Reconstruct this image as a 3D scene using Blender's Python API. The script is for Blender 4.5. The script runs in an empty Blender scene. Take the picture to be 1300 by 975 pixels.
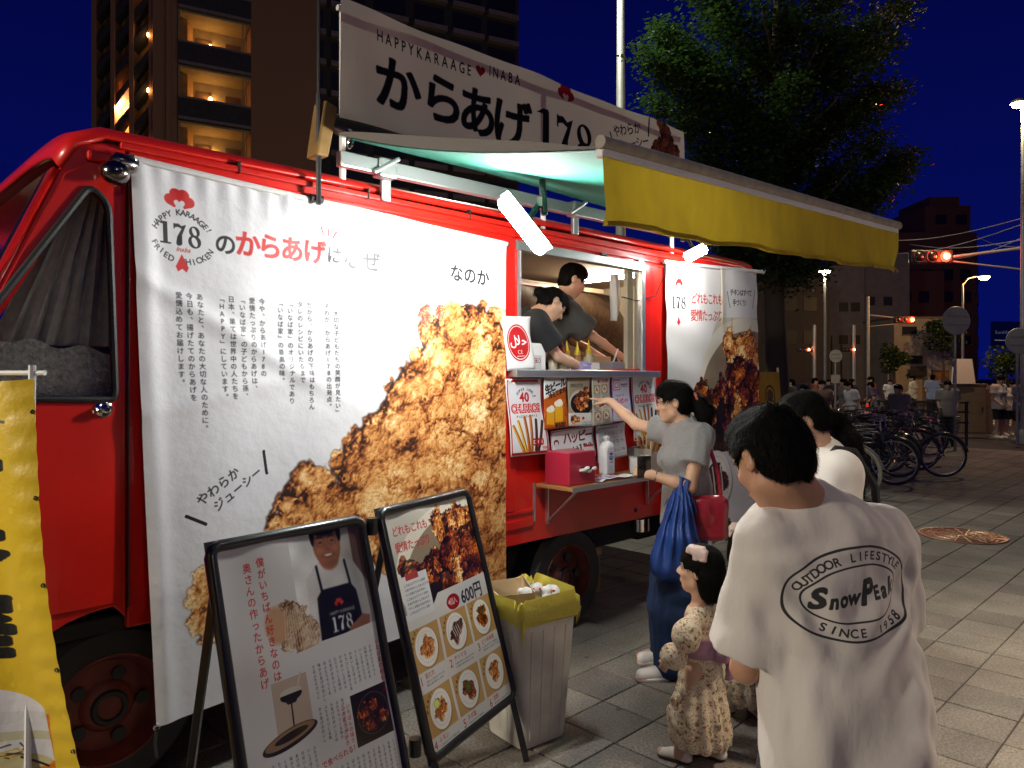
import bpy, math, random, numpy as np
from mathutils import Vector, Matrix
random.seed(7); rng = np.random.default_rng(7)
scene = bpy.context.scene
COL = scene.collection
# ---------------------------------------------------------------- camera
CAMH = 1.6; HZ = 480.0; F = 940.0
cam_d = bpy.data.cameras.new('camera'); cam = bpy.data.objects.new('camera', cam_d); COL.objects.link(cam)
cam.location = (0, 0, CAMH); cam.rotation_euler = (math.radians(90), 0, 0)
cam_d.sensor_width = 36; cam_d.lens = 36 * F / 1300
cam_d.shift_y = -(487.5 - HZ) / 1300
cam_d.clip_start = .05; cam_d.clip_end = 2000
scene.camera = cam
# ---------------------------------------------------------------- world: dusk sky, deep blue
world = bpy.data.worlds.new('World'); scene.world = world; world.use_nodes = True
wn = world.node_tree; wn.nodes.clear()
out = wn.nodes.new('ShaderNodeOutputWorld'); bg = wn.nodes.new('ShaderNodeBackground')
sky = wn.nodes.new('ShaderNodeTexSky'); sky.sky_type = 'NISHITA'; sky.sun_disc = False
sky.sun_elevation = math.radians(-4.0); sky.sun_rotation = math.radians(200); sky.air_density = 1.0; sky.dust_density = .3; sky.ozone_density = 6
tint = wn.nodes.new('ShaderNodeMix'); tint.data_type = 'RGBA'; tint.blend_type = 'MIX'; tint.inputs[0].default_value = .85
tc = wn.nodes.new('ShaderNodeTexCoord'); sep = wn.nodes.new('ShaderNodeSeparateXYZ'); rmp = wn.nodes.new('ShaderNodeValToRGB')
wn.links.new(tc.outputs['Generated'], sep.inputs[0]); wn.links.new(sep.outputs[2], rmp.inputs[0])
rmp.color_ramp.elements[0].position = 0; rmp.color_ramp.elements[0].color = (.03, .09, 2.1, 1)
rmp.color_ramp.elements[1].position = .5; rmp.color_ramp.elements[1].color = (.014, .03, .85, 1)
wn.links.new(sky.outputs[0], tint.inputs[6]); wn.links.new(rmp.outputs[0], tint.inputs[7])
wn.links.new(tint.outputs[2], bg.inputs[0]); bg.inputs[1].default_value = .06
wn.links.new(bg.outputs[0], out.inputs[0])
scene.view_settings.view_transform = 'Standard'; scene.view_settings.look = 'None'
scene.view_settings.exposure = 0; scene.view_settings.gamma = 1
scene.cycles.use_denoising = True; scene.cycles.max_bounces = 6; scene.cycles.sample_clamp_indirect = 4
# ---------------------------------------------------------------- truck frame of reference: u runs along its side, n into it
U = Vector((.711, .703, 0)).normalized(); N = Vector((-.703, .711, 0)).normalized(); D0 = 3.0
YAW = math.atan2(U.y, U.x)
def T(px, py, q=0.0):                 # pixel of the photograph on the plane q metres in front of the truck's side
    t = (px - 650) / F; a = D0 - q; Y = a / (.711 - .703 * t)
    return Y * (.711 * t + .703), CAMH + (HZ - py) * Y / F
def W(s, q, z): return U * s + N * (D0 - q) + Vector((0, 0, z))
def G(px, py, Y):                     # pixel at depth Y
    return Vector(((px - 650) / F * Y, Y, CAMH + (HZ - py) * Y / F))
# ---------------------------------------------------------------- materials
def mat(name, col, rough=.6, metal=0, var=0, scale=20, bump=0, bscale=None, coat=0, emit=None, es=0, trans=0, alpha=1, stretch=None, transl=0, sheen=0, bdist=.01, detail=5):
    m = bpy.data.materials.new(name); m.use_nodes = True; nt = m.node_tree; b = nt.nodes['Principled BSDF']
    b.inputs['Base Color'].default_value = (*col, 1); b.inputs['Roughness'].default_value = rough; b.inputs['Metallic'].default_value = metal
    b.inputs['Coat Weight'].default_value = coat; b.inputs['Transmission Weight'].default_value = trans; b.inputs['Alpha'].default_value = alpha
    if sheen: b.inputs['Sheen Weight'].default_value = sheen
    if emit: b.inputs['Emission Color'].default_value = (*emit, 1); b.inputs['Emission Strength'].default_value = es
    if var or bump:
        tc = nt.nodes.new('ShaderNodeTexCoord'); mp = nt.nodes.new('ShaderNodeMapping'); nt.links.new(tc.outputs['Object'], mp.inputs[0])
        if stretch: mp.inputs['Scale'].default_value = stretch
        if var:
            nz = nt.nodes.new('ShaderNodeTexNoise'); nz.inputs['Scale'].default_value = scale; nz.inputs['Detail'].default_value = detail
            nt.links.new(mp.outputs[0], nz.inputs[0]); r = nt.nodes.new('ShaderNodeValToRGB'); nt.links.new(nz.outputs[0], r.inputs[0])
            r.color_ramp.elements[0].position = .3; r.color_ramp.elements[1].position = .7
            r.color_ramp.elements[0].color = (*[max(0, c * (1 - var)) for c in col], 1); r.color_ramp.elements[1].color = (*[min(1, c * (1 + var)) for c in col], 1)
            nt.links.new(r.outputs[0], b.inputs['Base Color'])
        if bump:
            nb = nt.nodes.new('ShaderNodeTexNoise'); nb.inputs['Scale'].default_value = bscale or scale; nb.inputs['Detail'].default_value = detail
            nt.links.new(mp.outputs[0], nb.inputs[0]); bp = nt.nodes.new('ShaderNodeBump'); bp.inputs['Strength'].default_value = bump; bp.inputs['Distance'].default_value = bdist
            nt.links.new(nb.outputs[0], bp.inputs['Height']); nt.links.new(bp.outputs[0], b.inputs['Normal'])
    if transl:
        tr = nt.nodes.new('ShaderNodeBsdfTranslucent'); tr.inputs[0].default_value = (*col, 1); mx = nt.nodes.new('ShaderNodeMixShader'); mx.inputs[0].default_value = transl
        o = nt.nodes['Material Output']; nt.links.new(b.outputs[0], mx.inputs[1]); nt.links.new(tr.outputs[0], mx.inputs[2]); nt.links.new(mx.outputs[0], o.inputs[0])
    return m
def imgmat(name, cv, rough=.55, transl=0, bump=0, bscale=6, coat=0, bdist=.01):
    h, w = cv.a.shape[:2]
    im = bpy.data.images.new(name, w, h, alpha=False); px = np.ones((h, w, 4), np.float32); px[..., :3] = np.clip(cv.a[::-1], 0, 1)
    im.pixels.foreach_set(px.ravel()); im.update(); im.pack()
    m = mat(name, (.8, .8, .8), rough, coat=coat, bump=bump, bscale=bscale, bdist=bdist); nt = m.node_tree; b = nt.nodes['Principled BSDF']
    ti = nt.nodes.new('ShaderNodeTexImage'); ti.image = im; ti.extension = 'EXTEND'; ti.interpolation = 'Linear'
    nt.links.new(ti.outputs[0], b.inputs['Base Color'])
    if transl:
        tr = nt.nodes.new('ShaderNodeBsdfTranslucent'); mx = nt.nodes.new('ShaderNodeMixShader'); mx.inputs[0].default_value = transl
        nt.links.new(ti.outputs[0], tr.inputs[0]); o = nt.nodes['Material Output']
        nt.links.new(b.outputs[0], mx.inputs[1]); nt.links.new(tr.outputs[0], mx.inputs[2]); nt.links.new(mx.outputs[0], o.inputs[0])
    return m
# ---------------------------------------------------------------- objects
def tag(o, label=None, cat=None, group=None, kind=None):
    if label: o['label'] = label
    if cat: o['category'] = cat
    if group: o['group'] = group
    if kind: o['kind'] = kind
    return o
def empty(name, loc=(0, 0, 0), rz=0, label=None, cat=None, group=None):
    o = bpy.data.objects.new(name, None); COL.objects.link(o); o.location = loc; o.rotation_euler = (0, 0, rz); o.empty_display_size = .1
    return tag(o, label, cat, group)
def link(name, me, parent=None, loc=None):
    o = bpy.data.objects.new(name, me); COL.objects.link(o)
    if parent: o.parent = parent
    if loc is not None: o.location = loc
    return o
def kids(o): return [c for c in bpy.data.objects if c.parent == o]
def copy_tree(o, parent=None, cmap=None, _k=None):
    if _k is None:
        _k = {}
        for c in bpy.data.objects:
            if c.parent: _k.setdefault(c.parent.name, []).append(c)
    c = o.copy(); COL.objects.link(c)
    if parent: c.parent = parent
    if cmap and c.type == 'MESH' and any(m and m.name in cmap for m in c.data.materials):
        c.data = c.data.copy()
        for i, m in enumerate(c.data.materials):
            if m and m.name in cmap: c.data.materials[i] = cmap[m.name]
    for ch in _k.get(o.name, []): copy_tree(ch, c, cmap, _k)
    return c
class MB:
    def __init__(s): s.v = []; s.f = []; s.uv = None
    def add(s, vs, fs):
        b = len(s.v); s.v += [tuple(v) for v in vs]; s.f += [tuple(i + b for i in f) for f in fs]; return s
    def box(s, x0, x1, y0, y1, z0, z1, M=None):
        vs = [Vector((x, y, z)) for z in (z0, z1) for y in (y0, y1) for x in (x0, x1)]
        if M is not None: vs = [M @ v for v in vs]
        return s.add(vs, [(0, 2, 3, 1), (4, 5, 7, 6), (0, 1, 5, 4), (2, 6, 7, 3), (0, 4, 6, 2), (1, 3, 7, 5)])
    def bar(s, p0, p1, w, h=None, up=(0, 0, 1)):
        p0, p1 = Vector(p0), Vector(p1); h = h or w; d = (p1 - p0).normalized(); up = Vector(up)
        if abs(d.dot(up)) > .95: up = Vector((1, 0, 0))
        x = d.cross(up).normalized(); y = x.cross(d)
        vs = [p + x * a * w / 2 + y * b * h / 2 for p in (p0, p1) for a, b in ((-1, -1), (1, -1), (1, 1), (-1, 1))]
        return s.add(vs, [(0, 1, 2, 3)[::-1], (4, 5, 6, 7), (0, 1, 5, 4), (1, 2, 6, 5), (2, 3, 7, 6), (3, 0, 4, 7)])
    def tube(s, pts, r, n=8, closed=False, caps=True):
        pts = [Vector(p) for p in pts]; m = len(pts); rs = r if isinstance(r, (list, tuple)) else [r] * m
        rings = []; ref = None
        for i, p in enumerate(pts):
            a = pts[(i - 1) % m] if (closed or i > 0) else p; b = pts[(i + 1) % m] if (closed or i < m - 1) else p
            d = (b - a).normalized()
            if ref is None: ref = Vector((0, 0, 1)) if abs(d.z) < .9 else Vector((1, 0, 0))
            x = d.cross(ref)
            if x.length < 1e-4: x = d.orthogonal()
            x.normalize(); y = x.cross(d); ref = y
            rings.append([p + (x * math.cos(t) + y * math.sin(t)) * rs[i] for t in [2 * math.pi * k / n for k in range(n)]])
        vs = [v for rg in rings for v in rg]; fs = []
        for i in range(m if closed else m - 1):
            j = (i + 1) % m
            for k in range(n): fs.append((i * n + k, i * n + (k + 1) % n, j * n + (k + 1) % n, j * n + k))
        if caps and not closed: fs.append(tuple(range(n))[::-1]); fs.append(tuple((m - 1) * n + k for k in range(n)))
        return s.add(vs, fs)
    def ring(s, c, ax, R, r, n=32, k=6):
        ax = Vector(ax).normalized(); x = ax.orthogonal().normalized(); y = ax.cross(x); c = Vector(c)
        vs = []; fs = []
        for i in range(n):
            t = 2 * math.pi * i / n; d = x * math.cos(t) + y * math.sin(t)
            for j in range(k):
                g = 2 * math.pi * j / k; vs.append(c + d * (R + r * math.cos(g)) + ax * r * math.sin(g))
        for i in range(n):
            for j in range(k): fs.append((i * k + j, i * k + (j + 1) % k, ((i + 1) % n) * k + (j + 1) % k, ((i + 1) % n) * k + j))
        return s.add(vs, fs)
    def lathe(s, prof, c=(0, 0, 0), ax=(0, 0, 1), n=16):
        ax = Vector(ax).normalized(); x = ax.orthogonal().normalized(); y = ax.cross(x); c = Vector(c); vs = []; fs = []; m = len(prof)
        for r, h in prof:
            for k in range(n):
                t = 2 * math.pi * k / n; vs.append(c + ax * h + (x * math.cos(t) + y * math.sin(t)) * r)
        for i in range(m - 1):
            for k in range(n): fs.append((i * n + k, i * n + (k + 1) % n, (i + 1) * n + (k + 1) % n, (i + 1) * n + k))
        fs.append(tuple(range(n))[::-1]); fs.append(tuple((m - 1) * n + k for k in range(n)))
        return s.add(vs, fs)
    def ball(s, c, r, n=12, M=None):
        c = Vector(c); r = (r, r, r) if not isinstance(r, (tuple, list)) else r; vs = []; fs = []; m = n // 2 + 1
        for i in range(m):
            a = math.pi * i / (m - 1)
            for k in range(n):
                t = 2 * math.pi * k / n; p = Vector((r[0] * math.sin(a) * math.cos(t), r[1] * math.sin(a) * math.sin(t), r[2] * math.cos(a)))
                vs.append(c + (M @ p if M is not None else p))
        for i in range(m - 1):
            for k in range(n): fs.append((i * n + k, (i + 1) * n + k, (i + 1) * n + (k + 1) % n, i * n + (k + 1) % n))
        return s.add(vs, fs)
    def prism(s, pts, d0, d1, f=None):     # outline (x,z), extruded in y from d0 to d1
        n = len(pts); vs = [Vector((p[0], d, p[1])) for d in (d0, d1) for p in pts]
        if f: vs = [f(v) for v in vs]
        return s.add(vs, [tuple(range(n)), tuple(range(n, 2 * n))[::-1]] + [(i, i + n, (i + 1) % n + n, (i + 1) % n) for i in range(n)])
    def grid(s, nu, nv, f):
        b = len(s.v); vs = []; uv = []
        for j in range(nv + 1):
            for i in range(nu + 1): vs.append(f(i / nu, j / nv)); uv.append((i / nu, j / nv))
        fs = [(j * (nu + 1) + i, j * (nu + 1) + i + 1, (j + 1) * (nu + 1) + i + 1, (j + 1) * (nu + 1) + i) for j in range(nv) for i in range(nu)]
        s.uv = (s.uv or [(0, 0)] * b) + uv
        return s.add(vs, fs)
    def mesh(s, name, m=None, smooth=False, angle=None):
        me = bpy.data.meshes.new(name); me.from_pydata(s.v, [], s.f); me.validate()
        if s.uv:
            L = me.uv_layers.new(name='UVMap'); idx = np.zeros(len(me.loops), np.int32); me.loops.foreach_get('vertex_index', idx)
            a = np.array(s.uv + [(0, 0)] * (len(s.v) - len(s.uv)), np.float32)[idx]; L.data.foreach_set('uv', a.ravel())
        if m is not None:
            for mm in (m if isinstance(m, (list, tuple)) else [m]): me.materials.append(mm)
        if smooth: me.polygons.foreach_set('use_smooth', [True] * len(me.polygons))
        me.update()
        if smooth and angle: me.set_sharp_from_angle(angle=math.radians(angle))
        return me
    def build(s, name, m=None, parent=None, smooth=False, bevel=0, solid=0, loc=None, angle=40, seg=2, fix=True):
        me = s.mesh(name, m, smooth, angle if smooth else None); o = link(name, me, parent, loc)
        if solid: md = o.modifiers.new('thickness', 'SOLIDIFY'); md.thickness = solid; md.offset = -1
        if bevel:
            md = o.modifiers.new('bevel', 'BEVEL'); md.width = bevel; md.segments = seg; md.limit_method = 'ANGLE'; md.angle_limit = math.radians(35)
        return o
def plate(outer, holes, thick, name, m, parent, bevel=.004, y=0.0):
    """flat panel with openings, outline in (x,z), from y to y+thick"""
    c = bpy.data.curves.new('plate', 'CURVE'); c.dimensions = '2D'; c.fill_mode = 'BOTH'; c.extrude = thick / 2 - bevel; c.bevel_depth = bevel; c.bevel_resolution = 2; c.offset = -bevel
    for pts in [outer] + list(holes):
        sp = c.splines.new('POLY'); sp.points.add(len(pts) - 1); sp.use_cyclic_u = True
        for i, p in enumerate(pts): sp.points[i].co = (p[0], p[1], 0, 1)
    o = bpy.data.objects.new('plate', c); COL.objects.link(o); dg = bpy.context.evaluated_depsgraph_get()
    me = bpy.data.meshes.new_from_object(o.evaluated_get(dg)); bpy.data.objects.remove(o); bpy.data.curves.remove(c)
    n = len(me.vertices); co = np.zeros(n * 3, np.float32); me.vertices.foreach_get('co', co); co = co.reshape(-1, 3)
    co = np.stack([co[:, 0], y + thick / 2 - co[:, 2], co[:, 1]], 1).astype(np.float32); me.vertices.foreach_set('co', co.ravel())
    me.materials.clear(); me.materials.append(m); me.update(); me.name = name
    return link(name, me, parent)
def rounded(pts, r, n=5):
    out = []; m = len(pts)
    for i in range(m):
        p = Vector(pts[i]); a = Vector(pts[i - 1]); b = Vector(pts[(i + 1) % m]); rr = min(r, (a - p).length * .45, (b - p).length * .45)
        s = p + (a - p).normalized() * rr; e = p + (b - p).normalized() * rr
        for k in range(n + 1):
            t = k / n; q = s * (1 - t) ** 2 + p * 2 * t * (1 - t) + e * t * t; out.append((q.x, q.y))
    return out
# ---------------------------------------------------------------- printed matter: a small painter for flat print
_gc = {}
def glyph(ch, bold):
    k = (ch, bold)
    if k in _gc: return _gc[k]
    c = bpy.data.curves.new('g', 'FONT'); c.body = ch; c.size = 1; c.resolution_u = 4
    o = bpy.data.objects.new('g', c); COL.objects.link(o); bpy.context.view_layer.update(); me = o.to_mesh(); me.calc_loop_triangles()
    nv = len(me.vertices); E = 160; P = 40; M = np.zeros((E + 2 * P, E + 2 * P), np.float32); adv = .55
    if nv:
        co = np.zeros(nv * 3, np.float32); me.vertices.foreach_get('co', co); co = co.reshape(-1, 3)[:, :2]
        tri = np.zeros(len(me.loop_triangles) * 3, np.int32); me.loop_triangles.foreach_get('vertices', tri)
        tri = co[tri.reshape(-1, 3)]; adv = float(co[:, 0].max()) + .07
        if ord(ch) > 0x2e80: adv = 1.0
        S = M.shape[0]; X = (tri[..., 0]) * E + P; Y = (.86 - tri[..., 1]) * E + P
        for x, y in zip(X, Y):
            x0, x1, y0, y1 = int(max(x.min(), 0)), int(min(x.max() + 1, S - 1)), int(max(y.min(), 0)), int(min(y.max() + 1, S - 1))
            if x1 <= x0 or y1 <= y0: continue
            gx, gy = np.meshgrid(np.arange(x0, x1 + 1), np.arange(y0, y1 + 1))
            ar = (x[1] - x[0]) * (y[2] - y[0]) - (x[2] - x[0]) * (y[1] - y[0])
            if abs(ar) < 1e-6: continue
            w0 = ((x[1] - gx) * (y[2] - gy) - (x[2] - gx) * (y[1] - gy)) / ar; w1 = ((x[2] - gx) * (y[0] - gy) - (x[0] - gx) * (y[2] - gy)) / ar
            M[y0:y1 + 1, x0:x1 + 1] = np.maximum(M[y0:y1 + 1, x0:x1 + 1], ((w0 > -.02) & (w1 > -.02) & (w0 + w1 < 1.02)) * 1.0)
    o.to_mesh_clear(); bpy.data.objects.remove(o); bpy.data.curves.remove(c)
    r = bold * E
    if r >= .5:
        A = M.copy(); q = int(math.ceil(r))
        for dy in range(-q, q + 1):
            for dx in range(-q, q + 1):
                if dx * dx + dy * dy <= r * r + .3: A = np.maximum(A, np.roll(np.roll(M, dy, 0), dx, 1))
        M = A
    mips = [(M, E, P)]
    for _ in range(4):
        A, e, p = mips[-1]; A = (A[::2, ::2] + A[1::2, ::2] + A[::2, 1::2] + A[1::2, 1::2]) / 4
        mips.append((A, e / 2, p / 2))
        if A.shape[0] % 2: break
    _gc[k] = (mips, adv); return _gc[k]
def blur(a, r):
    for ax in (0, 1):
        p = np.concatenate([np.repeat(a.take([0], ax), r, ax), a, np.repeat(a.take([-1], ax), r + 1, ax)], ax); c = np.cumsum(p, ax)
        n = a.shape[ax]; a = (c.take(np.arange(2 * r + 1, 2 * r + 1 + n) - 1 + 0, ax) - np.concatenate([np.zeros_like(c.take([0], ax)), c], ax).take(np.arange(0, n), ax)) / (2 * r + 1)
    return a
def vnoise(h, w, cell, seed=0):
    r = np.random.default_rng(seed); gh, gw = int(h / cell) + 3, int(w / cell) + 3; g = r.random((gh, gw)).astype(np.float32)
    y = np.arange(h) / cell; x = np.arange(w) / cell; yi = y.astype(int); xi = x.astype(int); fy = (y - yi)[:, None]; fx = (x - xi)[None]
    fy = fy * fy * (3 - 2 * fy); fx = fx * fx * (3 - 2 * fx)
    return (g[yi][:, xi] * (1 - fy) * (1 - fx) + g[yi + 1][:, xi] * fy * (1 - fx) + g[yi][:, xi + 1] * (1 - fy) * fx + g[yi + 1][:, xi + 1] * fy * fx)
PAL = [(0, (.10, .035, .01)), (.25, (.33, .13, .035)), (.45, (.62, .30, .09)), (.65, (.82, .50, .20)), (.82, (.93, .70, .38)), (1, (1, .90, .68))]
PALD = [(0, (.02, .006, .004)), (.3, (.12, .03, .012)), (.5, (.33, .10, .03)), (.68, (.62, .26, .06)), (.85, (.85, .50, .16)), (1, (1, .85, .6))]
PALB = [(0, (.02, .01, .008)), (.4, (.14, .05, .03)), (.7, (.34, .14, .08)), (1, (.85, .6, .5))]
class Canvas:
    def __init__(s, w, h, col=(.9, .9, .9)): s.w, s.h = w, h; s.a = np.empty((h, w, 3), np.float32); s.a[:] = col
    def put(s, x0, y0, m, col, al=1):
        h, w = m.shape; X0, Y0, X1, Y1 = max(0, x0), max(0, y0), min(s.w, x0 + w), min(s.h, y0 + h)
        if X1 <= X0 or Y1 <= Y0: return
        mm = (m[Y0 - y0:Y1 - y0, X0 - x0:X1 - x0] * al)[..., None]; c = np.asarray(col, np.float32)
        if c.ndim == 3: c = c[Y0 - y0:Y1 - y0, X0 - x0:X1 - x0]
        s.a[Y0:Y1, X0:X1] = s.a[Y0:Y1, X0:X1] * (1 - mm) + c * mm
    def rect(s, x0, y0, x1, y1, col, al=1): s.put(int(x0), int(y0), np.ones((max(1, int(y1) - int(y0)), max(1, int(x1) - int(x0))), np.float32), col, al)
    def ell(s, cx, cy, rx, ry, col, al=1, soft=1.0, ang=0, hole=0):
        R = max(rx, ry) + 2; x0, y0 = int(cx - R), int(cy - R); gx, gy = np.meshgrid(np.arange(x0, int(cx + R) + 2) - cx, np.arange(y0, int(cy + R) + 2) - cy)
        c, n = math.cos(ang), math.sin(ang); u = (gx * c + gy * n) / rx; v = (-gx * n + gy * c) / ry; d = np.sqrt(u * u + v * v); k = min(rx, ry) / soft
        m = np.clip((1 - d) * k + .5, 0, 1)
        if hole: m = m * np.clip((d - hole) * k + .5, 0, 1)
        s.put(x0, y0, m.astype(np.float32), col, al)
    def poly(s, pts, col, al=1):
        p = np.array(pts, np.float32); x0, y0 = int(p[:, 0].min()) - 1, int(p[:, 1].min()) - 1; x1, y1 = int(p[:, 0].max()) + 2, int(p[:, 1].max()) + 2
        acc = 0
        for ox, oy in ((.25, .25), (.75, .25), (.25, .75), (.75, .75)):
            gx, gy = np.meshgrid(np.arange(x0, x1) + ox, np.arange(y0, y1) + oy); ins = np.zeros(gx.shape, bool)
            for i in range(len(p)):
                (xa, ya), (xb, yb) = p[i - 1], p[i]
                if ya == yb: continue
                ins ^= ((ya > gy) != (yb > gy)) & (gx < (xb - xa) * (gy - ya) / (yb - ya) + xa)
            acc = acc + ins * .25
        s.put(x0, y0, acc.astype(np.float32), col, al)
    def line(s, pts, w, col, al=1):
        for (x0, y0), (x1, y1) in zip(pts[:-1], pts[1:]):
            L = math.hypot(x1 - x0, y1 - y0) or 1; nx, ny = -(y1 - y0) / L * w / 2, (x1 - x0) / L * w / 2
            s.poly([(x0 + nx, y0 + ny), (x1 + nx, y1 + ny), (x1 - nx, y1 - ny), (x0 - nx, y0 - ny)], col, al)
            if w > 2.5: s.ell(x1, y1, w / 2, w / 2, col, al)
        if w > 2.5: s.ell(*pts[0], w / 2, w / 2, col, al)
    def ch(s, c, x, y, size, col, ang=0, bold=0, sx=1, al=1, shear=0):      # x,y: top-left of em box
        mips, adv = glyph(c, bold); k = 0
        while k < len(mips) - 1 and mips[k][1] > size * 1.3: k += 1
        M, e, p = mips[k]; R = int(size * 1.5) + 2; cx, cy = x + size * sx / 2, y + size / 2
        x0, y0 = int(cx - R), int(cy - R); gx, gy = np.meshgrid(np.arange(2 * R) + x0 - cx, np.arange(2 * R) + y0 - cy)
        ca, sa = math.cos(ang), math.sin(ang); u = (gx * ca + gy * sa); v = (-gx * sa + gy * ca); u = (u + shear * v) / sx
        u = (u + size / 2) / size * e + p - .5; v = (v + size / 2) / size * e + p - .5; H = M.shape[0]
        ok = (u >= 0) & (v >= 0) & (u < H - 1.01) & (v < H - 1.01); u = np.clip(u, 0, H - 1.01); v = np.clip(v, 0, H - 1.01); ui = u.astype(int); vi = v.astype(int); fu = u - ui; fv = v - vi
        m = (M[vi, ui] * (1 - fu) * (1 - fv) + M[vi, ui + 1] * fu * (1 - fv) + M[vi + 1, ui] * (1 - fu) * fv + M[vi + 1, ui + 1] * fu * fv) * ok
        s.put(x0, y0, m.astype(np.float32), col, al); return adv
    def text(s, t, x, y, size, col, bold=0, ang=0, sx=1, al=1, gap=0, shear=0):
        for c in t:
            if c == ' ': adv = .3
            else: adv = s.ch(c, x, y, size, col, ang, bold, sx, al, shear)
            st = (adv * sx + gap) * size; x += st * math.cos(ang); y += st * math.sin(ang)
        return x
    def vtext(s, t, x, y, size, col, bold=0, al=1, gap=1.06):
        for c in t:
            a, dx, dy = 0, 0, 0
            if c in 'ー「」―()': a = math.pi / 2
            if c in '、。': dx, dy = .55, -.5
            s.ch(c, x + dx * size + (size * .18 if ord(c) < 256 else 0), y + dy * size, size, col, a, bold, 1, al); y += size * gap
    def arc(s, t, cx, cy, rx, ry, a0, a1, size, col, bold=0, inward=False, rot=0, al=1):
        n = len(t)
        for i, c in enumerate(t):
            a = math.radians(a0 + (a1 - a0) * (i + .5) / n); x = rx * math.cos(a); y = ry * math.sin(a)
            tx, ty = -rx * math.sin(a), ry * math.cos(a); th = math.atan2(ty, tx)
            if inward: th += math.pi
            x, y = x * math.cos(rot) - y * math.sin(rot), x * math.sin(rot) + y * math.cos(rot)
            if c != ' ':
                w = glyph(c, bold)[1]; s.ch(c, cx + x - size / 2 + size * (.5 - w / 2), cy + y - size / 2, size, col, th + rot, bold, 1, al)
    def fakelines(s, x0, y0, x1, y1, step, size, col, vertical=True, al=.8, seed=0, pool='からあげのおいしさはふたりでつくる味'):
        r = random.Random(seed); k = r.randrange(len(pool))
        if vertical:
            x = x1 - step
            while x >= x0:
                y = y0; e = y1 - r.random() * (y1 - y0) * .15
                while y < e: s.ch(pool[k % len(pool)], x, y, size, col, 0, .01, 1, al); k += 1; y += size * 1.08
                x -= step
        else:
            y = y0
            while y + size <= y1:
                x = x0; e = x1 - r.random() * (x1 - x0) * .2
                while x < e: s.ch(pool[k % len(pool)], x, y, size, col, 0, .01, 1, al); k += 1; x += size * 1.03
                y += step
    def food(s, blobs, seed=1, pal=PAL, nod=.055, light=(-.45, -.6), gain=1.0, soft=0, glaze=0, con=1.0, lift=0.0, edge=1):
        """a printed photograph of fried chicken: lumps -> height -> tone"""
        r = np.random.default_rng(seed); b = np.array([(x - max(rx, ry), y - max(rx, ry), x + max(rx, ry), y + max(rx, ry)) for x, y, rx, ry in blobs])
        pd = 6 + .35 * float(np.mean([min(q[2], q[3]) for q in blobs])); x0, y0 = int(b[:, 0].min() - pd), int(b[:, 1].min() - pd); x1, y1 = int(b[:, 2].max() + pd), int(b[:, 3].max() + pd)
        h, w = y1 - y0, x1 - x0; H = np.full((h, w), -1.0, np.float32)
        if h < 3 or w < 3: return
        def bump(cx, cy, rx, ry, base, amp, ang=0):
            R = max(rx, ry); X0, X1, Y0, Y1 = int(max(0, cx - R)), int(min(w, cx + R + 1)), int(max(0, cy - R)), int(min(h, cy + R + 1))
            if X1 <= X0 or Y1 <= Y0: return
            gx, gy = np.meshgrid(np.arange(X0, X1) - cx, np.arange(Y0, Y1) - cy); c, n = math.cos(ang), math.sin(ang)
            d = ((gx * c + gy * n) / rx) ** 2 + ((-gx * n + gy * c) / ry) ** 2; z = base + amp * np.sqrt(np.clip(1 - d, 0, 1)); z[d >= 1] = -1
            H[Y0:Y1, X0:X1] = np.maximum(H[Y0:Y1, X0:X1], z)
        S = float(np.mean([min(q[2], q[3]) for q in blobs]))
        for x, y, rx, ry in blobs: bump(x - x0, y - y0, rx * .9, ry * .9, 0, S * 1.1, r.random())
        H0 = H.copy()
        for x, y, rx, ry in blobs:
            nn = int(26 * (rx * ry) / (S * S) * (.055 / nod) ** 1.3)
            for _ in range(min(nn, 500)):
                a = r.random() * 6.283; q = math.sqrt(r.random()) * 1.02; px, py = x - x0 + rx * q * math.cos(a), y - y0 + ry * q * math.sin(a)
                iy, ix = int(min(max(py, 0), h - 1)), int(min(max(px, 0), w - 1)); base = max(H0[iy, ix], 0); rad = S * nod * (1.2 + 3.2 * r.random() ** 2)
                bump(px, py, rad * (.8 + .7 * r.random()), rad, base - rad * .35, rad * 1.1, r.random() * 3)
        wx = (vnoise(h, w, S * .22, seed + 21) - .5) * S * .26 + (vnoise(h, w, max(1.5, S * .07), seed + 22) - .5) * S * .13; wy = (vnoise(h, w, S * .22, seed + 23) - .5) * S * .26 + (vnoise(h, w, max(1.5, S * .07), seed + 24) - .5) * S * .13
        iy = np.clip((np.arange(h)[:, None] + wy).astype(int), 0, h - 1); ix = np.clip((np.arange(w)[None] + wx).astype(int), 0, w - 1)
        H = H[iy, ix]; H0 = H0[iy, ix]
        m = (H > -.9); Hs = blur(np.where(m, H, 0), 1) if S > 20 else np.where(m, H, 0)
        nz = vnoise(h, w, max(2, S * .05), seed) * S * .05 + vnoise(h, w, max(2, S * .13), seed + 1) * S * .09; Hs = Hs + nz
        if soft: Hs = blur(Hs, soft)
        gy, gx = np.gradient(Hs); g1, g0 = np.gradient(blur(H0, max(1, int(S * .06))))
        nl = (1 - .8 * (gx * -light[0] + gy * -light[1])) / np.sqrt(1 + 1.1 * (gx * gx + gy * gy)); nb = (1 - .9 * (g0 * -light[0] + g1 * -light[1])) / np.sqrt(1 + g0 * g0 + g1 * g1)
        k1, k2 = max(2, int(S * .1)), max(3, int(S * .45)); ao = np.clip((Hs - blur(Hs, k1)) / (S * .13), -1, 1); ao2 = np.clip((Hs - blur(Hs, k2)) / (S * .5), -1, 1)
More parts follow.
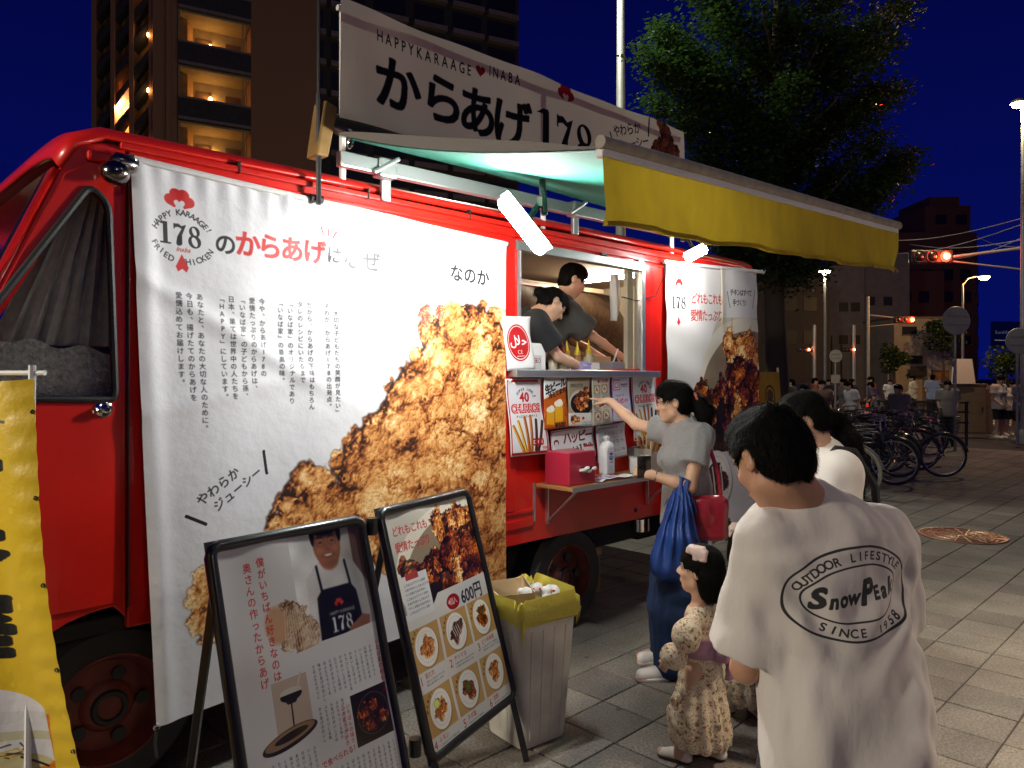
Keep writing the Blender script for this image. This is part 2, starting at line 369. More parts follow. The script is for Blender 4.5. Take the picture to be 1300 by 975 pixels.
        t = .50 + .26 * (nl - .8) + .2 * (nb - .8) + .18 * ao + .26 * ao2 + .34 * (vnoise(h, w, S * .7, seed + 5) - .5) + .16 * (vnoise(h, w, S * .16, seed + 6) - .5)
        t = np.clip((.5 + (t - .5) * con) * gain + lift, 0, 1); ks = [k for k, _ in pal]; C = np.stack([np.interp(t, ks, [c[i] for _, c in pal]) for i in range(3)], -1)
        if glaze: g = np.clip((nl - 1.25) * 3, 0, 1)[..., None] * glaze; C = C * (1 - g) + g
        C *= (.93 + .14 * vnoise(h, w, 2, seed + 9))[..., None]
        mm = blur(m.astype(np.float32), edge); s.put(x0, y0, mm, C.astype(np.float32))
    def heart(s, cx, cy, r, col, tall=1.0):
        p = [(cx + r * 16 * math.sin(t) ** 3 / 16, cy - tall * r * (13 * math.cos(t) - 5 * math.cos(2 * t) - 2 * math.cos(3 * t) - math.cos(4 * t)) / 16) for t in np.linspace(0, 2 * math.pi, 40)]
        s.poly(p, col)
    def comb(s, cx, cy, r, col, bgc):     # red cock's comb with a heart cut out
        for dx, dy, q in ((-.75, .15, .42), (-.3, -.3, .46), (.3, -.3, .46), (.75, .15, .42), (0, .0, .5)): s.ell(cx + dx * r, cy + dy * r, q * r, q * r * .95, col)
        for sg in (-1, 1): s.poly([(cx + sg * r * 1.1, cy), (cx + sg * r * .9, cy + r * .55), (cx + sg * r * .35, cy + r * .75), (cx, cy + r * .1)], col)
        s.heart(cx, cy + r * .45, r * .42, bgc)
    def n178(s, x, y, h, col, bgc, gap=.1):      # fat didone numerals
        w = h * .2
        s.rect(x + h * .13, y + h * .04, x + h * .13 + w, y + h * .95, col); s.rect(x - h * .02, y + h * .92, x + h * .48, y + h, col); s.poly([(x - h * .06, y + h * .12), (x + h * .14, y), (x + h * .3, y), (x + h * .3, y + h * .12)], col)
        X = x + h * .62
        s.line([(X, y + h * .02), (X, y + h * .25)], h * .05, col); s.poly([(X - .02 * h, y + .03 * h), (X + .2 * h, y + .0 * h), (X + .35 * h, y + .1 * h), (X + .55 * h, y), (X + .5 * h, y + .14 * h), (X + .36 * h, y + .22 * h), (X + .18 * h, y + .15 * h), (X, y + .2 * h)], col)
        s.poly([(X + .55 * h, y), (X + .47 * h, y + .22 * h), (X + .36 * h, y + .5 * h), (X + .36 * h, y + .92 * h), (X + .28 * h, y + h), (X + .12 * h, y + h), (X + .08 * h, y + .9 * h), (X + .14 * h, y + .6 * h), (X + .36 * h, y + .2 * h)], col)
        X = x + h * 1.55
        s.ell(X, y + .26 * h, .25 * h, .26 * h, col); s.ell(X, y + .25 * h, .1 * h, .2 * h, bgc, ang=-.35); s.ell(X, y + .72 * h, .3 * h, .3 * h, col); s.ell(X, y + .73 * h, .13 * h, .23 * h, bgc, ang=-.35)
INK = (.02, .02, .035); RED = (.62, .03, .035); PAPER = (.84, .84, .85)
PALC = [(0, (.13, .05, .02)), (.22, (.40, .19, .08)), (.42, (.68, .41, .19)), (.62, (.84, .60, .34)), (.8, (.92, .76, .52)), (1, (.98, .90, .74))]
def banner_left():
    # 1.97 m wide, 2.12 m high
    c = Canvas(930, 1000, PAPER); w, h = 930, 1000
    def P(px, py):                      # photograph pixel -> canvas, through the banner's own plane
        s, z = T(px, py); return (s - .93) / 1.965 * w, (2.43 - z) / 2.13 * h
    big = [(575,400,26,24),(555,430,36,36),(600,430,50,55),(640,450,34,45),(525,485,34,38),(590,500,70,60),(650,520,50,70),(505,530,40,42),(472,555,34,38),(560,560,70,60),(620,590,70,60),(440,592,30,36),(480,620,60,50),(395,640,45,35),(345,665,28,26),(380,610,30,28),(540,640,80,60),(630,660,60,60),(420,670,60,45),(500,690,70,50),(580,710,70,55),(640,730,50,50),(365,650,40,24),(600,470,40,40),(450,640,40,40),(520,580,50,50)]
    B = []
    for x, y, rx, ry in big:
        cx, cy = P(x, y); ex, _ = P(x + rx, y); _, ey = P(x, y + ry); B.append((cx, cy, max(8, ex - cx), max(8, ey - cy)))
    c.food(B, 11, PALC, nod=.15, gain=1.02, con=1.0, lift=.05, edge=3)
    # pink crumb on top and the near piece at lower left
    cx, cy = P(532, 385); c.food([(cx, cy, 12, 26), (cx + 6, cy + 20, 16, 16), (cx+50,cy+5,12,14)], 5, [(0, (.35, .05, .04)), (.5, (.8, .3, .2)), (1, (1, .75, .6))], nod=.2)
    B = [(*P(*q), a, b) for q, a, b in (((262,770), 55, 75), ((250,740), 38, 50), ((290, 730), 45, 55), ((300,790), 60, 60), ((240, 795), 28, 38))]
    c.food(B, 12, PALC, nod=.16, gain=1.05, con=.8, lift=.12, edge=3)
    # logo
    lx, ly = P(223, 247); c.comb(lx, ly + 2, 24, (.75, .06, .05), PAPER)
    lx, ly = P(223, 290); c.arc('HAPPY KARAAGE!', lx + 2, ly + 26, 58, 62, 207, 333, 15.5, INK, .01)
    c.n178(lx - 36, ly - 14, 40, INK, PAPER); c.text('Inaba', lx - 8, ly + 26, 12, RED, 0, shear=.4)
    c.arc('FRIED CHICKEN', lx + 2, ly + 8, 58, 46, 158, 22, 15.5, INK, .012, inward=True)
    hx, hy = P(224, 331); c.poly([(hx, hy - 18), (hx + 12, hy + 6), (hx + 8, hy + 15), (hx, hy + 9), (hx - 8, hy + 15), (hx - 12, hy + 6)], (.75, .06, .05))
    # headline
    x, y = P(266, 288); c.text('の', x, y, 44, INK, .02)
    for k, ch in enumerate('からあげ'):
        x, y = P(292 + k * 29, 284 + k * 3); c.ch(ch, x, y, 54, (.75, .05, .05), 0, .03)
    x, y = P(408, 302); c.text('は', x, y, 40, (.2, .2, .22), .02); x, y = P(428, 303); c.text('なぜ', x, y, 50, INK, .02)
    x, y = P(500, 316); c.text('こんなに', x, y, 42, (.6, .6, .6), .01, al=.4); x, y = P(566, 320); c.text('なのか', x, y + 2, 46, (.004, .004, .003), .022)
    for q in ((405, 288, -.3), (412, 290, .1), (418, 293, .6)):
        x, y = P(q[0], q[1]); c.line([(x, y), (x + 14 * math.sin(q[2]), y - 14)], 3, (.75, .05, .05))
    cols = [(243, 368, '愛情込めてお届けします。'), (229 + 28, 370, '今日も、揚げたてのからあげを'), (270, 368, 'あなたと、あなたの大切な人のために。'), (0, 0, ''),
            (0, 0, ''), (0, 0, '')]
    tx = [(212, '愛情込めてお届けします。'), (226, '今日も、揚げたてのからあげを'), (240, 'あなたと、あなたの大切な人のために。'), (268, '「HAPPY」にしています。'), (281, '日本、果ては世界中の人たちを'),
          (295, '「いなば家」の子どもから孫、'), (308, '愛情たっぷりのからあげは、'), (321, '今や、からあげ178の'), (345, '「いなば家」の最高の味。'), (358, '「いなば家」のオリジナルであり'), (371, 'タレのレシピにいたるまで'),
          (383, 'だから、からあげの下味はもちろん'), (405, 'それが、からあげ178の出発点。'), (416, '「大切な子どもたちの笑顔が見たい」')]
    for px, t in tx:
        x, y = P(px, 366 + (px - 212) * .06); c.vtext(t, x, y, 13.2, (.05, .05, .08), .008, gap=1.1)
    x, y = P(228, 622); a = -.56
    c.text('やわらか', x, y, 25, INK, .012, ang=a); x, y = P(250, 630); c.text('ジューシー', x, y, 24, INK, .012, ang=a)
    c.line([P(214, 652), P(239, 662)], 6, INK); c.line([P(322, 570), P(325, 598)], 6, INK)
    return c

def plate_food(c, x, y, r, seed, pal=PAL, n=5, bgc=None):
    if bgc: c.rect(x - r * 1.25, y - r * 1.2, x + r * 1.25, y + r * 1.2, bgc)
    c.ell(x + r * .06, y + r * .08, r * 1.03, r * 1.03, (.25, .2, .12), .35, soft=6); c.ell(x, y, r, r, (.9, .88, .84)); c.ell(x, y, r * .82, r * .82, (.82, .8, .76), hole=.95)
    q = random.Random(seed); c.food([(x + r * .38 * math.cos(k * 6.283 / n + q.random()), y + r * .36 * math.sin(k * 6.283 / n + q.random()), r * .3, r * .27) for k in range(n)] + [(x, y, r * .35, r * .3)], seed, pal, nod=.12)
def bowl_photo(c, x0, y0, x1, y1, seed, bgc=(.55, .48, .38)):
    """close-up of a bowl of glazed chicken"""
    w, h = x1 - x0, y1 - y0; sub = Canvas(int(w), int(h), PAPER); W_, H_ = w, h
    for k in range(int(H_)): sub.a[k] = np.array((.78, .76, .7)) * (1 - k / H_ * .35)
    sub.ell(W_ * .80, H_ * .62, W_ * .78, H_ * .62, (.86, .83, .76)); sub.ell(W_ * .84, H_ * .66, W_ * .72, H_ * .56, bgc); sub.ell(W_ * .9, H_ * .85, W_ * .62, H_ * .45, (.10, .05, .03))
    S = W_ * .11
    sub.food([(W_ * a, H_ * b, S * p, S * p) for a, b, p in ((.16, .55, .9), (.2, .68, 1.1), (.32, .6, .8), (.44, .52, .8), (.22, .78, .8))], seed, PALD, nod=.1, gain=1.15, glaze=.6)
    sub.food([(W_ * a, H_ * b, S * p, S * p) for a, b, p in ((.56, .18, .8), (.6, .3, .9), (.72, .22, .9), (.84, .2, 1), (.94, .3, 1))], seed + 1, PAL, nod=.1, gain=1.2)
    sub.food([(W_ * a, H_ * b, S * p, S * p) for a, b, p in ((.68, .42, 1.2), (.6, .56, 1.1), (.74, .58, 1.3), (.86, .45, 1.2), (.96, .55, 1.2), (.56, .75, 1.1), (.7, .8, 1.2), (.86, .75, 1.3), (.97, .85, 1.1), (.6, .95, 1.1), (.8, .97, 1.2))], seed + 2, PALD, nod=.09, gain=1.08, glaze=.8)
    sub.food([(W_ * .66, H_ * .68, S * .5, S * 1.1)], seed + 3, PAL, nod=.14, gain=1.3)
    sub.line([(W_ * .60, 0), (W_ * .61, H_ * .3)], max(1.5, W_ * .008), (.75, .5, .12))
    c.put(int(x0), int(y0), np.ones(sub.a.shape[:2], np.float32), sub.a)
RP = (.70, .10, .10)
def board_right():
    c = Canvas(560, 800, (.80, .79, .76)); w, h = 560, 800
    bowl_photo(c, 0, 20, w, 400, 31); c.rect(0, 0, w, 21, (.78, .76, .7))
    c.text('どれもこれも', 40, 62, 36, RP, .01, gap=-.06); c.text('愛情たっぷり', 40, 116, 36, RP, .01, gap=-.06)
    c.poly([(180, 352), (220, 322), (w, 322), (w, 352)], (.80, .79, .76)); c.rect(0, 350, w, h, (.80, .79, .76))
    c.rect(30, 230, 180, 372, (.82, .82, .81)); c.rect(60, 224, 130, 246, (.65, .2, .2)); c.fakelines(42, 254, 172, 362, 15, 10, (.1, .1, .1), False, seed=3)
    c.ell(300, 372, 42, 26, (.6, .02, .03)); c.text('4個入', 268, 357, 26, (.9, .9, .9), .01, gap=-.15); c.text('600円', 355, 340, 62, INK, .02, gap=-.04)
    k = 0
    for j in range(2):
        for i in range(3):
            k += 1; x = 95 + i * 185; y = 470 + j * 200
            c.rect(x - 85, y - 68, x + 85, y + 68, (.72, .56, .33)); c.arc('からあげ!', x, y, 76, 72, 185, 250, 13, INK, .01)
            plate_food(c, x, y, 62, 50 + k, [PAL, PALB, PALD, PAL, PALD, PAL][k - 1], bgc=None)
            if k == 4: c.ell(x - 20, y - 22, 17, 15, (.7, .72, .2)); c.ell(x - 20, y - 22, 13, 11, (.85, .85, .5))
            if k == 5: c.food([(x, y - 10, 20, 16)], 77, [(0, (.05, .12, .02)), (1, (.45, .55, .12))], nod=.2)
            if k == 2: [c.line([(x - 25 + 13 * q, y - 18), (x - 10 + 12 * q, y + 18)], 3.5, (.85, .78, .75)) for q in range(4)]
            c.text(str(k), x - 78, y + 72, 38, RP, 0); c.text(['旨だれ', 'チリマヨ', 'ピリ辛味噌', 'レモン', 'ネギ塩', '甘酢'][k - 1], x - 46, y + 74, 19, RP, .005); c.fakelines(x - 46, y + 97, x + 76, y + 118, 11, 8.5, (.15, .15, .15), False, seed=k)
    return c
def board_left():
    c = Canvas(560, 800, (.78, .77, .75)); w, h = 560, 800
    c.rect(250, 0, w, 330, (.70, .67, .63)); c.ell(300, 160, 90, 200, (.78, .77, .75), soft=60)
    # printed photograph of a man in an apron holding food
    c.rect(500, 0, w, 330, (.30, .17, .13), .8); c.poly([(290, 330), (300, 150), (350, 110), (440, 100), (500, 130), (545, 200), (550, 330)], (.74, .72, .70)); c.rect(376, 60, 426, 130, (.50, .30, .20))
    c.ell(402, 62, 56, 68, (.58, .36, .25)); c.ell(402, 100, 42, 38, (.56, .34, .24), soft=8); c.ell(402, 0, 62, 34, (.03, .025, .03)); c.rect(344, 0, 462, 16, (.03, .025, .03)); c.ell(348, 28, 9, 32, (.04, .03, .03)); c.ell(457, 28, 9, 32, (.04, .03, .03))
    for sx in (-1, 1): c.ell(402 + sx * 24, 52, 19, 14, (.12, .08, .07), .8, hole=.9); c.ell(402 + sx * 24, 53, 9, 2.6, (.10, .05, .04), soft=2); c.line([(402 + sx * 12, 37), (402 + sx * 34, 35)], 3, (.10, .06, .05)); c.ell(402 + sx * 30, 76, 13, 10, (.66, .42, .30), .6, soft=5)
    c.line([(402, 58), (398, 76), (408, 79)], 3, (.38, .2, .14)); c.ell(402, 94, 20, 6.5, (.36, .14, .10)); c.ell(402, 93, 17, 3.8, (.82, .78, .72)); c.line([(380, 88), (374, 100)], 2, (.40, .22, .15)); c.line([(424, 88), (430, 100)], 2, (.40, .22, .15)); c.ell(402, 118, 26, 9, (.45, .27, .19), .5, soft=6)
    c.poly([(322, 330), (330, 210), (352, 190), (470, 190), (490, 215), (500, 330)], (.03, .035, .06)); c.line([(352, 195), (345, 120)], 9, (.03, .035, .06)); c.line([(470, 195), (462, 120)], 9, (.03, .035, .06))
    c.comb(410, 236, 16, (.75, .2, .08), (.03, .035, .06)); c.text('HAPPY KARAAGE', 366, 256, 15, (.85, .85, .85), .01, gap=-.12); c.n178(372, 275, 44, (.85, .85, .85), (.03, .035, .06)); c.poly([(440, 318), (500, 290), (530, 300), (520, 330), (430, 332)], (.60, .38, .28))
    ph_ = c.a[0:330, 255:560]; g_ = np.random.default_rng(1).random((330, 305, 1)).astype(np.float32); sh_ = (1.08 - .35 * np.linspace(0, 1, 305)[None, :, None]) * (.85 + .3 * vnoise(330, 305, 60, 3)[..., None]); ph_[:] = np.clip(blur(blur(ph_.copy(), 2), 1) * sh_ * (.94 + .12 * g_), 0, 1)
    c.food([(230, 250, 62, 55), (270, 290, 58, 50), (200, 300, 30, 30), (260, 330, 45, 35)], 66, [(0, (.35, .22, .14)), (.5, (.68, .55, .42)), (1, (.9, .84, .74))], nod=.12); c.ell(170, 250, 38, 52, (.72, .55, .40), soft=14)
    for k in range(12): c.line([(205 + k * 7, 215 + (k % 3) * 6), (190 + k * 11, 330)], 2.5, (.82, .74, .62), .7)
    c.rect(0, 345, w, h, (.78, .77, .75)); c.poly([(0, 352), (w, 322), (w, 350), (0, 372)], (.78, .77, .75))
    c.vtext('僕がいちばん好きなのは', 132, 58, 28, RP, .008, gap=1.1); c.vtext('奥さんの作ったからあげ', 88, 66, 28, RP, .008, gap=1.1)
    # soy sauce pouring on a pan
    c.rect(120, 395, 245, 545, (.70, .62, .54)); c.ell(182, 440, 38, 16, (.05, .03, .03)); c.ell(182, 432, 38, 12, (.75, .72, .66)); c.poly([(146, 436), (218, 436), (196, 462), (168, 462)], (.06, .035, .03)); c.line([(180, 460), (178, 530)], 5, (.08, .02, .01)); c.line([(205, 432), (225, 390)], 5, (.75, .7, .6))
    c.ell(160, 545, 98, 24, (.05, .03, .03), ang=-.12); c.ell(160, 541, 90, 18, (.55, .42, .30), ang=-.12); c.ell(165, 540, 60, 10, (.10, .05, .03), ang=-.1)
    c.rect(388, 505, 540, 650, (.10, .05, .03)); c.food([(430, 560, 26, 24), (470, 550, 26, 24), (450, 600, 28, 24), (500, 590, 24, 24)], 71, PALD, nod=.12); c.ell(470, 575, 66, 58, (.6, .55, .5), .6, hole=.97)
    c.fakelines(260, 385, 520, 482, 21, 11, (.12, .12, .12), seed=5); c.fakelines(265, 500, 372, 600, 21, 11, (.12, .12, .12), seed=6)
    c.vtext('この香りが好き', 345, 520, 15, RP, .005); c.vtext('いちばんの味で', 366, 520, 15, RP, .005); c.vtext('いなば家の秘伝の味', 528, 375, 17, RP, .005)
    c.fakelines(40, 590, 250, 780, 21, 11, (.12, .12, .12), seed=7); c.fakelines(270, 670, 545, 780, 21, 11, (.12, .12, .12), seed=8); c.text('で食べられる！', 250, 640, 20, RP, .006, ang=-.06)
    return c
def banner_menu():
    c = Canvas(540, 830, (.86, .85, .84)); w, h = 540, 830
    bowl_photo(c, 110, 150, w, 560, 41); c.poly([(0, 100), (330, 100), (190, 270), (110, 420), (108, 562), (0, 562)], (.86, .85, .84)); c.rect(0, 560, w, h, (.84, .83, .82)); c.rect(390, 60, w, 150, (.86, .85, .84))
    c.ell(430, 590, 100, 95, (.86, .85, .83)); plate_food(c, 440, 592, 82, 91, PALD, 5)
    c.comb(62, 52, 15, (.75, .06, .05), (.86, .85, .84)); c.n178(32, 92, 36, INK, (.86, .85, .84)); c.poly([(62, 150), (70, 168), (62, 176), (54, 168)], (.75, .06, .05))
    c.text('どれもこれも', 120, 78, 36, (.72, .10, .08), .012, gap=-.1); c.text('愛情たっぷり', 120, 128, 36, (.72, .10, .08), .012, gap=-.1)
    c.text('チキンはすべて', 358, 60, 22, INK, .01, gap=-.12); c.text('手づくり！', 372, 92, 22, INK, .01, gap=-.1); c.line([(345, 70), (356, 118)], 3, INK); c.line([(520, 60), (508, 118)], 3, INK)
    plate_food(c, 250, 640, 88, 92, PALB, 6); [c.line([(205 + 22 * q, 600), (225 + 20 * q, 680)], 6, (.85, .80, .78)) for q in range(4)]; c.text('チリマヨ', 215, 528, 24, (.6, .2, .18), .01)
    c.text('ネギ塩糀', 100, 706, 26, (.6, .2, .18), .01); c.food([(300, 795, 40, 34), (270, 770, 34, 30), (240, 800, 30, 28)], 93, [(0, (.10, .10, .02)), (.5, (.45, .38, .10)), (1, (.8, .7, .35))], nod=.12); c.food([(110, 760, 34, 30), (80, 785, 30, 28)], 94, PALD, nod=.12)
    c.text('ピリ辛味噌', 20, 660, 20, (.6, .2, .18), .01)
    return c
def sign_top():
    c = Canvas(1160, 400, (.80, .76, .71)); w, h = 1160, 400
    def P(px, py): s, z = T(px, py); return (s - 1.83) / 2.9 * w, (3.38 - z) / 1.0 * h
    NV = (.012, .02, .05)
    x, y = P(473, 30); c.text('HAPPYKARAAGE', x, y, 34, NV, .012, sx=.66, gap=.17); x, y = P(604, 87); c.heart(x + 8, y + 2, 14, (.45, .02, .05)); x, y = P(618, 82); c.text('INABA', x, y - 6, 34, NV, .012, sx=.66, gap=.17)
    for ch, px, py, sz in (('か', 470, 66, 122), ('ら', 533, 88, 118), ('あ', 580, 106, 118), ('げ', 624, 122, 118)):
        x, y = P(px, py); c.ch(ch, x - 4, y - 8, sz, NV, 0, .03)
    x, y = P(676, 142); c.n178(x + 6, y - 8, 112, NV, (.80, .76, .71)); x, y = P(716, 118); c.comb(x, y + 2, 28, (.50, .02, .08), (.80, .76, .71))
    x, y = P(777, 168); c.text('やわらか', x, y - 18, 34, NV, .012, ang=-.3, sx=.9, gap=-.04); c.text('ジューシー', x + 20, y + 18, 32, NV, .012, ang=-.3, sx=.9, gap=-.08); c.line([(x - 14, y + 10), (x + 14, y + 50)], 5, NV); c.line([(x + 148, y - 62), (x + 146, y - 14)], 5, NV)
    x, y = P(838, 190); c.food([(x - 30, y + 20, 34, 40), (x + 10, y - 30, 34, 36), (x - 14, y - 62, 22, 24), (x + 34, y + 14, 38, 42), (x + 6, y + 60, 40, 40), (x - 40, y + 60, 30, 34)], 15, [(0, (.05, .02, .01)), (.5, (.35, .16, .09)), (1, (.6, .38, .26))], nod=.12)
    return c
def flag_beer():
    c = Canvas(480, 1440, (.84, .70, .12)); w, h = 480, 1440
    for k in range(60): c.ell(rng.random() * 480, rng.random() * 1440, 3 + 3 * rng.random(), 4 + 5 * rng.random(), (.92, .78, .22), .6)
    c.ell(250, -10, 150, 70, (.58, .36, .05)); c.ell(250, -14, 128, 56, (.84, .70, .12)); c.line([(300, 66), (345, 58), (385, 84), (420, 90)], 6, (.08, .06, .03)); c.text('Spirit of Brewing', 210, 92, 24, (.5, .36, .1)); c.text('First Press', 270, 122, 22, (.5, .36, .1))
    for k, ch in enumerate('一番搾り'): c.ch(ch, 30, 96 + k * 180 - (30 if k == 3 else 0), 186, (.012, .012, .012), 0, .04, 2.05)
    c.poly([(60, 740), (440, 740), (415, 1200), (80, 1200)], (.80, .42, .05)); c.ell(250, 735, 184, 66, (.84, .83, .84)); c.rect(66, 735, 434, 850, (.80, .80, .80)); c.ell(250, 850, 180, 30, (.74, .70, .52)); c.rect(66, 780, 434, 800, (.62, .58, .30), .4)
    for k in range(24): a = k * .26; c.line([(330 + 60 * math.cos(a), 815 + 26 * math.sin(a * 1.7)), (350 + 46 * math.cos(a + .9), 806 + 30 * math.sin(a * 1.3 + 1))], 3, (.82, .68, .3) if k % 2 else (.25, .2, .1))
    c.line([(380, 840), (420, 862)], 5, (.1, .08, .05)); c.text('一番搾り', 68, 868, 90, (.62, .40, .10), .035); c.text('一番搾り', 70, 870, 88, (.95, .80, .36), .012); c.text('生ビール', 190, 980, 44, (.2, .05, .02), .02)
    return c
def flag_small():
    c = Canvas(200, 500, (.62, .50, .09)); c.ell(100, 90, 42, 40, (.22, .17, .08), hole=.8); c.ell(100, 90, 26, 22, (.3, .2, .08)); c.line([(60, 130), (90, 105), (140, 120)], 6, (.12, .1, .05)); c.rect(70, 330, 140, 380, (.03, .03, .02)); c.text('一番', 45, 400, 56, (.02, .02, .02), .03); c.fakelines(60, 160, 150, 300, 24, 14, (.4, .3, .06), seed=2)
    return c
def halal():
    c = Canvas(160, 220, (.85, .85, .85)); c.ell(80, 108, 66, 76, (.70, .02, .03)); c.ell(80, 108, 60, 70, (.85, .85, .85)); c.ell(80, 108, 57, 66, (.70, .02, .03)); wh = (.92, .9, .9)
    c.ch('ﻝ', 30, 70, 54, wh, 0, .02); c.ch('ﻼ', 62, 70, 54, wh, 0, .02); c.ch('ﺣ', 98, 70, 54, wh, 0, .02)
    c.text('CE', 66, 134, 24, wh); c.line([(60, 164), (106, 164)], 2, wh)
    return c
def churros():
    c = Canvas(210, 310, (.85, .85, .86)); R_ = (.70, .02, .03)
    for k in (5,): c.rect(k, k, 205, 14, R_); c.rect(k, 296, 205, 305, R_); c.rect(k, k, 11, 305, R_); c.rect(199, k, 205, 305, R_)
    c.arc('SUPER LONG', 105, 76, 52, 34, 205, 335, 15, INK, .012); c.text('40', 74, 48, 52, R_, .035); c.text('cm', 150, 62, 16, INK, .01)
    c.text('CHURROS', 20, 98, 43, R_, .09, sx=.92, gap=-.09); c.text('CHURROS', 23, 98, 43, (.95, .75, .75), .0, sx=.92, gap=-.09); c.text('チュロス ロングサイズ', 42, 146, 12, INK)
    for k, (x0, y0, x1, col) in enumerate(((22, 190, 70, (.72, .48, .10)), (50, 172, 84, (.80, .58, .2)), (88, 158, 100, (.62, .33, .05)), (122, 154, 114, (.66, .36, .06)), (152, 170, 136, (.20, .09, .06)), (188, 178, 150, (.22, .10, .06)))):
        c.line([(x0, y0), (x1, 290)], 15, col); c.line([(x0 - 3, y0 + 4), (x1 - 3, 288)], 3, tuple(min(1, q * 1.5) for q in col)); c.line([(x0 + 4, y0 + 4), (x1 + 4, 288)], 3, tuple(q * .6 for q in col))
    c.text('300', 122, 238, 38, R_, .04); c.text('YEN', 172, 276, 14, R_, .02)
    return c
def beer_poster():
    c = Canvas(150, 220, (.85, .85, .84)); c.poly([(0, 90), (150, 40), (150, 220), (0, 220)], (.72, .34, .03))
    c.text('生ビール', 6, 28, 40, INK, .05, ang=-.25, gap=-.14); c.text('冷えてます。', 28, 64, 27, INK, .04, ang=-.25, gap=-.14)
    for x, y, q in ((38, 135, 1), (92, 112, 1.1)):
        c.poly([(x - 24 * q, y), (x + 24 * q, y), (x + 20 * q, y + 82), (x - 24 * q, y + 82)], (.85, .60, .05)); [c.rect(x - 18 * q + 12 * k, y + 10, x - 14 * q + 12 * k, y + 76, (.95, .8, .25), .6) for k in range(4)]; c.ell(x, y, 27 * q, 13 * q, (.9, .88, .82)); c.ell(x + 8, y - 8, 15 * q, 10 * q, (.92, .9, .86))
    c.poly([(0, 196), (70, 204), (150, 180), (150, 220), (0, 220)], (.72, .34, .03)); c.text('¥500', 66, 190, 30, INK, .04); c.vtext('ビール', 124, 110, 20, (.5, .05, .02), .03)
    return c
def karaage_poster():
    c = Canvas(150, 230, (.62, .57, .48)); c.text('178のだれ', 14, 28, 22, (.08, .07, .06), .01, gap=-.08); c.ell(85, 120, 78, 62, (.78, .74, .68)); c.ell(85, 126, 72, 52, (.07, .03, .02)); c.food([(60, 110, 24, 22), (90, 90, 26, 26), (120, 90, 24, 24), (110, 125, 26, 22), (75, 140, 24, 18), (120, 60, 16, 18)], 8, PALD, nod=.12, gain=1.25, glaze=.5)
    c.rect(0, 168, 150, 230, (.84, .84, .82)); c.food([(38, 198, 22, 20), (28, 206, 14, 12)], 9, PALD, nod=.15, gain=1.2); c.ell(92, 192, 8, 7, (.7, .05, .04)); c.fakelines(84, 206, 144, 226, 10, 8, INK, False, seed=4)
    return c
def menu_poster():
    c = Canvas(140, 230, (.80, .78, .74)); c.ell(50, 26, 8, 7, (.7, .1, .08)); c.text('いなば家', 58, 18, 16, (.6, .1, .1), .02)
    k = 0
    for j in range(3):
        for i in range(2): k += 1; x, y = 38 + i * 58, 64 + j * 62; c.rect(x - 24, y - 22, x + 24, y + 20, (.72, .56, .33)); plate_food(c, x, y, 18, 20 + k, [PAL, PALB, PALD][j], 3); c.fakelines(x - 22, y + 22, x + 24, y + 38, 9, 6.5, (.2, .1, .1), False, seed=k)
    return c
def social_poster():
    c = Canvas(140, 220, (.80, .78, .84)); c.rect(0, 0, 6, 220, (.45, .2, .6)); c.rect(0, 214, 140, 220, (.55, .3, .7)); c.rect(134, 0, 140, 220, (.3, .3, .75)); c.rect(0, 0, 140, 5, (.3, .35, .8))
    for k, q in enumerate((24, 20, 13, 9)): c.rect(38 - q, 46 - q, 38 + q, 46 + q, [(.75, .1, .35), (.85, .83, .85), (.75, .15, .4), (.85, .83, .85)][k])
    c.text('Instagram', 68, 36, 15, INK, .01, gap=-.08); c.line([(68, 56), (120, 56)], 1.5, INK); c.text('フォローで', 24, 88, 13, INK); c.text('プレゼント!', 18, 108, 24, (.8, .05, .35), .03, gap=-.22)
    c.ell(46, 168, 15, 18, (.3, .3, .35), hole=.85); c.ell(90, 168, 18, 18, (.75, .3, .4), hole=.85); c.fakelines(30, 190, 120, 210, 10, 8, (.3, .1, .2), False, seed=9)
    return c
def happy_poster():
    c = Canvas(240, 130, (.84, .84, .84)); [c.rect(*q, (.05, .05, .05)) for q in ((3, 3, 237, 5), (3, 125, 237, 127), (3, 3, 5, 127), (235, 3, 237, 127))]; c.text('ハッピー', 62, 10, 50, (.35, .02, .04), .03, gap=-.16); c.ell(26, 46, 14, 12, (.35, .02, .04)); c.ell(26, 50, 10, 9, (.84, .84, .84))
    c.text('か', 22, 70, 46, INK, .03); c.text('け', 108, 70, 40, INK, .03); c.n178(150, 68, 40, INK, (.84, .84, .84)); c.text('からあげ屋', 150, 110, 14, INK)
    return c
def notice_paper():
    c = Canvas(180, 220, (.80, .79, .80)); c.text('からあげのお知らせ', 16, 14, 13, INK); r = random.Random(4)
    for j in range(3):
        for i in range(6): c.ch('かきくけこさしすせそたちつてとなにぬ'[j * 6 + i], 14 + i * 26, 44 + j * 54, 26, (.35, .35, .38), 0, .0)
        c.line([(14, 86 + j * 54), (168, 86 + j * 54)], 1.2, (.5, .5, .55))
    return c
def price_card():
    c = Canvas(140, 90, (.78, .78, .78)); c.text('100円玉', 30, 12, 24, (.6, .05, .08), .02); c.text('ご協力', 34, 40, 17, INK, .01); c.text('お願いします', 22, 64, 14, INK, .01); c.ell(16, 24, 9, 11, INK, hole=.8); c.ell(124, 24, 9, 11, INK, hole=.8)
    return c
def bottle_label():
    c = Canvas(90, 140, (.82, .82, .84)); c.rect(30, 12, 66, 24, (.05, .05, .35)); c.ell(48, 44, 24, 15, (.05, .25, .55)); c.text('手指', 33, 34, 16, (.9, .9, .95), .03); c.text('消毒液', 26, 64, 15, (.5, .1, .15)); c.fakelines(24, 90, 70, 130, 13, 9, (.2, .2, .4), False, seed=1)
    return c
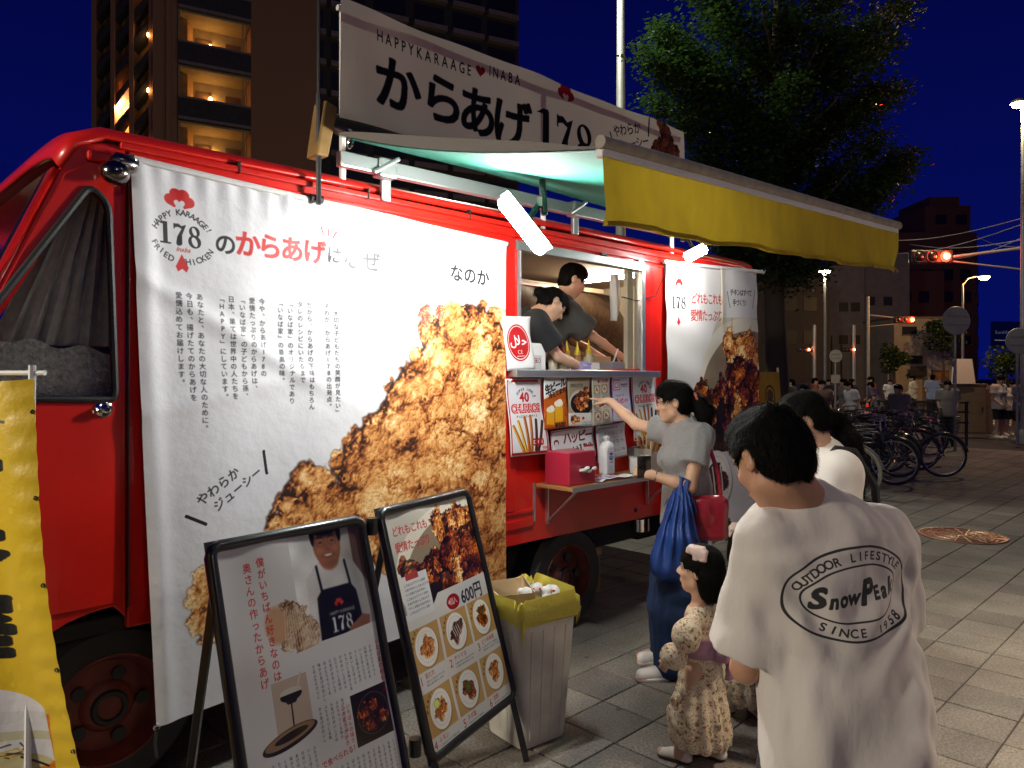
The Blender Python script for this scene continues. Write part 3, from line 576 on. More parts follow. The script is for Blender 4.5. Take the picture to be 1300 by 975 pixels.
def shirt_logo():
    """mask only: ink = 1"""
    c = Canvas(560, 400, (0, 0, 0)); K = (1, 1, 1); cx, cy = 280, 200; r = -.12
    c.ell(cx, cy, 262, 172, K, hole=.0, ang=r); c.ell(cx, cy, 253, 163, (0, 0, 0), ang=r); c.ell(cx, cy, 200, 104, K, ang=r); c.ell(cx, cy, 192, 97, (0, 0, 0), ang=r)
    c.arc('OUTDOOR LIFESTYLE', cx, cy, 224, 134, 200, 342, 44, K, .03, rot=r); c.arc('SINCE 1958', cx, cy, 226, 136, 132, 44, 44, K, .03, inward=True, rot=r)
    x = 112; y = 170
    for chh, sz, dy, ad in (('S', 112, -18, 56), ('n', 76, 14, 42), ('o', 76, 14, 40), ('w', 76, 14, 56), ('P', 124, -24, 58), ('E', 62, 24, 40), ('a', 76, 14, 40), ('k', 86, 2, 40)):
        c.ch(chh, x, y + dy - (x - 112) * .12, sz, K, r, .05, .86, 1, .22); x += ad * .93
    return c
# ---------------------------------------------------------------- smooth bodies: distance field -> surface nets
class Field:
    def __init__(s, lo, hi, h):
        s.h = h; s.lo = np.array(lo, np.float32) - 3 * h; n = ((np.array(hi) + 3 * h - s.lo) / h).astype(int) + 1; s.n = n
        s.D = np.full(tuple(n), 1.0, np.float32)
    def _blk(s, lo, hi):
        a = np.clip(((np.array(lo) - s.lo) / s.h).astype(int), 0, s.n); b = np.clip(((np.array(hi) - s.lo) / s.h).astype(int) + 2, 0, s.n)
        if (b <= a).any(): return None
        g = [s.lo[i] + s.h * np.arange(a[i], b[i], dtype=np.float32) for i in range(3)]
        X = np.stack(np.meshgrid(*g, indexing='ij'), -1); return tuple(slice(a[i], b[i]) for i in range(3)), X
    def _comb(s, sl, d, k, op):
        D = s.D[sl]
        if op == 'sub': s.D[sl] = np.maximum(D, -d); return
        if op == 'int': s.D[sl] = np.maximum(D, d); return
        if k <= 0: s.D[sl] = np.minimum(D, d); return
        g = np.clip(.5 + .5 * (D - d) / k, 0, 1); s.D[sl] = D * (1 - g) + d * g - k * g * (1 - g)
    def cap(s, a, b, ra, rb=None, k=.02, op='add'):
        rb = ra if rb is None else rb; a = np.array(a, np.float32); b = np.array(b, np.float32); R = max(ra, rb) + (k if op == 'add' else 0) + 3 * s.h
        q = s._blk(np.minimum(a, b) - R, np.maximum(a, b) + R)
        if q is None: return s
        sl, X = q; ab = b - a; L = float(ab @ ab) or 1e-9; t = np.clip(((X - a) @ ab) / L, 0, 1); d = np.linalg.norm(X - a - t[..., None] * ab, axis=-1) - (ra + (rb - ra) * t)
        s._comb(sl, d, k, op); return s
    def path(s, pts, rs, k=.015, op='add'):
        for i in range(len(pts) - 1): s.cap(pts[i], pts[i + 1], rs[i], rs[i + 1], k, op)
        return s
    def ell(s, c, r, M=None, k=.02, op='add'):
        c = np.array(c, np.float32); r = np.array(r, np.float32); R = float(r.max()) + (k if op == 'add' else 0) + 3 * s.h; q = s._blk(c - R, c + R)
        if q is None: return s
        sl, X = q; P = X - c
        if M is not None: P = P @ np.array(M, np.float32)          # columns = local axes
        k0 = np.linalg.norm(P / r, axis=-1); k1 = np.linalg.norm(P / (r * r), axis=-1) + 1e-6; s._comb(sl, k0 * (k0 - 1) / k1, k, op); return s
    def boxr(s, c, r, M=None, rad=.01, k=.01, op='add'):
        c = np.array(c, np.float32); r = np.array(r, np.float32); R = float(np.linalg.norm(r)) + k + 3 * s.h; q = s._blk(c - R, c + R)
        if q is None: return s
        sl, X = q; P = X - c
        if M is not None: P = P @ np.array(M, np.float32)
        Q = np.abs(P) - (r - rad); d = np.linalg.norm(np.maximum(Q, 0), axis=-1) + np.minimum(Q.max(-1), 0) - rad; s._comb(sl, d, k, op); return s
    def plane(s, p, n):        # keep the side the normal points away from
        g = [s.lo[i] + s.h * np.arange(s.n[i], dtype=np.float32) for i in range(3)]; p = np.array(p, np.float32); n = np.array(n, np.float32); n = n / np.linalg.norm(n)
        d = (g[0] - p[0])[:, None, None] * n[0] + (g[1] - p[1])[None, :, None] * n[1] + (g[2] - p[2])[None, None] * n[2]; s.D = np.maximum(s.D, d); return s
    def warp(s, f):
        sl, X = s._blk(s.lo, s.lo + s.n * s.h); s.D[sl] += f(X); return s
    def mesh(s, name, m=None, base=(0, 0, 0), parent=None, smooth=1):
        D = s.D; I = D < 0; nx, ny, nz = D.shape
        c = I[:-1, :-1, :-1].astype(np.int8)
        for dx in (0, 1):
            for dy in (0, 1):
                for dz in (0, 1):
                    if dx or dy or dz: c = c + I[dx:nx - 1 + dx, dy:ny - 1 + dy, dz:nz - 1 + dz]
        act = (c > 0) & (c < 8); idx = -np.ones(act.shape, np.int32); cells = np.argwhere(act); nv = len(cells)
        if nv == 0: raise ValueError('empty field ' + name)
        idx[act] = np.arange(nv); acc = np.zeros((nv, 3), np.float32); cnt = np.zeros(nv, np.float32)
        cor = [(a, b, d) for a in (0, 1) for b in (0, 1) for d in (0, 1)]
        val = {q: D[cells[:, 0] + q[0], cells[:, 1] + q[1], cells[:, 2] + q[2]] for q in cor}
        for q in cor:
            for ax in range(3):
                if q[ax]: continue
                e = list(q); e[ax] = 1; e = tuple(e); a, b = val[q], val[e]; cr = (a < 0) != (b < 0); t = np.where(cr, a / np.where(np.abs(a - b) < 1e-9, 1, a - b), 0)
                p = np.tile(np.array(q, np.float32), (nv, 1)); p[:, ax] = t; acc[cr] += p[cr]; cnt[cr] += 1
        V = (cells + acc / cnt[:, None]) * s.h + s.lo; Fs = []
        for ax in range(3):
            o1, o2 = [(1, 2), (2, 0), (0, 1)][ax]; sl0 = [slice(1, n - 1) for n in D.shape]; A = D[tuple(slice(0, -1) if i == ax else slice(1, -1) for i in range(3))]; B = D[tuple(slice(1, None) if i == ax else slice(1, -1) for i in range(3))]
            cr = np.argwhere((A < 0) != (B < 0)); sgn = A[tuple(cr.T)] < 0
            for i in range(3):
                if i != ax: cr[:, i] += 1
            def g(d1, d2):
                q = cr.copy(); q[:, o1] -= d1; q[:, o2] -= d2; return idx[tuple(q.T)]
            f = np.stack([g(1, 1), g(0, 1), g(0, 0), g(1, 0)], 1); f[~sgn] = f[~sgn][:, ::-1]; Fs.append(f)
        Fc = np.concatenate(Fs); Fc = Fc[(Fc >= 0).all(1)]
        for _ in range(smooth):
            S = np.zeros_like(V); n = np.zeros(nv, np.float32)
            for a in range(4): b = (a + 1) % 4; np.add.at(S, Fc[:, a], V[Fc[:, b]]); np.add.at(n, Fc[:, a], 1); np.add.at(S, Fc[:, b], V[Fc[:, a]]); np.add.at(n, Fc[:, b], 1)
            V = V * .5 + .5 * S / np.maximum(n, 1)[:, None]
        me = bpy.data.meshes.new(name); V = (V - np.array(base, np.float32)).astype(np.float32)
        me.vertices.add(nv); me.vertices.foreach_set('co', V.ravel()); me.loops.add(len(Fc) * 4); me.loops.foreach_set('vertex_index', Fc.ravel().astype(np.int32))
        me.polygons.add(len(Fc)); me.polygons.foreach_set('loop_start', (np.arange(len(Fc)) * 4).astype(np.int32))
        me.polygons.foreach_set('use_smooth', np.ones(len(Fc), bool)); me.update(calc_edges=True); me.validate()
        if m is not None: me.materials.append(m)
        return link(name, me, parent)
def unit(v): v = np.array(v, float); return v / np.linalg.norm(v)
def frame(f, up=(0, 0, 1)):       # columns: right-of-body, forward, up
    f = unit(f); r = unit(np.cross(f, up)); u = np.cross(r, f); return np.stack([r, f, u], 1)
def lerp(a, b, t): return np.array(a, float) * (1 - t) + np.array(b, float) * t
def foldnoise(X, amp, sc, seed=0):
    r = np.random.default_rng(seed); d = np.zeros(X.shape[:-1], np.float32)
    for i in range(5):
        k = r.normal(size=3) * np.array(sc) * (1 + .5 * i); w = r.normal(size=3) * np.array(sc) * .6
        d += np.sin(X @ k.astype(np.float32) + 1.6 * np.sin(X @ w.astype(np.float32) + r.random() * 6) + r.random() * 6) / (1 + .35 * i)
    return amp * d / 2.6
def head(fld, c, M, s=1.0, ears=True, k=.012):
    """skull, jaw, nose, brow, lips, ears; M columns right, forward, up; height of the head about .225 * s"""
    R, Fw, Up = M[:, 0], M[:, 1], M[:, 2]; c = np.array(c, float); p = lambda x, y, z: c + (R * x + Fw * y + Up * z) * s
    fld.ell(p(0, -.008, .028), np.array((.073, .092, .085)) * s, M, k); fld.ell(p(0, .024, -.03), np.array((.060, .066, .078)) * s, M, k * 2)
    fld.ell(p(0, .052, -.085), np.array((.030, .028, .024)) * s, M, .02 * s); fld.cap(p(-.045, .012, -.062), p(0, .055, -.09), .02 * s, .02 * s, .02 * s); fld.cap(p(.045, .012, -.062), p(0, .055, -.09), .02 * s, .02 * s, .02 * s)
    fld.cap(p(0, .086, .012), p(0, .107, -.024), .008 * s, .0125 * s, .010 * s)
    for e in (-1, 1):
        fld.ell(p(e * .013, .097, -.030), np.array((.009, .011, .008)) * s, M, .006 * s); fld.cap(p(e * .012, .087, .030), p(e * .045, .073, .028), .010 * s, .009 * s, .012 * s); fld.ell(p(e * .031, .087, .010), np.array((.017, .010, .010)) * s, M, op='sub'); fld.ell(p(e * .03, .076, .010), np.array((.014, .010, .010)) * s, M, .004)
        fld.ell(p(e * .040, .06, -.02), np.array((.022, .02, .02)) * s, M, .015 * s)
        if ears: fld.ell(p(e * .076, -.008, -.004), np.array((.009, .020, .032)) * s, M, .006); fld.ell(p(e * .083, -.004, 0), np.array((.006, .010, .018)) * s, M, op='sub')
    fld.cap(p(-.020, .086, -.055), p(.020, .086, -.055), .007 * s, .007 * s, .006 * s); fld.cap(p(-.015, .084, -.066), p(.015, .084, -.066), .008 * s, .008 * s, .006 * s)
def face_bits(par, base, c, M, s=1.0, glasses=None, MT=None):
    R, Fw, Up = [Vector(M[:, i]) for i in range(3)]; c = Vector(c) - Vector(base); p = lambda x, y, z: c + (R * x + Fw * y + Up * z) * s; Mr = Matrix((R, Fw, Up)).transposed()
    for e in (-1, 1):
        MB().ball(p(e * .030, .079, .010), (.0125 * s, .0085 * s, .0075 * s), 10, Mr).build('eye', MT['eyewhite'], par, True); MB().ball(p(e * .030, .0872 , .009), (.0058 * s, .003 * s, .0062 * s), 8, Mr).build('iris', MT['dark'], par, True)
        MB().tube([p(e * .014, .094, .031), p(e * .03, .090, .036), p(e * .047, .078, .031)], [.003 * s, .0036 * s, .002 * s], 6).build('eyebrow', MT['hair'], par, True)
    MB().ball(p(0, .090, -.0585), (.021 * s, .006 * s, .0062 * s), 10, Mr).build('lips', MT['lip'], par, True)
    if glasses:
        g = MB()
        for e in (-1, 1):
            g.ring(p(e * .031, .098, .006), Fw, .021 * s, .0016 * s, 16, 5); g.tube([p(e * .052, .096, .012), p(e * .078, .07, .014), p(e * .080, -.005, .012)], .0018 * s, 5)
        g.tube([p(-.010, .100, .010), p(.010, .100, .010)], .0016 * s, 5); g.build('glasses', glasses, par, True)
def hand(fld, w, d, n, side=1, curl=.3, point=False, s=1.0, spread=.12):
    """w wrist, d towards the fingers, n out of the back of the hand; side = which way the thumb lies (+1: d x n)"""
    d, n = unit(d), unit(n); n = unit(n - d * (d @ n)); t = np.cross(d, n) * side; w = np.array(w, float)
    M = np.stack([t, d, n], 1); fld.ell(w + d * .045 * s, np.array((.038, .050, .015)) * s, M, .012); fld.cap(w, w + d * .03 * s, .024 * s, .026 * s, .012)
    L = [.068, .076, .072, .056]
    for i in range(4):
        off = (.028 - .0185 * i) * s; b = w + d * .082 * s + t * off; dd = unit(d + t * spread * (1.5 - i) * .5); cu = curl if not (point and i == 0) else .03
        if point and i > 0: cu = 1.25
        p = b; a = 0; r = .0088 * s; pts = [w + d * .05 * s + t * off * .9, b]; rs = [.010 * s, .0095 * s]
        for j, q in enumerate((.42, .32, .26)): a += cu * (.9 if j == 0 else 1.1); p = p + (dd * math.cos(a) - n * math.sin(a)) * L[i] * q * s; pts.append(p); rs.append(r * (1 - .10 * (j + 1)))
        fld.path(pts, rs, .004)
    b = w + d * .022 * s + t * .026 * s; p1 = b + (t * .62 + d * .7 - n * .3) * .040 * s; p2 = p1 + (t * (.25 - curl * .3) + d * .85 - n * (.25 + curl * .5)) * .030 * s; p3 = p2 + (d * .9 - t * curl * .4 - n * (.2 + curl * .6)) * .022 * s
    fld.path([b, p1, p2, p3], [.015 * s, .0115 * s, .0102 * s, .0085 * s], .006)
def add_strands(o, n, L, c, lift, w=.0007):
    """fine tapering strands lying on the hair, combed down and back from the crown"""
    me = o.data; nv = len(me.vertices); co = np.zeros(nv * 3, np.float32); me.vertices.foreach_get('co', co); co = co.reshape(-1, 3); no = np.zeros(nv * 3, np.float32); me.vertices.foreach_get('normal', no); no = no.reshape(-1, 3)
    r = np.random.default_rng(n); i = r.integers(0, nv, n); p = co[i]; q = no[i]; top = np.array(c, np.float32) + np.array((0, 0, .13), np.float32); t = p - top; t = t - q * (t * q).sum(1)[:, None]; t /= np.linalg.norm(t, axis=1)[:, None] + 1e-6
    t = t + r.normal(size=t.shape) * .16; t = t + q * lift; t /= np.linalg.norm(t, axis=1)[:, None]; sd = np.cross(t, q); sd /= np.linalg.norm(sd, axis=1)[:, None] + 1e-6; l = (L * (.5 + r.random(n)))[:, None]; p = p - q * .0008 + r.normal(size=p.shape) * .001
    mid = p + t * l * .55 + q * .0022; tip = p + t * l - q * (.0 if lift > .2 else .0008); V = np.stack([p - sd * w, p + sd * w, mid + sd * w * .8, mid - sd * w * .8, tip], 1).reshape(-1, 3); b = np.arange(n) * 5; g = MB(); g.v = [tuple(x) for x in V]
    for k in b: k = int(k); g.f.append((k, k + 1, k + 2, k + 3)); g.f.append((k + 3, k + 2, k + 4))
    s = g.build('strands', me.materials[0], o); s['kind'] = 'stuff'; return o
def person_fields(P, h=.008):
    """P: dict of joints in world space; returns nothing but adds body, shirt, trousers, hair, shoes as children of an Empty"""
    g = lambda k: np.array(P[k], float); s = P.get('s', 1.0); base = np.array((P['root'][0], P['root'][1], 0.0)); MT = P['mats']
    root = empty('person', tuple(base), 0, P['label'], 'person', P.get('group'))
    up = unit(g('neck') - g('pelvis')); fc = unit(P['face']); Mh = frame(fc, P.get('headup', (0, 0, 1))); fb = P['front']; Mb = frame(unit(np.array(fb, float)), up); Rb, Fb = Mb[:, 0], Mb[:, 1]
    allp = np.array([g(k) for k in ('head', 'neck', 'pelvis', 'shR', 'shL', 'elR', 'elL', 'wrR', 'wrL', 'knR', 'knL', 'anR', 'anL')]); lo = allp.min(0) - .24 * s; hi = allp.max(0) + .24 * s; lo[2] = max(lo[2], -.02)
    bw = P.get('bulk', 1.0) * s
    def torso(f, e):
        pe, nk = g('pelvis'), g('neck'); ch = lerp(pe, nk, .68); wa = lerp(pe, nk, .36)
        f.ell(pe + up * .0, np.array((.158, .110, .12)) * bw + e, Mb, .04); f.ell(wa, np.array((.138, .098, .13)) * bw + e, Mb, .05); f.ell(ch, np.array((.165, .112, .17)) * bw + e, Mb, .05)
        f.cap(g('shR'), g('shL'), .052 * bw + e, .052 * bw + e, .05); f.cap(lerp(pe, nk, .9), nk, .07 * bw + e, .05 * bw + e, .04)
        if P.get('female'):
            for q in (-1, 1): f.ell(ch + Fb * .085 * s + Rb * q * .07 * s - up * .03 * s, np.array((.062, .055, .062)) * s + e, Mb, .03)
    def arm(f, S_, ru=.043, re=.035, rw=.025, e=0, t=1.0):
        sh, el, wr = g('sh' + S_), g('el' + S_), g('wr' + S_)
        f.cap(sh, el, ru * bw + e, re * bw + e, .03)
        f.cap(el, lerp(el, wr, .4), re * bw + e, (re * 1.0) * bw + e, .02); f.cap(lerp(el, wr, .4), wr, re * bw + e, rw * bw + e, .015)
    def leg(f, S_, e=0, w=1.0, k=.03):
        hp = g('pelvis') + Rb * (.085 * bw if S_ == 'R' else -.085 * bw) - up * .03 * s; kn, an = g('kn' + S_), g('an' + S_)
        f.cap(hp, kn, .085 * bw + e, .056 * bw * w + e, k); f.cap(kn, lerp(kn, an, .35), .056 * bw * w + e, .056 * bw * w + e, .02); f.cap(lerp(kn, an, .35), an, .056 * bw * w + e, .036 * bw * w + e, .02)
    def foot(f, S_, e=0):
        an = g('an' + S_); d = np.array(P.get('toe' + S_, fb), float); d[2] = 0; d = unit(d); he = an.copy(); he[2] = an[2] - .045 * s; f.cap(an, he - d * .03 * s, .036 * s + e, .034 * s + e, .02); f.cap(he - d * .035 * s, he + d * .11 * s, .034 * s + e, .032 * s + e, .02); f.cap(he + d * .10 * s, he + d * .155 * s - np.array((0, 0, .006)), .034 * s + e, .027 * s + e, .02)
        f.plane((0, 0, he[2] - .034 * s - e), (0, 0, -1)) if False else None
    # body
    f = Field(lo, hi, h); torso(f, -.008); f.cap(g('neck') - up * .02, g('head') - Mh[:, 2] * .05 * s - Mh[:, 1] * .015 * s, .054 * s * P.get('neckw', 1), .050 * s * P.get('neckw', 1), .03); head(f, g('head'), Mh, s)
    for S_ in 'RL':
        arm(f, S_); leg(f, S_); foot(f, S_)
        H = P.get('hand' + S_)
        if H: hand(f, g('wr' + S_), H.get('d', g('wr' + S_) - g('el' + S_)), H['n'], H.get('side', 1), H.get('curl', .3), H.get('point', False), s)
        else: q = unit(g('wr' + S_) - g('el' + S_)); f.ell(g('wr' + S_) + q * .06 * s, np.array((.03, .07, .035)) * s, frame(q, (0.1, 1, 0) if abs(q[2]) > .8 else (0, 0, 1)), .015)
    body = f.mesh('body', MT['skin'], base, root); face_bits(root, base, g('head'), Mh, s, P.get('glasses'), MT)
    # shirt
    if 'shirt' in MT:
        e = P.get('ease', .018); f = Field(lo, hi, P.get('hs', h))
        fr = P.get('sleeve', .62); fl = P.get('sleevew', 1.25)
        for S_ in 'RL':            # sleeves with open cuffs first, the trunk of the shirt over them
            sh, el, wr = g('sh' + S_), g('el' + S_), g('wr' + S_); en = lerp(sh, el, fr); ax = unit(en - sh)
            f.cap(sh, en, .050 * bw * fl + e * .5, .050 * bw * fl + e, .0)
            q = f._blk(en - .17 * s, en + .19 * s); sl, X = q; dd = (X - en.astype(np.float32)) @ ax.astype(np.float32); rad = np.linalg.norm(X - en.astype(np.float32) - dd[..., None] * ax.astype(np.float32), axis=-1)
            f.D[sl] = np.maximum(f.D[sl], np.where(rad < .17 * s, dd, -1))
            f.cap(en - ax * .015 * s, en + ax * .05 * s, .030 * bw * fl + e * .4, .034 * bw * fl + e * .4, 0, 'sub')
        torso(f, e); pe = g('pelvis'); hem = P.get('hem', .12); fla = P.get('flare', .0)
        for q_ in (1, -1): f.cap(pe + Rb * .045 * bw * q_ - up * (hem - .02), lerp(pe, g('neck'), .3) + Rb * .045 * bw * q_, (.120 + fla) * bw + e, .11 * bw + e, .05)
        if 'shirtfold' in P: f.warp(P['shirtfold'])
        f.plane(pe - up * hem, -up)
        nk = g('neck') + up * .012 * s; f.ell(nk + Mb[:, 1] * .012 + up * P.get('collar', .02), np.array((.066, .060, .035)) * bw, Mb, op='sub')
        sh_ = f.mesh('shirt', MT['shirt'], base, root, smooth=P.get('ss', 1))
        MB().ring(Vector(nk - base + Mb[:, 1] * .008 - up * .008), Vector(unit(up + Fb * .25)), .063 * bw, .007 * s, 28, 6).build('collar', MT['shirt'], sh_, True) if P.get('ring', True) else None
    if 'trousers' in MT:
        f = Field(lo, hi, h); w = P.get('legw', 1.3); e = .014; pe = g('pelvis'); f.ell(pe, np.array((.160, .115, .125)) * bw + .010, Mb, .03)
        for S_ in 'RL':
            leg(f, S_, e, w)
            if P.get('short'): f.plane((0, 0, P['short']), (0, 0, -1))
        f.warp(lambda X: foldnoise(X, .004, (30, 30, 14), 3)); f.plane(pe + up * .10 * s, up); f.mesh('trousers' if not P.get('short') else 'shorts', MT['trousers'], base, root)
    if 'shoe' in MT:
        for S_ in 'RL':
            an = g('an' + S_); f = Field(an - .22 * s, an + .22 * s, max(.004, h * .6)); foot(f, S_, .008 * s); f.plane(an + np.array((0, 0, .02 * s)), (0, 0, 1)); f.plane((0, 0, max(.0, an[2] - .088 * s)), (0, 0, -1)); f.mesh('shoe', MT['shoe'], base, root)
    # hair
    hs = P.get('hair', 'short'); c = g('head'); R, Fw, Up = Mh[:, 0], Mh[:, 1], Mh[:, 2]; p = lambda x, y, z: c + (R * x + Fw * y + Up * z) * s
    f = Field(c - .42 * s, c + .24 * s, P.get('hh', .005)); f.ell(p(0, -.012, .038), np.array((.084, .104, .092)) * s, Mh, .01)
    if hs == 'short': f.ell(p(0, -.045, -.012), np.array((.076, .062, .075)) * s, Mh, .02); f.ell(p(0, .02, .075), np.array((.07, .075, .055)) * s, Mh, .02)
    else:
        f.ell(p(0, -.05, -.015), np.array((.078, .062, .08)) * s, Mh, .02)
    # open the face and the ears
    f.ell(p(0, .098, -.03), np.array((.072, .062, .088)) * s, Mh, op='sub')
    f.ell(p(-.07, .03, -.035), np.array((.035, .048, .055)) * s, Mh, op='sub'); f.ell(p(.07, .03, -.035), np.array((.035, .048, .055)) * s, Mh, op='sub')
    for e_ in (-1, 1): f.ell(p(e_ * .08, -.006, -.008), np.array((.02, .024, .036)) * s, Mh, op='sub')
    if 'hairfn' in P: P['hairfn'](f, p, Mh)
    f.warp(lambda X: foldnoise((X - c.astype(np.float32)) @ Mh.astype(np.float32), .0035 * s, (85, 40, 25), 9) + foldnoise((X - c.astype(np.float32)) @ Mh.astype(np.float32), .002 * s, (200, 90, 60), 19)); ho = f.mesh('hair', MT['hair'], base, root)
    if P.get('strands'): add_strands(ho, P['strands'], .011 if hs == 'short' and not 'hairfn' in P else .035, c - base, .35 if hs == 'short' and not 'hairfn' in P else .05)
    return root
# ---------------------------------------------------------------- materials
M = {}
M['red'] = mat('red_paint', (.60, .012, .006), .32, coat=.3, var=.16, scale=2.2, detail=8, bump=.04, bscale=7)
M['black'] = mat('black_rubber', (.012, .012, .013), .55, bump=.1, bscale=80)
M['blackpaint'] = mat('black_powder_coat', (.012, .012, .014), .3, coat=.2)
M['dark'] = mat('black_plastic', (.02, .02, .02), .35)
M['under'] = mat('underbody', (.012, .011, .011), .85, var=.3, scale=8)
M['dchrome'] = mat('dull_chrome', (.22, .2, .19), .18, metal=1)
M['chrome'] = mat('chrome', (.75, .75, .76), .12, metal=1)
M['alu'] = mat('brushed_aluminium', (.62, .62, .62), .35, metal=.85, bump=.05, bscale=60, stretch=(1, 30, 1))
M['whitepaint'] = mat('white_paint', (.78, .78, .76), .4, var=.06, scale=9)
M['beige'] = mat('beige_panel', (.50, .42, .30), .6, var=.08, scale=4)
M['curtain'] = mat('brown_curtain', (.045, .024, .012), .6, var=.5, scale=30, bump=.3, bscale=40, stretch=(1, 1, .3))
M['greycurtain'] = mat('grey_curtain', (.60, .55, .48), .9, var=.15, scale=30, bump=.4, bscale=90)
M['foil'] = mat('silver_sunshade', (.80, .77, .68), .4, metal=.15, var=.3, scale=60, bump=1, bscale=90, bdist=.02)
M['glass'] = mat('window_glass', (.9, .92, .92), .04, trans=1); M['glass'].node_tree.nodes['Principled BSDF'].inputs['IOR'].default_value = 1.12
M['darkglass'] = mat('dark_windscreen', (.012, .012, .014), .06, coat=.6)
M['wood'] = mat('varnished_wood', (.36, .17, .06), .38, var=.3, scale=6, stretch=(1, 14, 14), bump=.08, bscale=30, coat=.25)
M['crateboard'] = mat('brown_board', (.22, .13, .06), .8, var=.15, scale=12)
M['cloth_white'] = mat('white_cloth', (.7, .69, .66), .8, bump=.3, bscale=25)
M['rust'] = mat('dull_red_wheel', (.13, .02, .012), .55, var=.3, scale=12)
# ---------------------------------------------------------------- food truck
TR = N * D0
truck = empty('food_truck', tuple(TR), YAW, 'red step van kitchen truck parked along the pavement', 'truck')
TW = 1.82; S1 = 5.80; ZB = .62; ZT = 2.46
def tb(name, m, *boxes, bevel=.006, parent=truck):
    b = MB()
    for q in boxes: b.box(*q)
    return b.build(name, m, parent, bevel=bevel)
WN = (3.02, 4.21, 1.645, 2.345)      # service opening s0,s1,z0,z1
arch = [(.90 + .46 * math.cos(a), .33 + .42 * math.sin(a)) for a in np.linspace(math.radians(44), math.radians(150), 12)]
side = [(.93, .66), (S1, ZB), (S1, ZT + .02), (S1 - .03, ZT + .06), (.935, ZT)]
plate(side, [[(WN[0], WN[2]), (WN[1], WN[2] + .02), (WN[1], WN[3] + .03), (WN[0], WN[3])]], .045, 'side_panel', M['red'], truck, .006)
plate([(.93, .62), (S1, ZB), (S1, ZT + .06), (.93, ZT)], [], .04, 'side_panel', M['red'], truck, .006, y=TW - .04)
cabo = [(.925, .70)] + [(x, z) for x, z in arch if x < .92] + [(.30, .50), (.08, .48), (.07, .85), (.14, 1.12), (.235, 1.22), (.705, 2.34), (.76, 2.44), (.85, 2.47), (.925, 2.47)]
cwin = rounded([(.80, 2.30), (.862, 2.24), (.885, 1.545), (.875, 1.52), (.40, 1.535), (.36, 1.60)], .045)
plate(cabo, [cwin], .045, 'cab_side', M['red'], truck, .008)
plate(cabo, [cwin], .04, 'cab_side', M['red'], truck, .008, y=TW - .04)
cabd = plate([(.905, .765), (.905, 2.38), (.80, 2.385), (.722, 2.33), (.31, 1.40), (.31, 1.0), (.36, .80), (.50, .765)], [cwin], .012, 'cab_door', M['red'], truck, .003, y=-.011)
fr = MB(); fr.tube([Vector((x, -.014, z)) for x, z in cwin], .013, 8, closed=True); fr.build('window_rubber', M['black'], cabd, True)
tb('door_handle', M['chrome'], (.80, .82, -.04, -.01, 1.47, 1.49), parent=cabd); MB().lathe([(.030, 0), (.031, .006), (.022, .012)], (.845, -.011, 1.487), (0, -1, 0), 18).lathe([(.014, .012), (.015, .03), (.008, .036)], (.845, -.011, 1.487), (0, -1, 0), 14).build('lock', M['chrome'], cabd, True)
MB().box(.30, .95, .012, .016, 1.5, 2.34).build('window_pane', M['glass'], cabd)
g = MB(); g.grid(40, 20, lambda u, v: ((lambda a: a + (.905 - a) * u)(.30 + (1.72 + .62 * v - 1.22) * .426), .10 + .018 * math.sin(u * 38) + .008 * math.sin(u * 71 + v * 3), 1.72 + .62 * v)); g.build('curtain', M['greycurtain'], truck, True)
g = MB(); g.grid(50, 24, lambda u, v: (.44 + .46 * u, .07 + .006 * math.sin(u * 25 + v * 9) * math.sin(v * 14 + u * 5), 1.52 + (.23 - .05 * u + .012 * math.sin(u * 18)) * v)); g.build('sunshade', M['foil'], truck, True)
# roof with its crown, front and back
prof = [(S1, ZB), (S1, ZT), (S1 - .03, ZT + .06), (3.4, ZT + .045), (.86, ZT + .02), (.77, ZT - .02), (.712, 2.345)]
def strip(prof, d0, d1, n, crown=0.0, name='roof', m=M['red'], par=truck):
    g = MB(); k = len(prof)
    for j in range(n + 1):
        w = j / n; e = crown * (1 - (2 * w - 1) ** 4) ** .5 if crown else 0
        for s_, z_ in prof: g.v.append((s_, d0 + (d1 - d0) * w, z_ + (e if z_ > 2.3 else 0)))
    for j in range(n):
        for i in range(k - 1): g.f.append((j * k + i, j * k + i + 1, (j + 1) * k + i + 1, (j + 1) * k + i))
    return g.build(name, m, par, True, solid=.02, angle=50)
strip(prof, .0, TW, 24, .085)
ws = strip([(.712, 2.343), (.235, 1.22)], .09, TW - .09, 20, 0, 'windscreen', M['darkglass']); ws.location = (-.004, 0, .003)
strip([(.705, 2.34), (.235, 1.22)], .0, .085, 3, 0, 'windscreen_pillar'); strip([(.705, 2.34), (.235, 1.22)], TW - .085, TW, 3, 0, 'windscreen_pillar')
MB().tube([(.715, .09, 2.345), (.235, .09, 1.225), (.235, TW - .09, 1.225), (.715, TW - .09, 2.345)], .012, 8, closed=True).build('windscreen_rubber', M['black'], truck, True)
wp = MB(); wp.bar((.27, .5, 1.24), (.50, .40, 1.83), .02, .01); wp.bar((.36, .30, 1.62), (.58, .36, 2.02), .012, .012); wp.build('wiper', M['dark'], truck)
strip([(.235, 1.22), (.14, 1.12), (.07, .85), (.06, .5)], 0, TW, 12, 0, 'front_panel')
for e in (.22, TW - .22): MB().lathe([(.10, 0), (.105, .02), (.09, .03)], (.07, e, .85), (-1, 0, .1), 20).build('headlight', M['chrome'], truck, True)
tb('bumper', M['blackpaint'], (-.02, .10, .02, TW - .02, .38, .52), bevel=.03)
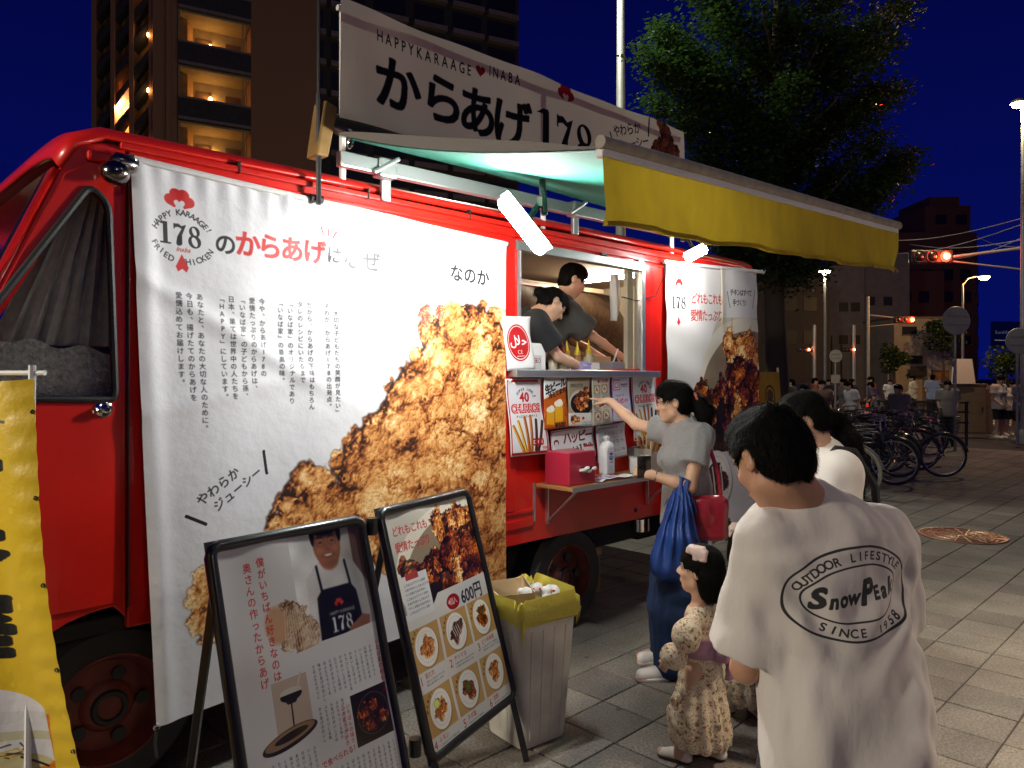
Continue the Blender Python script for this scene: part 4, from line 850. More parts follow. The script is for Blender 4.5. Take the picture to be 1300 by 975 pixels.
# gutter, ribs and roof moulding
for nm, a, b, z, dz, pr in (('roof_moulding', .94, 5.78, 2.405, .020, .016), ('roof_gutter', .90, 5.80, 2.452, .026, .03), ('trim_rib', 2.0, 3.13, .815, .024, .012), ('trim_rib', 2.0, 3.13, .735, .050, .016), ('trim_rib', 3.19, 5.78, 2.385, .014, .010)):
    b_ = MB(); b_.box(a, b, -pr, .003, z, z + dz); b_.build(nm, M['red'], truck, bevel=.006)
for x in (1.35, 1.98, 2.62): MB().box(x, x + .006, -.0335, -.002, 2.45, 2.5).build('roof_seam', M['black'], truck)
tb('side_post', M['red'], (2.885, 2.985, -.016, .003, .84, 2.38)); tb('side_post', M['red'], (4.25, 4.40, -.014, .003, .72, 2.39))
tb('panel_seam', M['alu'], (3.136, 3.150, -.012, .001, .76, .985), bevel=.002)
for z in (.76, 2.27): MB().box(.9275, .9325, -.012, -.002, z - .02, z + (1.52 if z < 1 else .12)).build('door_gap', M['black'], truck)
for x, z in ((3.75, 2.42), (4.15, 2.42), (4.62, 2.44)): tb('roof_clip', M['dark'], (x, x + .06, -.028, -.001, z - .03, z - .015), bevel=.002)
MB().lathe([(.016, 0), (.016, .004)], (4.15, -.001, .70), (0, -1, 0), 12).build('bolt_hole', M['black'], truck, True)
# marker lamps high on the cab corner
ml = MB(); ml.ball((.865, -.08, 2.345), (.050, .050, .045), 16); ml.build('marker_lamp', M['dchrome'], truck, True); ml = MB(); ml.lathe([(.020, 0), (.036, .02), (.036, .075), (.018, .09)], (.94, -.07, 2.385), (-1, -.1, 0), 16); ml.build('marker_lamp', M['dchrome'], truck, True)
MB().bar((.93, -.08, 2.39), (.93, .02, 2.41), .03).bar((.87, -.08, 2.40), (.93, -.06, 2.42), .02).build('lamp_bracket', M['dark'], truck)
tb('roof_corner', M['red'], (.79, .905, -.028, .004, 2.39, 2.43), bevel=.012)
# service window
tb('window_frame', M['alu'], (WN[0] - .03, WN[1] + .03, -.018, .05, WN[3] - .01, WN[3] + .045), (WN[1] - .005, WN[1] + .035, -.018, .05, WN[2], WN[3]), (WN[0] - .01, WN[0] + .012, -.010, .05, WN[2], WN[3]), bevel=.004)
tb('window_ledge', M['alu'], (WN[0] - .10, WN[1] + .12, -.085, .10, WN[2] - .040, WN[2] + .004), bevel=.006)
tb('window_track', M['beige'], (WN[1] - .075, WN[1] - .008, .055, .09, WN[2], WN[3] + .02), bevel=.004)
# interior
tb('floor', M['under'], (.3, S1 - .02, .05, TW - .05, ZB + .02, ZB + .08)); tb('ceiling', M['beige'], (.96, S1 - .03, .05, TW - .05, ZT + .012, ZT + .03), bevel=.002)
tb('bulkhead', M['beige'], (.95, .99, .05, TW - .05, ZB + .08, ZT + .01), bevel=.002)
tb('back_wall', M['beige'], (S1 - .05, S1 - .02, .0, TW, ZB, ZT + .05), bevel=.002)
cu = MB()
def curt(u, v): return (1.6 + 4.1 * u, 1.25 + .045 * math.sin(v * 19 + u * 8) + .02 * math.sin(u * 30 + v * 17) + .04 * math.sin((u * 2 + v) * 11), ZB + .1 + (1.74 - .08 * u) * v)
cu.grid(110, 70, curt); cu.build('interior_curtain', M['curtain'], truck, True)
tb('ceiling_rail', M['beige'], (2.9, 5.3, 1.18, 1.24, 2.36, 2.40)); tb('ceiling_rail', M['alu'], (2.9, 4.6, .9, .93, 2.30, 2.33))
tb('inner_counter', M['whitepaint'], (2.95, 4.60, .06, .42, 1.56, 1.60)); tb('inner_counter_front', M['beige'], (2.95, 4.60, .40, .42, .72, 1.56))
m_in = mat('interior_tube', (1, 1, 1), .5, emit=(1, .86, .64), es=120)
for xx in (2.55, 4.9): MB().tube([(xx, .40, 2.43), (xx, 1.1, 2.43)], .018, 10).build('interior_lamp', m_in, truck, True)
# chassis, wheels
tb('chassis', M['under'], (.2, S1 - .1, .25, .45, .42, ZB + .04), (.2, S1 - .1, TW - .45, TW - .25, .42, ZB + .04), (1.5, 2.6, .3, 1.4, .36, ZB), (4.6, 5.6, .3, 1.5, .38, ZB)); tb('wheel_arch', M['under'], (.40, 1.4, .10, .5, .70, .76), bevel=.01)
tb('mudguard', M['under'], (2.3, 4.0, .28, .34, .30, ZB + .02))  # dark sheet added to put the space round the rear wheel in shade
def wheel(cx, d, z=.335):
    w = empty('wheel', (cx, d, z)); w.parent = truck
    MB().lathe([(.205, 0), (.205, -.09), (.30, -.095), (.335, -.06), (.335, .06), (.30, .095), (.205, .09), (.205, .001)], (0, 0, 0), (0, 1, 0), 36).build('tyre', M['black'], w, True)
    r = MB().lathe([(.205, -.004), (.205, -.085), (.19, -.06), (.17, -.02), (.10, -.03), (.075, -.06), (.05, -.065)], (0, 0, 0), (0, 1, 0), 32).build('rim', M['rust'], w, True)
    h = MB()
    for k in range(5): a = k * 1.2566; h.lathe([(.026, -.05), (.026, -.034)], (.125 * math.cos(a), 0, .125 * math.sin(a)), (0, 1, 0), 12)
    h.ring((0, -.062, 0), (0, 1, 0), .055, .014, 20, 6); h.build('hub', M['black'], w, True)
    MB().ring((0, -.088, 0), (0, 1, 0), .208, .006, 36, 5).build('rim_edge', M['rust'], w, True)
for x in (.90, 3.55):
    for d in (.17, TW - .17): wheel(x, d)
tb('fuel_tank', M['alu'], (4.55, 5.0, .35, .7, .40, .60), bevel=.03)
MB().lathe([(.05, 0), (.075, .01), (.075, .10), (.05, .11)], (4.50, .22, .47), (0, 0, 1), 16).build('air_tank', M['chrome'], truck, True)
crate = empty('wooden_crate', tuple(W(4.15, -.55, .0)), YAW, 'brown board crate with red and white stickers under the truck', 'crate')
b = MB(); b.box(-.16, .16, -.12, .12, .02, .42); b.build('body', M['crateboard'], crate, bevel=.004); b = MB(); b.box(-.165, .165, -.127, -.121, .30, .36); b.box(-.165, .165, -.127, -.121, .40, .44); b.build('batten', M['wood'], crate)
mst = mat('sticker', (.7, .65, .62), .5); mrd = mat('sticker_red', (.55, .03, .02), .5)
for x in (-.08, .08): st = MB(); st.box(x - .045, x + .045, -.1225, -.1205, .22, .28); o = st.build('sticker', mst, crate); s2 = MB(); s2.bar((x - .03, -.1235, .25), (x + .03, -.1235, .26), .002, .02); s2.build('sticker_stripe', mrd, o)
# ---------------------------------------------------------------- big banners and the sign on the roof
def wavy(u, v, a=.012): return a * (math.sin(u * 9 + v * 3) + .5 * math.sin(u * 23 - v * 6 + 1)) * (.3 + .7 * math.sin(math.pi * v)) 
mb_ = imgmat('banner_print', banner_left(), .5, bump=.45, bscale=7, coat=.08, bdist=.02)
ban = empty('promo_banner', tuple(W(.93, 0, 0)), YAW, 'large white banner with fried chicken photo hung on the left of the truck side', 'banner')
sags = [(1.96, 2.41), (.0, 2.42)]
def bfun(u, v):
    fu = max(0, 1 - abs(u - .03) / .04); hem = .012 * math.exp(-((u - .02) / .02) ** 2)
    crease = .010 * math.exp(-(((v - (.80 - .5 * u)) / .02) ** 2)) * (1 if u < .35 else math.exp(-(u - .35) * 12)) + .008 * math.exp(-(((v - (1.30 - .95 * u)) / .025) ** 2)) + .006 * math.exp(-(((v - (.55 + .2 * u)) / .02) ** 2))
    top = .006 * math.sin(u * 140) * math.exp(-(1 - v) * 30)
    q = .030 + wavy(u, v, .010) + hem + crease + top + .05 * (1 - v) ** 2 * (1 - u)
    return (u * 1.962 + .075 * (1 - v) * (1 - u), -q, .29 + .10 * u * (1 - v) * .7 + v * (2.13 - .07 * u * (1) + .0) + .0 * u)
g = MB(); g.grid(150, 150, bfun); g.build('cloth', mb_, ban, True)
MB().tube([bfun(k / 10, 1.0) for k in range(11)], .014, 8).build('hem_rod', M['cloth_white'], ban, True)
for u, v in ((0, 1), (1, 1), (0, 0), (1, 0)): MB().ring(Vector(bfun(u, v)) + Vector((0, -.004, 0)), (0, 1, 0), .010, .004, 14, 5).build('eyelet', M['chrome'], ban, True)
MB().tube([Vector(bfun(0, 0)), Vector(bfun(0, 0)) + Vector((-.005, 0, -.06)), Vector(bfun(0, 0)) + Vector((.005, .01, -.12))], .006, 6).build('cord', M['dark'], ban, True)
mm = imgmat('menu_banner_print', banner_menu(), .5, bump=.3, bscale=7, coat=.08, bdist=.015)
mbn = empty('menu_banner', tuple(W(4.47, 0, 0)), YAW, 'tall white menu banner with bowl of glazed chicken at the rear end of the truck', 'banner')
def mfun(u, v): return (u * 1.345, -(.04 + .008 * math.sin(u * 12 + v * 5) + .004 * math.sin(v * 40 + u * 9) + .05 * (1 - v) ** 2), .34 + .04 * (1 - u) * 0 + v * (2.075 + .075 * u - 0))
g = MB(); g.grid(60, 90, mfun); g.build('cloth', mm, mbn, True); MB().tube([(-.05, -.045, 2.42), (.65, -.045, 2.455), (1.42, -.045, 2.495)], .014, 8).build('rod', M['whitepaint'], mbn, True)
MB().ball((1.43, -.045, 2.497), .022, 10).build('rod_end', M['chrome'], mbn, True); MB().tube([(.72, -.06, 2.46), (.725, -.062, 2.2), (.725, -.06, 2.0)], .003, 5).build('cord', mat('yellow_cord', (.5, .38, .12), .8), mbn, True)
ms = imgmat('roof_sign_print', sign_top(), .75, bump=.25, bscale=20, transl=.45)
sg = empty('roof_sign', tuple(W(1.83, 0, 0)), YAW, 'long off white cloth sign standing above the truck roof', 'sign')
g = MB(); g.grid(80, 20, lambda u, v: (u * 2.90, -.02 - .012 * math.sin(u * 14 + v * 2) - .006 * math.sin(u * 31), 2.80 + v * (.55 + .06 * u))); [0]; g.uv = [(a, .40 + .60 * b_) for a, b_ in g.uv]; g.build('cloth', ms, sg, True)
sf = MB(); sf.tube([(.02, .03, 3.33), (2.88, .03, 3.39)], .014, 8); [sf.tube([(x, .05, 2.5), (x, .05, 3.36)], .016, 8) for x in (.06, 1.45, 2.84)]; sf.build('frame', M['whitepaint'], sg, True)
# pole beside the sign
pl = empty('black_pole', tuple(W(1.70, .06, 0)), YAW, 'thin black upright pole clamped at the left end of the awning', 'pole'); MB().tube([(0, 0, 2.37), (0, 0, 2.86)], .012, 8).build('tube', M['dark'], pl, True); MB().tube([(0, 0, 2.86), (0, 0, 3.4)], .008, 8).build('tip', M['dark'], pl, True); MB().tube([(-.03, .02, 2.40), (.03, .02, 2.40)], .018, 8).build('clamp', M['dark'], pl, True)
# ---------------------------------------------------------------- awning
A0, A1, QF = 1.79, 4.42, 1.57
aw = empty('awning', tuple(TR), YAW, 'retractable awning with teal underside and yellow front valance', 'awning')
m_teal = mat('teal_canvas', (.012, .20, .135), .85, var=.06, scale=4, transl=.25, bump=.1, bscale=5); m_top = mat('awning_top_canvas', (.42, .40, .37), .85, var=.1, scale=6)
m_yel = mat('yellow_canvas', (.38, .26, .014), .85, var=.36, scale=4, detail=8, stretch=(1.5, 1.5, .6), transl=.14, bump=.3, bscale=12); m_ohr = mat('ochre_panel', (.26, .15, .04), .7, var=.35, scale=9)
mbr0 = mat('hem_tape', (.20, .18, .16), .9)
def zr(u): return 2.70 + .0 * u
def zf(u): return 2.30 + .125 * u
def awn(u, v):
    s_ = A0 + (A1 - A0) * u; z = zr(u) * (1 - v) + zf(u) * v; sag = .018 * math.sin(math.pi * v) * math.exp(-u * 2.5) + .02 * math.sin(math.pi * v); z += -sag + .012 * math.sin(v * 9 + u * 3) * math.sin(u * 5)
    return (s_, -.05 - (QF - .05) * v, z)
g = MB(); g.grid(60, 40, awn); g.build('canvas', m_teal, aw, True)
g = MB(); g.grid(60, 40, lambda u, v: tuple(a + b for a, b in zip(awn(u, v), (0, 0, .004)))); g.build('canvas_top', m_top, aw, True)
g = MB(); g.grid(2, 30, lambda u, v: (awn(0, v)[0] - .004 + .004 * u, awn(0, v)[1], awn(0, v)[2] + .004 + .05 * (u / 2 if u < 1 else 1) * (math.sin(math.pi * min(1, v * 1.05)) ** .5 if v < .95 else .2) )); g.build('edge_hem', mbr0, aw, True)
g = MB(); g.grid(120, 14, lambda u, v: (A0 + (A1 - A0) * u, -QF - .014 - .014 * math.sin(u * 17 + v * 3) * (1 - v) - .006 * math.sin(u * 60 + 3 * math.sin(u * 9)) * (1 - v) - .010 * math.sin(u * 41 + v * 7) * (1 - v) ** 2, zf(u) - .235 + .005 * math.sin(u * 23) + .23 * v)); g.build('valance', m_yel, aw, True)
MB().bar((A0, -QF, zf(0) - .0), (A1, -QF, zf(1)), .035, .045).build('front_bar', M['whitepaint'], aw, bevel=.008)
mbr = mat('grubby_cover', (.34, .30, .25), .8, var=.2, scale=18); g = MB(); g.tube([(A0 - .01, -QF - .012, zf(0) + .022), (A1 + .01, -QF - .012, zf(1) + .022)], .021, 10); g.build('front_bar_cover', mbr, aw, True)
MB().tube([(1.80, .04, 2.79), (4.6, .04, 2.79)], .045, 14).build('roller_cassette', M['dark'], aw, True)
MB().prism([(1.68, 2.585), (1.74, 2.585), (1.79, 2.82), (1.72, 2.84)], -.08, .02).build('end_cover', m_ohr, aw, bevel=.01)
MB().bar((1.80, -.06, 2.595), (4.5, -.06, 2.64), .045, .07).build('wall_bar', M['alu'], aw, bevel=.006)
for x, z in ((2.05, 2.60), (3.45, 2.63)):
    b = MB(); b.box(x - .05, x + .05, -.10, -.03, z - .05, z + .04); b.bar((x - .08, -.09, z - .04), (x + .06, -.10, z + .05), .022); b.box(x + .0, x + .05, -.05, -.02, z - .15, z - .04); b.build('arm_joint', M['alu'], aw, bevel=.008)
b = MB(); b.bar((4.25, -.11, 2.63), (3.7, -.75, 2.57), .035); b.bar((3.7, -.75, 2.57), (4.25, -QF + .03, 2.41), .03); b.build('folding_arm', M['alu'], aw, bevel=.006)
MB().ring((1.83, -.11, 2.70), (0, 1, 0), .020, .005, 14, 5).ring((1.83, -.11, 2.66), (1, 0, 0), .022, .005, 14, 5).build('chain_ring', M['chrome'], aw, True)
g = MB(); g.grid(60, 1, lambda u, v: (A0 + (A1 - A0) * u, -QF - .034 - .014 * math.sin(u * 17) - .006 * math.sin(u * 60 + 3 * math.sin(u * 9)) - .010 * math.sin(u * 41), zf(u) - .238 + .005 * math.sin(u * 23) + .016 * v)); g.build('valance_hem', m_yel, aw, True)
rv = MB()
for k in range(46): rv.lathe([(.005, 0), (.004, .003)], (2.95 + .062 * k, -.001, 2.452 if k % 2 else 2.452), (0, -1, 0), 6)
for k in range(24): rv.lathe([(.005, 0), (.004, .003)], (.945, -.001, .74 + .068 * k), (0, -1, 0), 6)
o = rv.build('rivets', M['red'], truck, True); o['kind'] = 'stuff'
# ---------------------------------------------------------------- work lights on the truck
def work_light(name, loc, ax, L, es, label, back):
    r = empty(name, tuple(loc), 0, label, 'lamp', 'clamp lights on the truck'); ax = Vector(ax).normalized(); bk = Vector(back).normalized()
    m = mat(name + '_tube', (1, 1, 1), .5, emit=(1, .985, .96), es=es)
    MB().tube([-ax * L / 2, -ax * L * .42, ax * L * .42, ax * L / 2], [.018, .030, .030, .018], 12).build('led_tube', m, r, True)
    side_ = ax.cross(bk).normalized(); b = MB(); bk = (bk - ax * bk.dot(ax)).normalized(); b.bar(-ax * L * .54 + bk * .036, ax * L * .54 + bk * .036, .075, .008, up=tuple(bk)); b.build('housing', M['dark'], r, bevel=.003)
    b = MB(); b.bar(bk * .03, bk * .16 + Vector((0, 0, .03)), .03, .02); b.build('arm', M['dark'], r, bevel=.004); b = MB(); b.bar(bk * .17 + Vector((0, 0, -.05)), bk * .15 + Vector((0, 0, .12)), .05, .03); b.build('clamp', M['dark'], r, bevel=.008)
    b = MB(); b.box(-.012, .012, -.002, .002, -.02, .02, M=Matrix.Translation(bk * .13 + Vector((-.0, -.02, .03)))); b.build('switch_label', M['whitepaint'], r)
    return r
lp = G(663, 287, 3.25); work_light('clamp_light', lp, G(690, 320, 3.29) - G(637, 253, 3.21), .30, 540, 'glaring white clamp light between the big banner and the serving window', (.30, .30, .90))
lp2 = G(884, 322, 5.12); work_light('clamp_light', lp2, G(897, 316, 5.12) - G(870, 330, 5.1), .16, 380, 'small glaring white clamp light above the tall menu banner', (-.3, .3, .9))
cb = MB(); cb.tube([(4.33, -.06, 2.44), (4.37, -.09, 2.40), (4.38, -.07, 2.3), (4.33, -.04, 2.17), (4.18, .01, 2.13), (4.05, .04, 2.15)], .004, 6)
o = cb.build('power_cable', M['dark'], None, True); o.location = TR; o.rotation_euler = (0, 0, YAW); tag(o, 'dark cable looping from the small clamp light into the serving window', 'cable')
# ---------------------------------------------------------------- posters round the serving window
def poster(name, cv, px4, label, q=.03, curl=.006, group=None):
    """px4: corners tl, tr, br, bl in the photograph"""
    P = [T(x, y, q) for x, y in px4]; s0, z0 = P[3]
    r = empty(name, tuple(W(s0, q, z0)), YAW, label, 'poster', group)
    def f(u, v):
        top = [P[0][i] * (1 - u) + P[1][i] * u for i in (0, 1)]; bot = [P[3][i] * (1 - u) + P[2][i] * u for i in (0, 1)]
        return (bot[0] * (1 - v) + top[0] * v - s0, -curl * math.sin(v * 5 + u) * (1 + u) - curl * 2 * (1 - v) ** 2, bot[1] * (1 - v) + top[1] * v - z0)
    g = MB(); g.grid(14, 18, f); g.build('sheet', imgmat(name + '_print', cv, .45, coat=.15), r, True, solid=.0012)
    if name == 'shop_name_poster' or curl < .004: g = MB(); g.tube([f(0, 1), f(1, 1)], .003, 5); g.build('holder', M['alu'], r)
    else:
        for tu in (.1, .9): g = MB(); g.box(-.012, .012, -.0035, -.001, -.008, .008, M=Matrix.Translation(Vector(f(tu, .97)))); g.build('tape', M['cloth_white'], r)
    return r
poster('halal_poster', halal(), ((638, 401), (674, 402), (676, 468), (642, 471)), 'white card with red halal roundel left of the serving window', .035)
cch = churros()
poster('churros_poster', cch, ((643, 481), (690, 480), (693, 575), (646, 580)), 'red bordered churros poster with curled corner below the halal card', .045, .008)
poster('beer_poster', beer_poster(), ((691, 480), (720, 479), (720, 542), (690, 546)), 'orange draft beer poster with two mugs under the window ledge', .06, .003)
poster('chicken_poster', karaage_poster(), ((721, 479), (750, 478), (750, 541), (721, 541)), 'poster of glazed chicken in a dark bowl beside the beer poster', .06, .003)
poster('menu_poster', menu_poster(), ((752, 478), (775, 476), (776, 537), (751, 541)), 'pale menu sheet of six small dishes the woman points at', .06, .003)
poster('social_media_poster', social_poster(), ((777, 477), (800, 475), (801, 534), (776, 537)), 'purple edged social media poster right of the menu sheet', .06, .003)
poster('churros_poster', cch, ((802, 474), (834, 471), (836, 556), (803, 560)), 'red bordered churros poster at the right end behind the woman', .03, .006)
poster('shop_name_poster', happy_poster(), ((700, 548), (754, 540), (754, 578), (700, 592)), 'black framed card with shop name in dark red and black letters', .035, .004)
poster('notice_paper', notice_paper(), ((757, 541), (794, 536), (794, 578), (758, 588)), 'thin handwritten notice sheet behind the sanitiser bottle', .03, .004)
# ---------------------------------------------------------------- counter shelf and the things on it
TC = lambda s_, q, z: tuple(W(s_, q, z))
def ext(name, label, cat, s_, q, z, group=None, rz=0): return empty(name, TC(s_, q, z), YAW + rz, label, cat, group)
ct = ext('folding_shelf', 'varnished wooden folding shelf below the serving window posters', 'shelf', 3.14, 0, .985)
b = MB(); b.box(0, 1.24, -.30, -.02, -.022, 0); b.build('board', M['wood'], ct, bevel=.004)
for x in (.10, 1.12): b = MB(); b.bar((x, -.26, -.025), (x, -.02, -.24), .018, .01); b.bar((x, -.02, -.03), (x, -.02, -.25), .02, .01); b.build('bracket', M['alu'], ct)
b = MB(); b.box(0, 1.24, -.304, -.300, -.026, .002); b.build('edge_trim', M['alu'], ct)
m_mag = mat('magenta_box', (.42, .02, .05), .35, coat=.3); bx = ext('tissue_box_holder', 'dark red tissue box with white tissue on the wooden shelf', 'box', 3.175, .06, .986)
b = MB(); b.box(0, .235, -.19, 0, 0, .19); b.build('case', m_mag, bx, bevel=.006); b = MB(); b.box(.10, .20, -.193, -.188, .07, .10); b.build('slot', M['black'], bx)
fts = Field((.06, -.26, .05), (.23, -.17, .14), .006); [fts.ell((.10 + .03 * k, -.205 - .01 * (k % 2), .085 + .012 * math.sin(k * 2.2)), (.022, .016, .012), k=.01) for k in range(4)]; fts.warp(lambda X: foldnoise(X, .004, (60, 60, 60), 2)); fts.mesh('tissue', M['cloth_white'], (0, 0, 0), bx)
qs = ext('payment_stand', 'small white upright payment card on top of the red tissue box', 'sign', 3.345, .10, 1.02); cq = Canvas(60, 120, (.82, .82, .82)); cq.rect(0, 0, 60, 8, (.7, .1, .1)); cq.text('PayPay', 8, 20, 12, (.5, .1, .1)); cq.rect(14, 44, 46, 76, (.70, .70, .70)); cq.line([(10, 90), (50, 90)], 1.5, (.5, .5, .5)); g = MB(); g.grid(4, 4, lambda u, v: (.085 * u, -.115 - .02 * (1 - v), .0 + .19 * v)); g.build('card', imgmat('pay_card', cq, .3), qs, solid=.003); b = MB(); b.box(.0, .085, -.135, -.09, -.008, .002); b.build('foot', M['glass'], qs)
bo = ext('sanitiser_bottle', 'white pump bottle of hand sanitiser on the wooden shelf', 'bottle', 3.68, .12, .986)
m_bot = mat('white_plastic', (.80, .80, .79), .35, coat=.2); fb_ = Field((-.08, -.06, -.01), (.08, .06, .26), .005); fb_.boxr((0, 0, .10), (.050, .034, .10), rad=.025, k=.0); fb_.ell((0, 0, .195), (.036, .028, .028), k=.03); fb_.plane((0, 0, .0), (0, 0, -1)); fb_.mesh('body', m_bot, (0, 0, 0), bo)
b = MB(); b.lathe([(.014, .21), (.014, .235), (.020, .236), (.020, .25), (.008, .252)], (0, 0, 0), (0, 0, 1), 14); b.build('pump', m_bot, bo, True); g = MB(); g.grid(10, 4, lambda u, v: (-.036 + .072 * u, -.0352 + 0 * u, .025 + .135 * v)); g.build('label_print', imgmat('bottle_print', bottle_label(), .4), bo)
for k, (s_, q, a, lb) in enumerate(((3.40, .20, .3, 'open leaflet lying flat on the wooden shelf near the tissue box'), (3.55, .17, -.2, 'white leaflet lying askew in front of the sanitiser bottle'))):
    p = ext('leaflet', lb, 'leaflet', s_, q, .9875 + .004 * k, rz=a); g = MB(); g.grid(8, 4, lambda u, v: (.25 * u, -.09 * v, .004 + .008 * math.sin(u * 6.0) ** 2)); g.build('sheet', mat('leaflet_paper', (.74, .70, .78) if k == 0 else (.82, .80, .78), .4), p, solid=.001); b = MB(); b.box(.02, .10, -.07, -.02, .0135, .0142); b.build('print_block', mat('leaflet_ink', (.45, .25, .45), .5), p)
cx = ext('chopstick_box', 'clear box full of wooden chopsticks behind the woman\'s hand', 'box', 4.02, .06, .986); b = MB(); b.box(0, .24, -.16, 0, 0, .005); b.box(0, .24, -.003, 0, .005, .16); b.box(0, .24, -.16, -.157, .005, .13); b.box(0, .003, -.157, -.003, .005, .15); b.box(.237, .24, -.157, -.003, .005, .15); b.build('case', mat('clear_plastic', (.75, .72, .65), .25, alpha=.55), cx)
for k in range(26): x = .012 + .0085 * k; MB().bar((x, -.03 - .1 * random.random(), .01), (x + .004 * random.random(), -.02 - .11 * random.random(), .225 + .03 * random.random()), .007, .005).build('chopstick', M['wood'] if k % 3 == 0 else mat('pale_wood', (.62, .45, .25), .6) if k == 1 else bpy.data.materials.get('pale_wood', M['wood']), cx)
nb = ext('napkin_holder', 'chrome and clear napkin holder beside the chopstick box', 'holder', 3.87, .15, .986); b = MB(); b.box(0, .12, -.07, 0, 0, .004); b.box(0, .12, -.002, 0, .004, .17); b.box(0, .12, -.07, -.068, .004, .11); b.build('frame', M['chrome'], nb); b = MB(); b.box(.005, .115, -.062, -.006, .005, .10); b.build('napkins', M['cloth_white'], nb)
# ---------------------------------------------------------------- things on the counter inside the window
wz = 1.602
rg = ext('white_machine', 'white plastic box behind the halal card inside the window', 'machine', 3.04, -.02, wz); b = MB(); b.prism([(0, 0), (.30, 0), (.30, .15), (.26, .21), (0, .21)], .06, .30); b.build('body', m_bot, rg, bevel=.01); g = MB(); g.grid(2, 2, lambda u, v: (.08 + .17 * u, .052, .02 + .115 * v)); g.build('price_card', imgmat('price_card_print', price_card(), .5), rg, solid=.002)
def bottle(s_, q, cap, body, label, h=.17, nozzle=True):
    r = ext('sauce_bottle', label, 'bottle', s_, q, wz, 'sauce bottles in the serving window'); MB().lathe([(.026, 0), (.030, .006), (.030, h * .72), (.020, h * .84), (.020, h * .86)], n=16).build('body', body, r, True)
    c_ = MB(); c_.lathe([(.022, h * .86), (.022, h), (.016, h * 1.02), (.006, h * 1.25), (.003, h * 1.38)] if nozzle else [(.020, h * .86), (.020, h * 1.1)], n=14); c_.build('cap', cap, r, True)
mc = lambda n, c: mat(n, c, .35, coat=.3); yel = mc('yellow_plastic', (.75, .52, .03)); rdp = mc('red_plastic', (.6, .05, .03)); grn = mc('green_plastic', (.04, .32, .15)); clr = mat('cloudy_plastic', (.60, .52, .38), .35); brn = mat('sauce_brown', (.35, .14, .05), .4)
for s_, q, cp, bd, lb, hh, nz in ((3.60, -.26, grn, clr, 'clear bottle with green screw cap in the serving window', .20, False), (3.67, -.24, rdp, clr, 'clear sauce bottle with red nozzle next to the green capped one', .17, True), (3.76, -.28, yel, clr, 'left sauce bottle of the three with yellow nozzles', .18, True), (3.87, -.28, yel, brn, 'middle sauce bottle of the three with yellow nozzles, brown sauce inside', .18, True), (3.98, -.27, yel, clr, 'right sauce bottle of the three with yellow nozzles', .19, True)): bottle(s_, q, cp, bd, lb, hh, nz)
pt = ext('purple_caddy', 'translucent purple plastic caddy in the serving window', 'caddy', 3.72, -.10, wz); b = MB(); [b.box(*q) for q in ((0, .17, 0, .10, 0, .01), (0, .17, 0, .004, .01, .08), (0, .17, .096, .10, .01, .11), (0, .004, .004, .096, .01, .10), (.166, .17, .004, .096, .01, .10))]; b.build('tray', mat('purple_plastic', (.38, .36, .68), .3, alpha=.85), pt, bevel=.002); b = MB(); b.box(.08, .16, -.004, 0, .02, .10); b.build('slip', M['cloth_white'], pt)
st = ext('steel_tray', 'square steel container at the right end of the window', 'container', 4.0, -.08, wz); b = MB(); [b.box(*q) for q in ((0, .16, 0, .14, 0, .006), (0, .16, 0, .004, .006, .11), (0, .16, .136, .14, .006, .11), (0, .004, .004, .136, .006, .11), (.156, .16, .004, .136, .006, .11))]; b.build('pan', M['alu'], st); b = MB(); b.tube([(.05, .07, .02), (.10, .03, .20)], .006, 6); b.build('tongs', M['whitepaint'], st, True)
wb = ext('wooden_box', 'pale wooden box standing behind the steel container', 'box', 4.0, -.25, wz); b = MB(); [b.box(*q) for q in ((0, .2, 0, .12, 0, .01), (0, .2, 0, .01, .01, .15), (0, .2, .11, .12, .01, .15), (0, .01, .01, .11, .01, .15), (.19, .2, .01, .11, .01, .15))]; b.build('case', mat('plywood', (.55, .40, .22), .6), wb)
tw = ext('hanging_towel', 'white towel hanging inside at the right of the window', 'towel', 4.08, -.12, 1.98); g = MB(); g.grid(14, 16, lambda u, v: (.02 + (.09 - .07 * abs(v - .4)) * u, .04 + .02 * math.sin(u * 9 + v * 2), .02 + .32 * v)); g.build('cloth', M['cloth_white'], tw, True, solid=.003); MB().ring((.10, .04, .35), (0, 1, 0), .012, .003).build('hook', M['chrome'], tw, True)
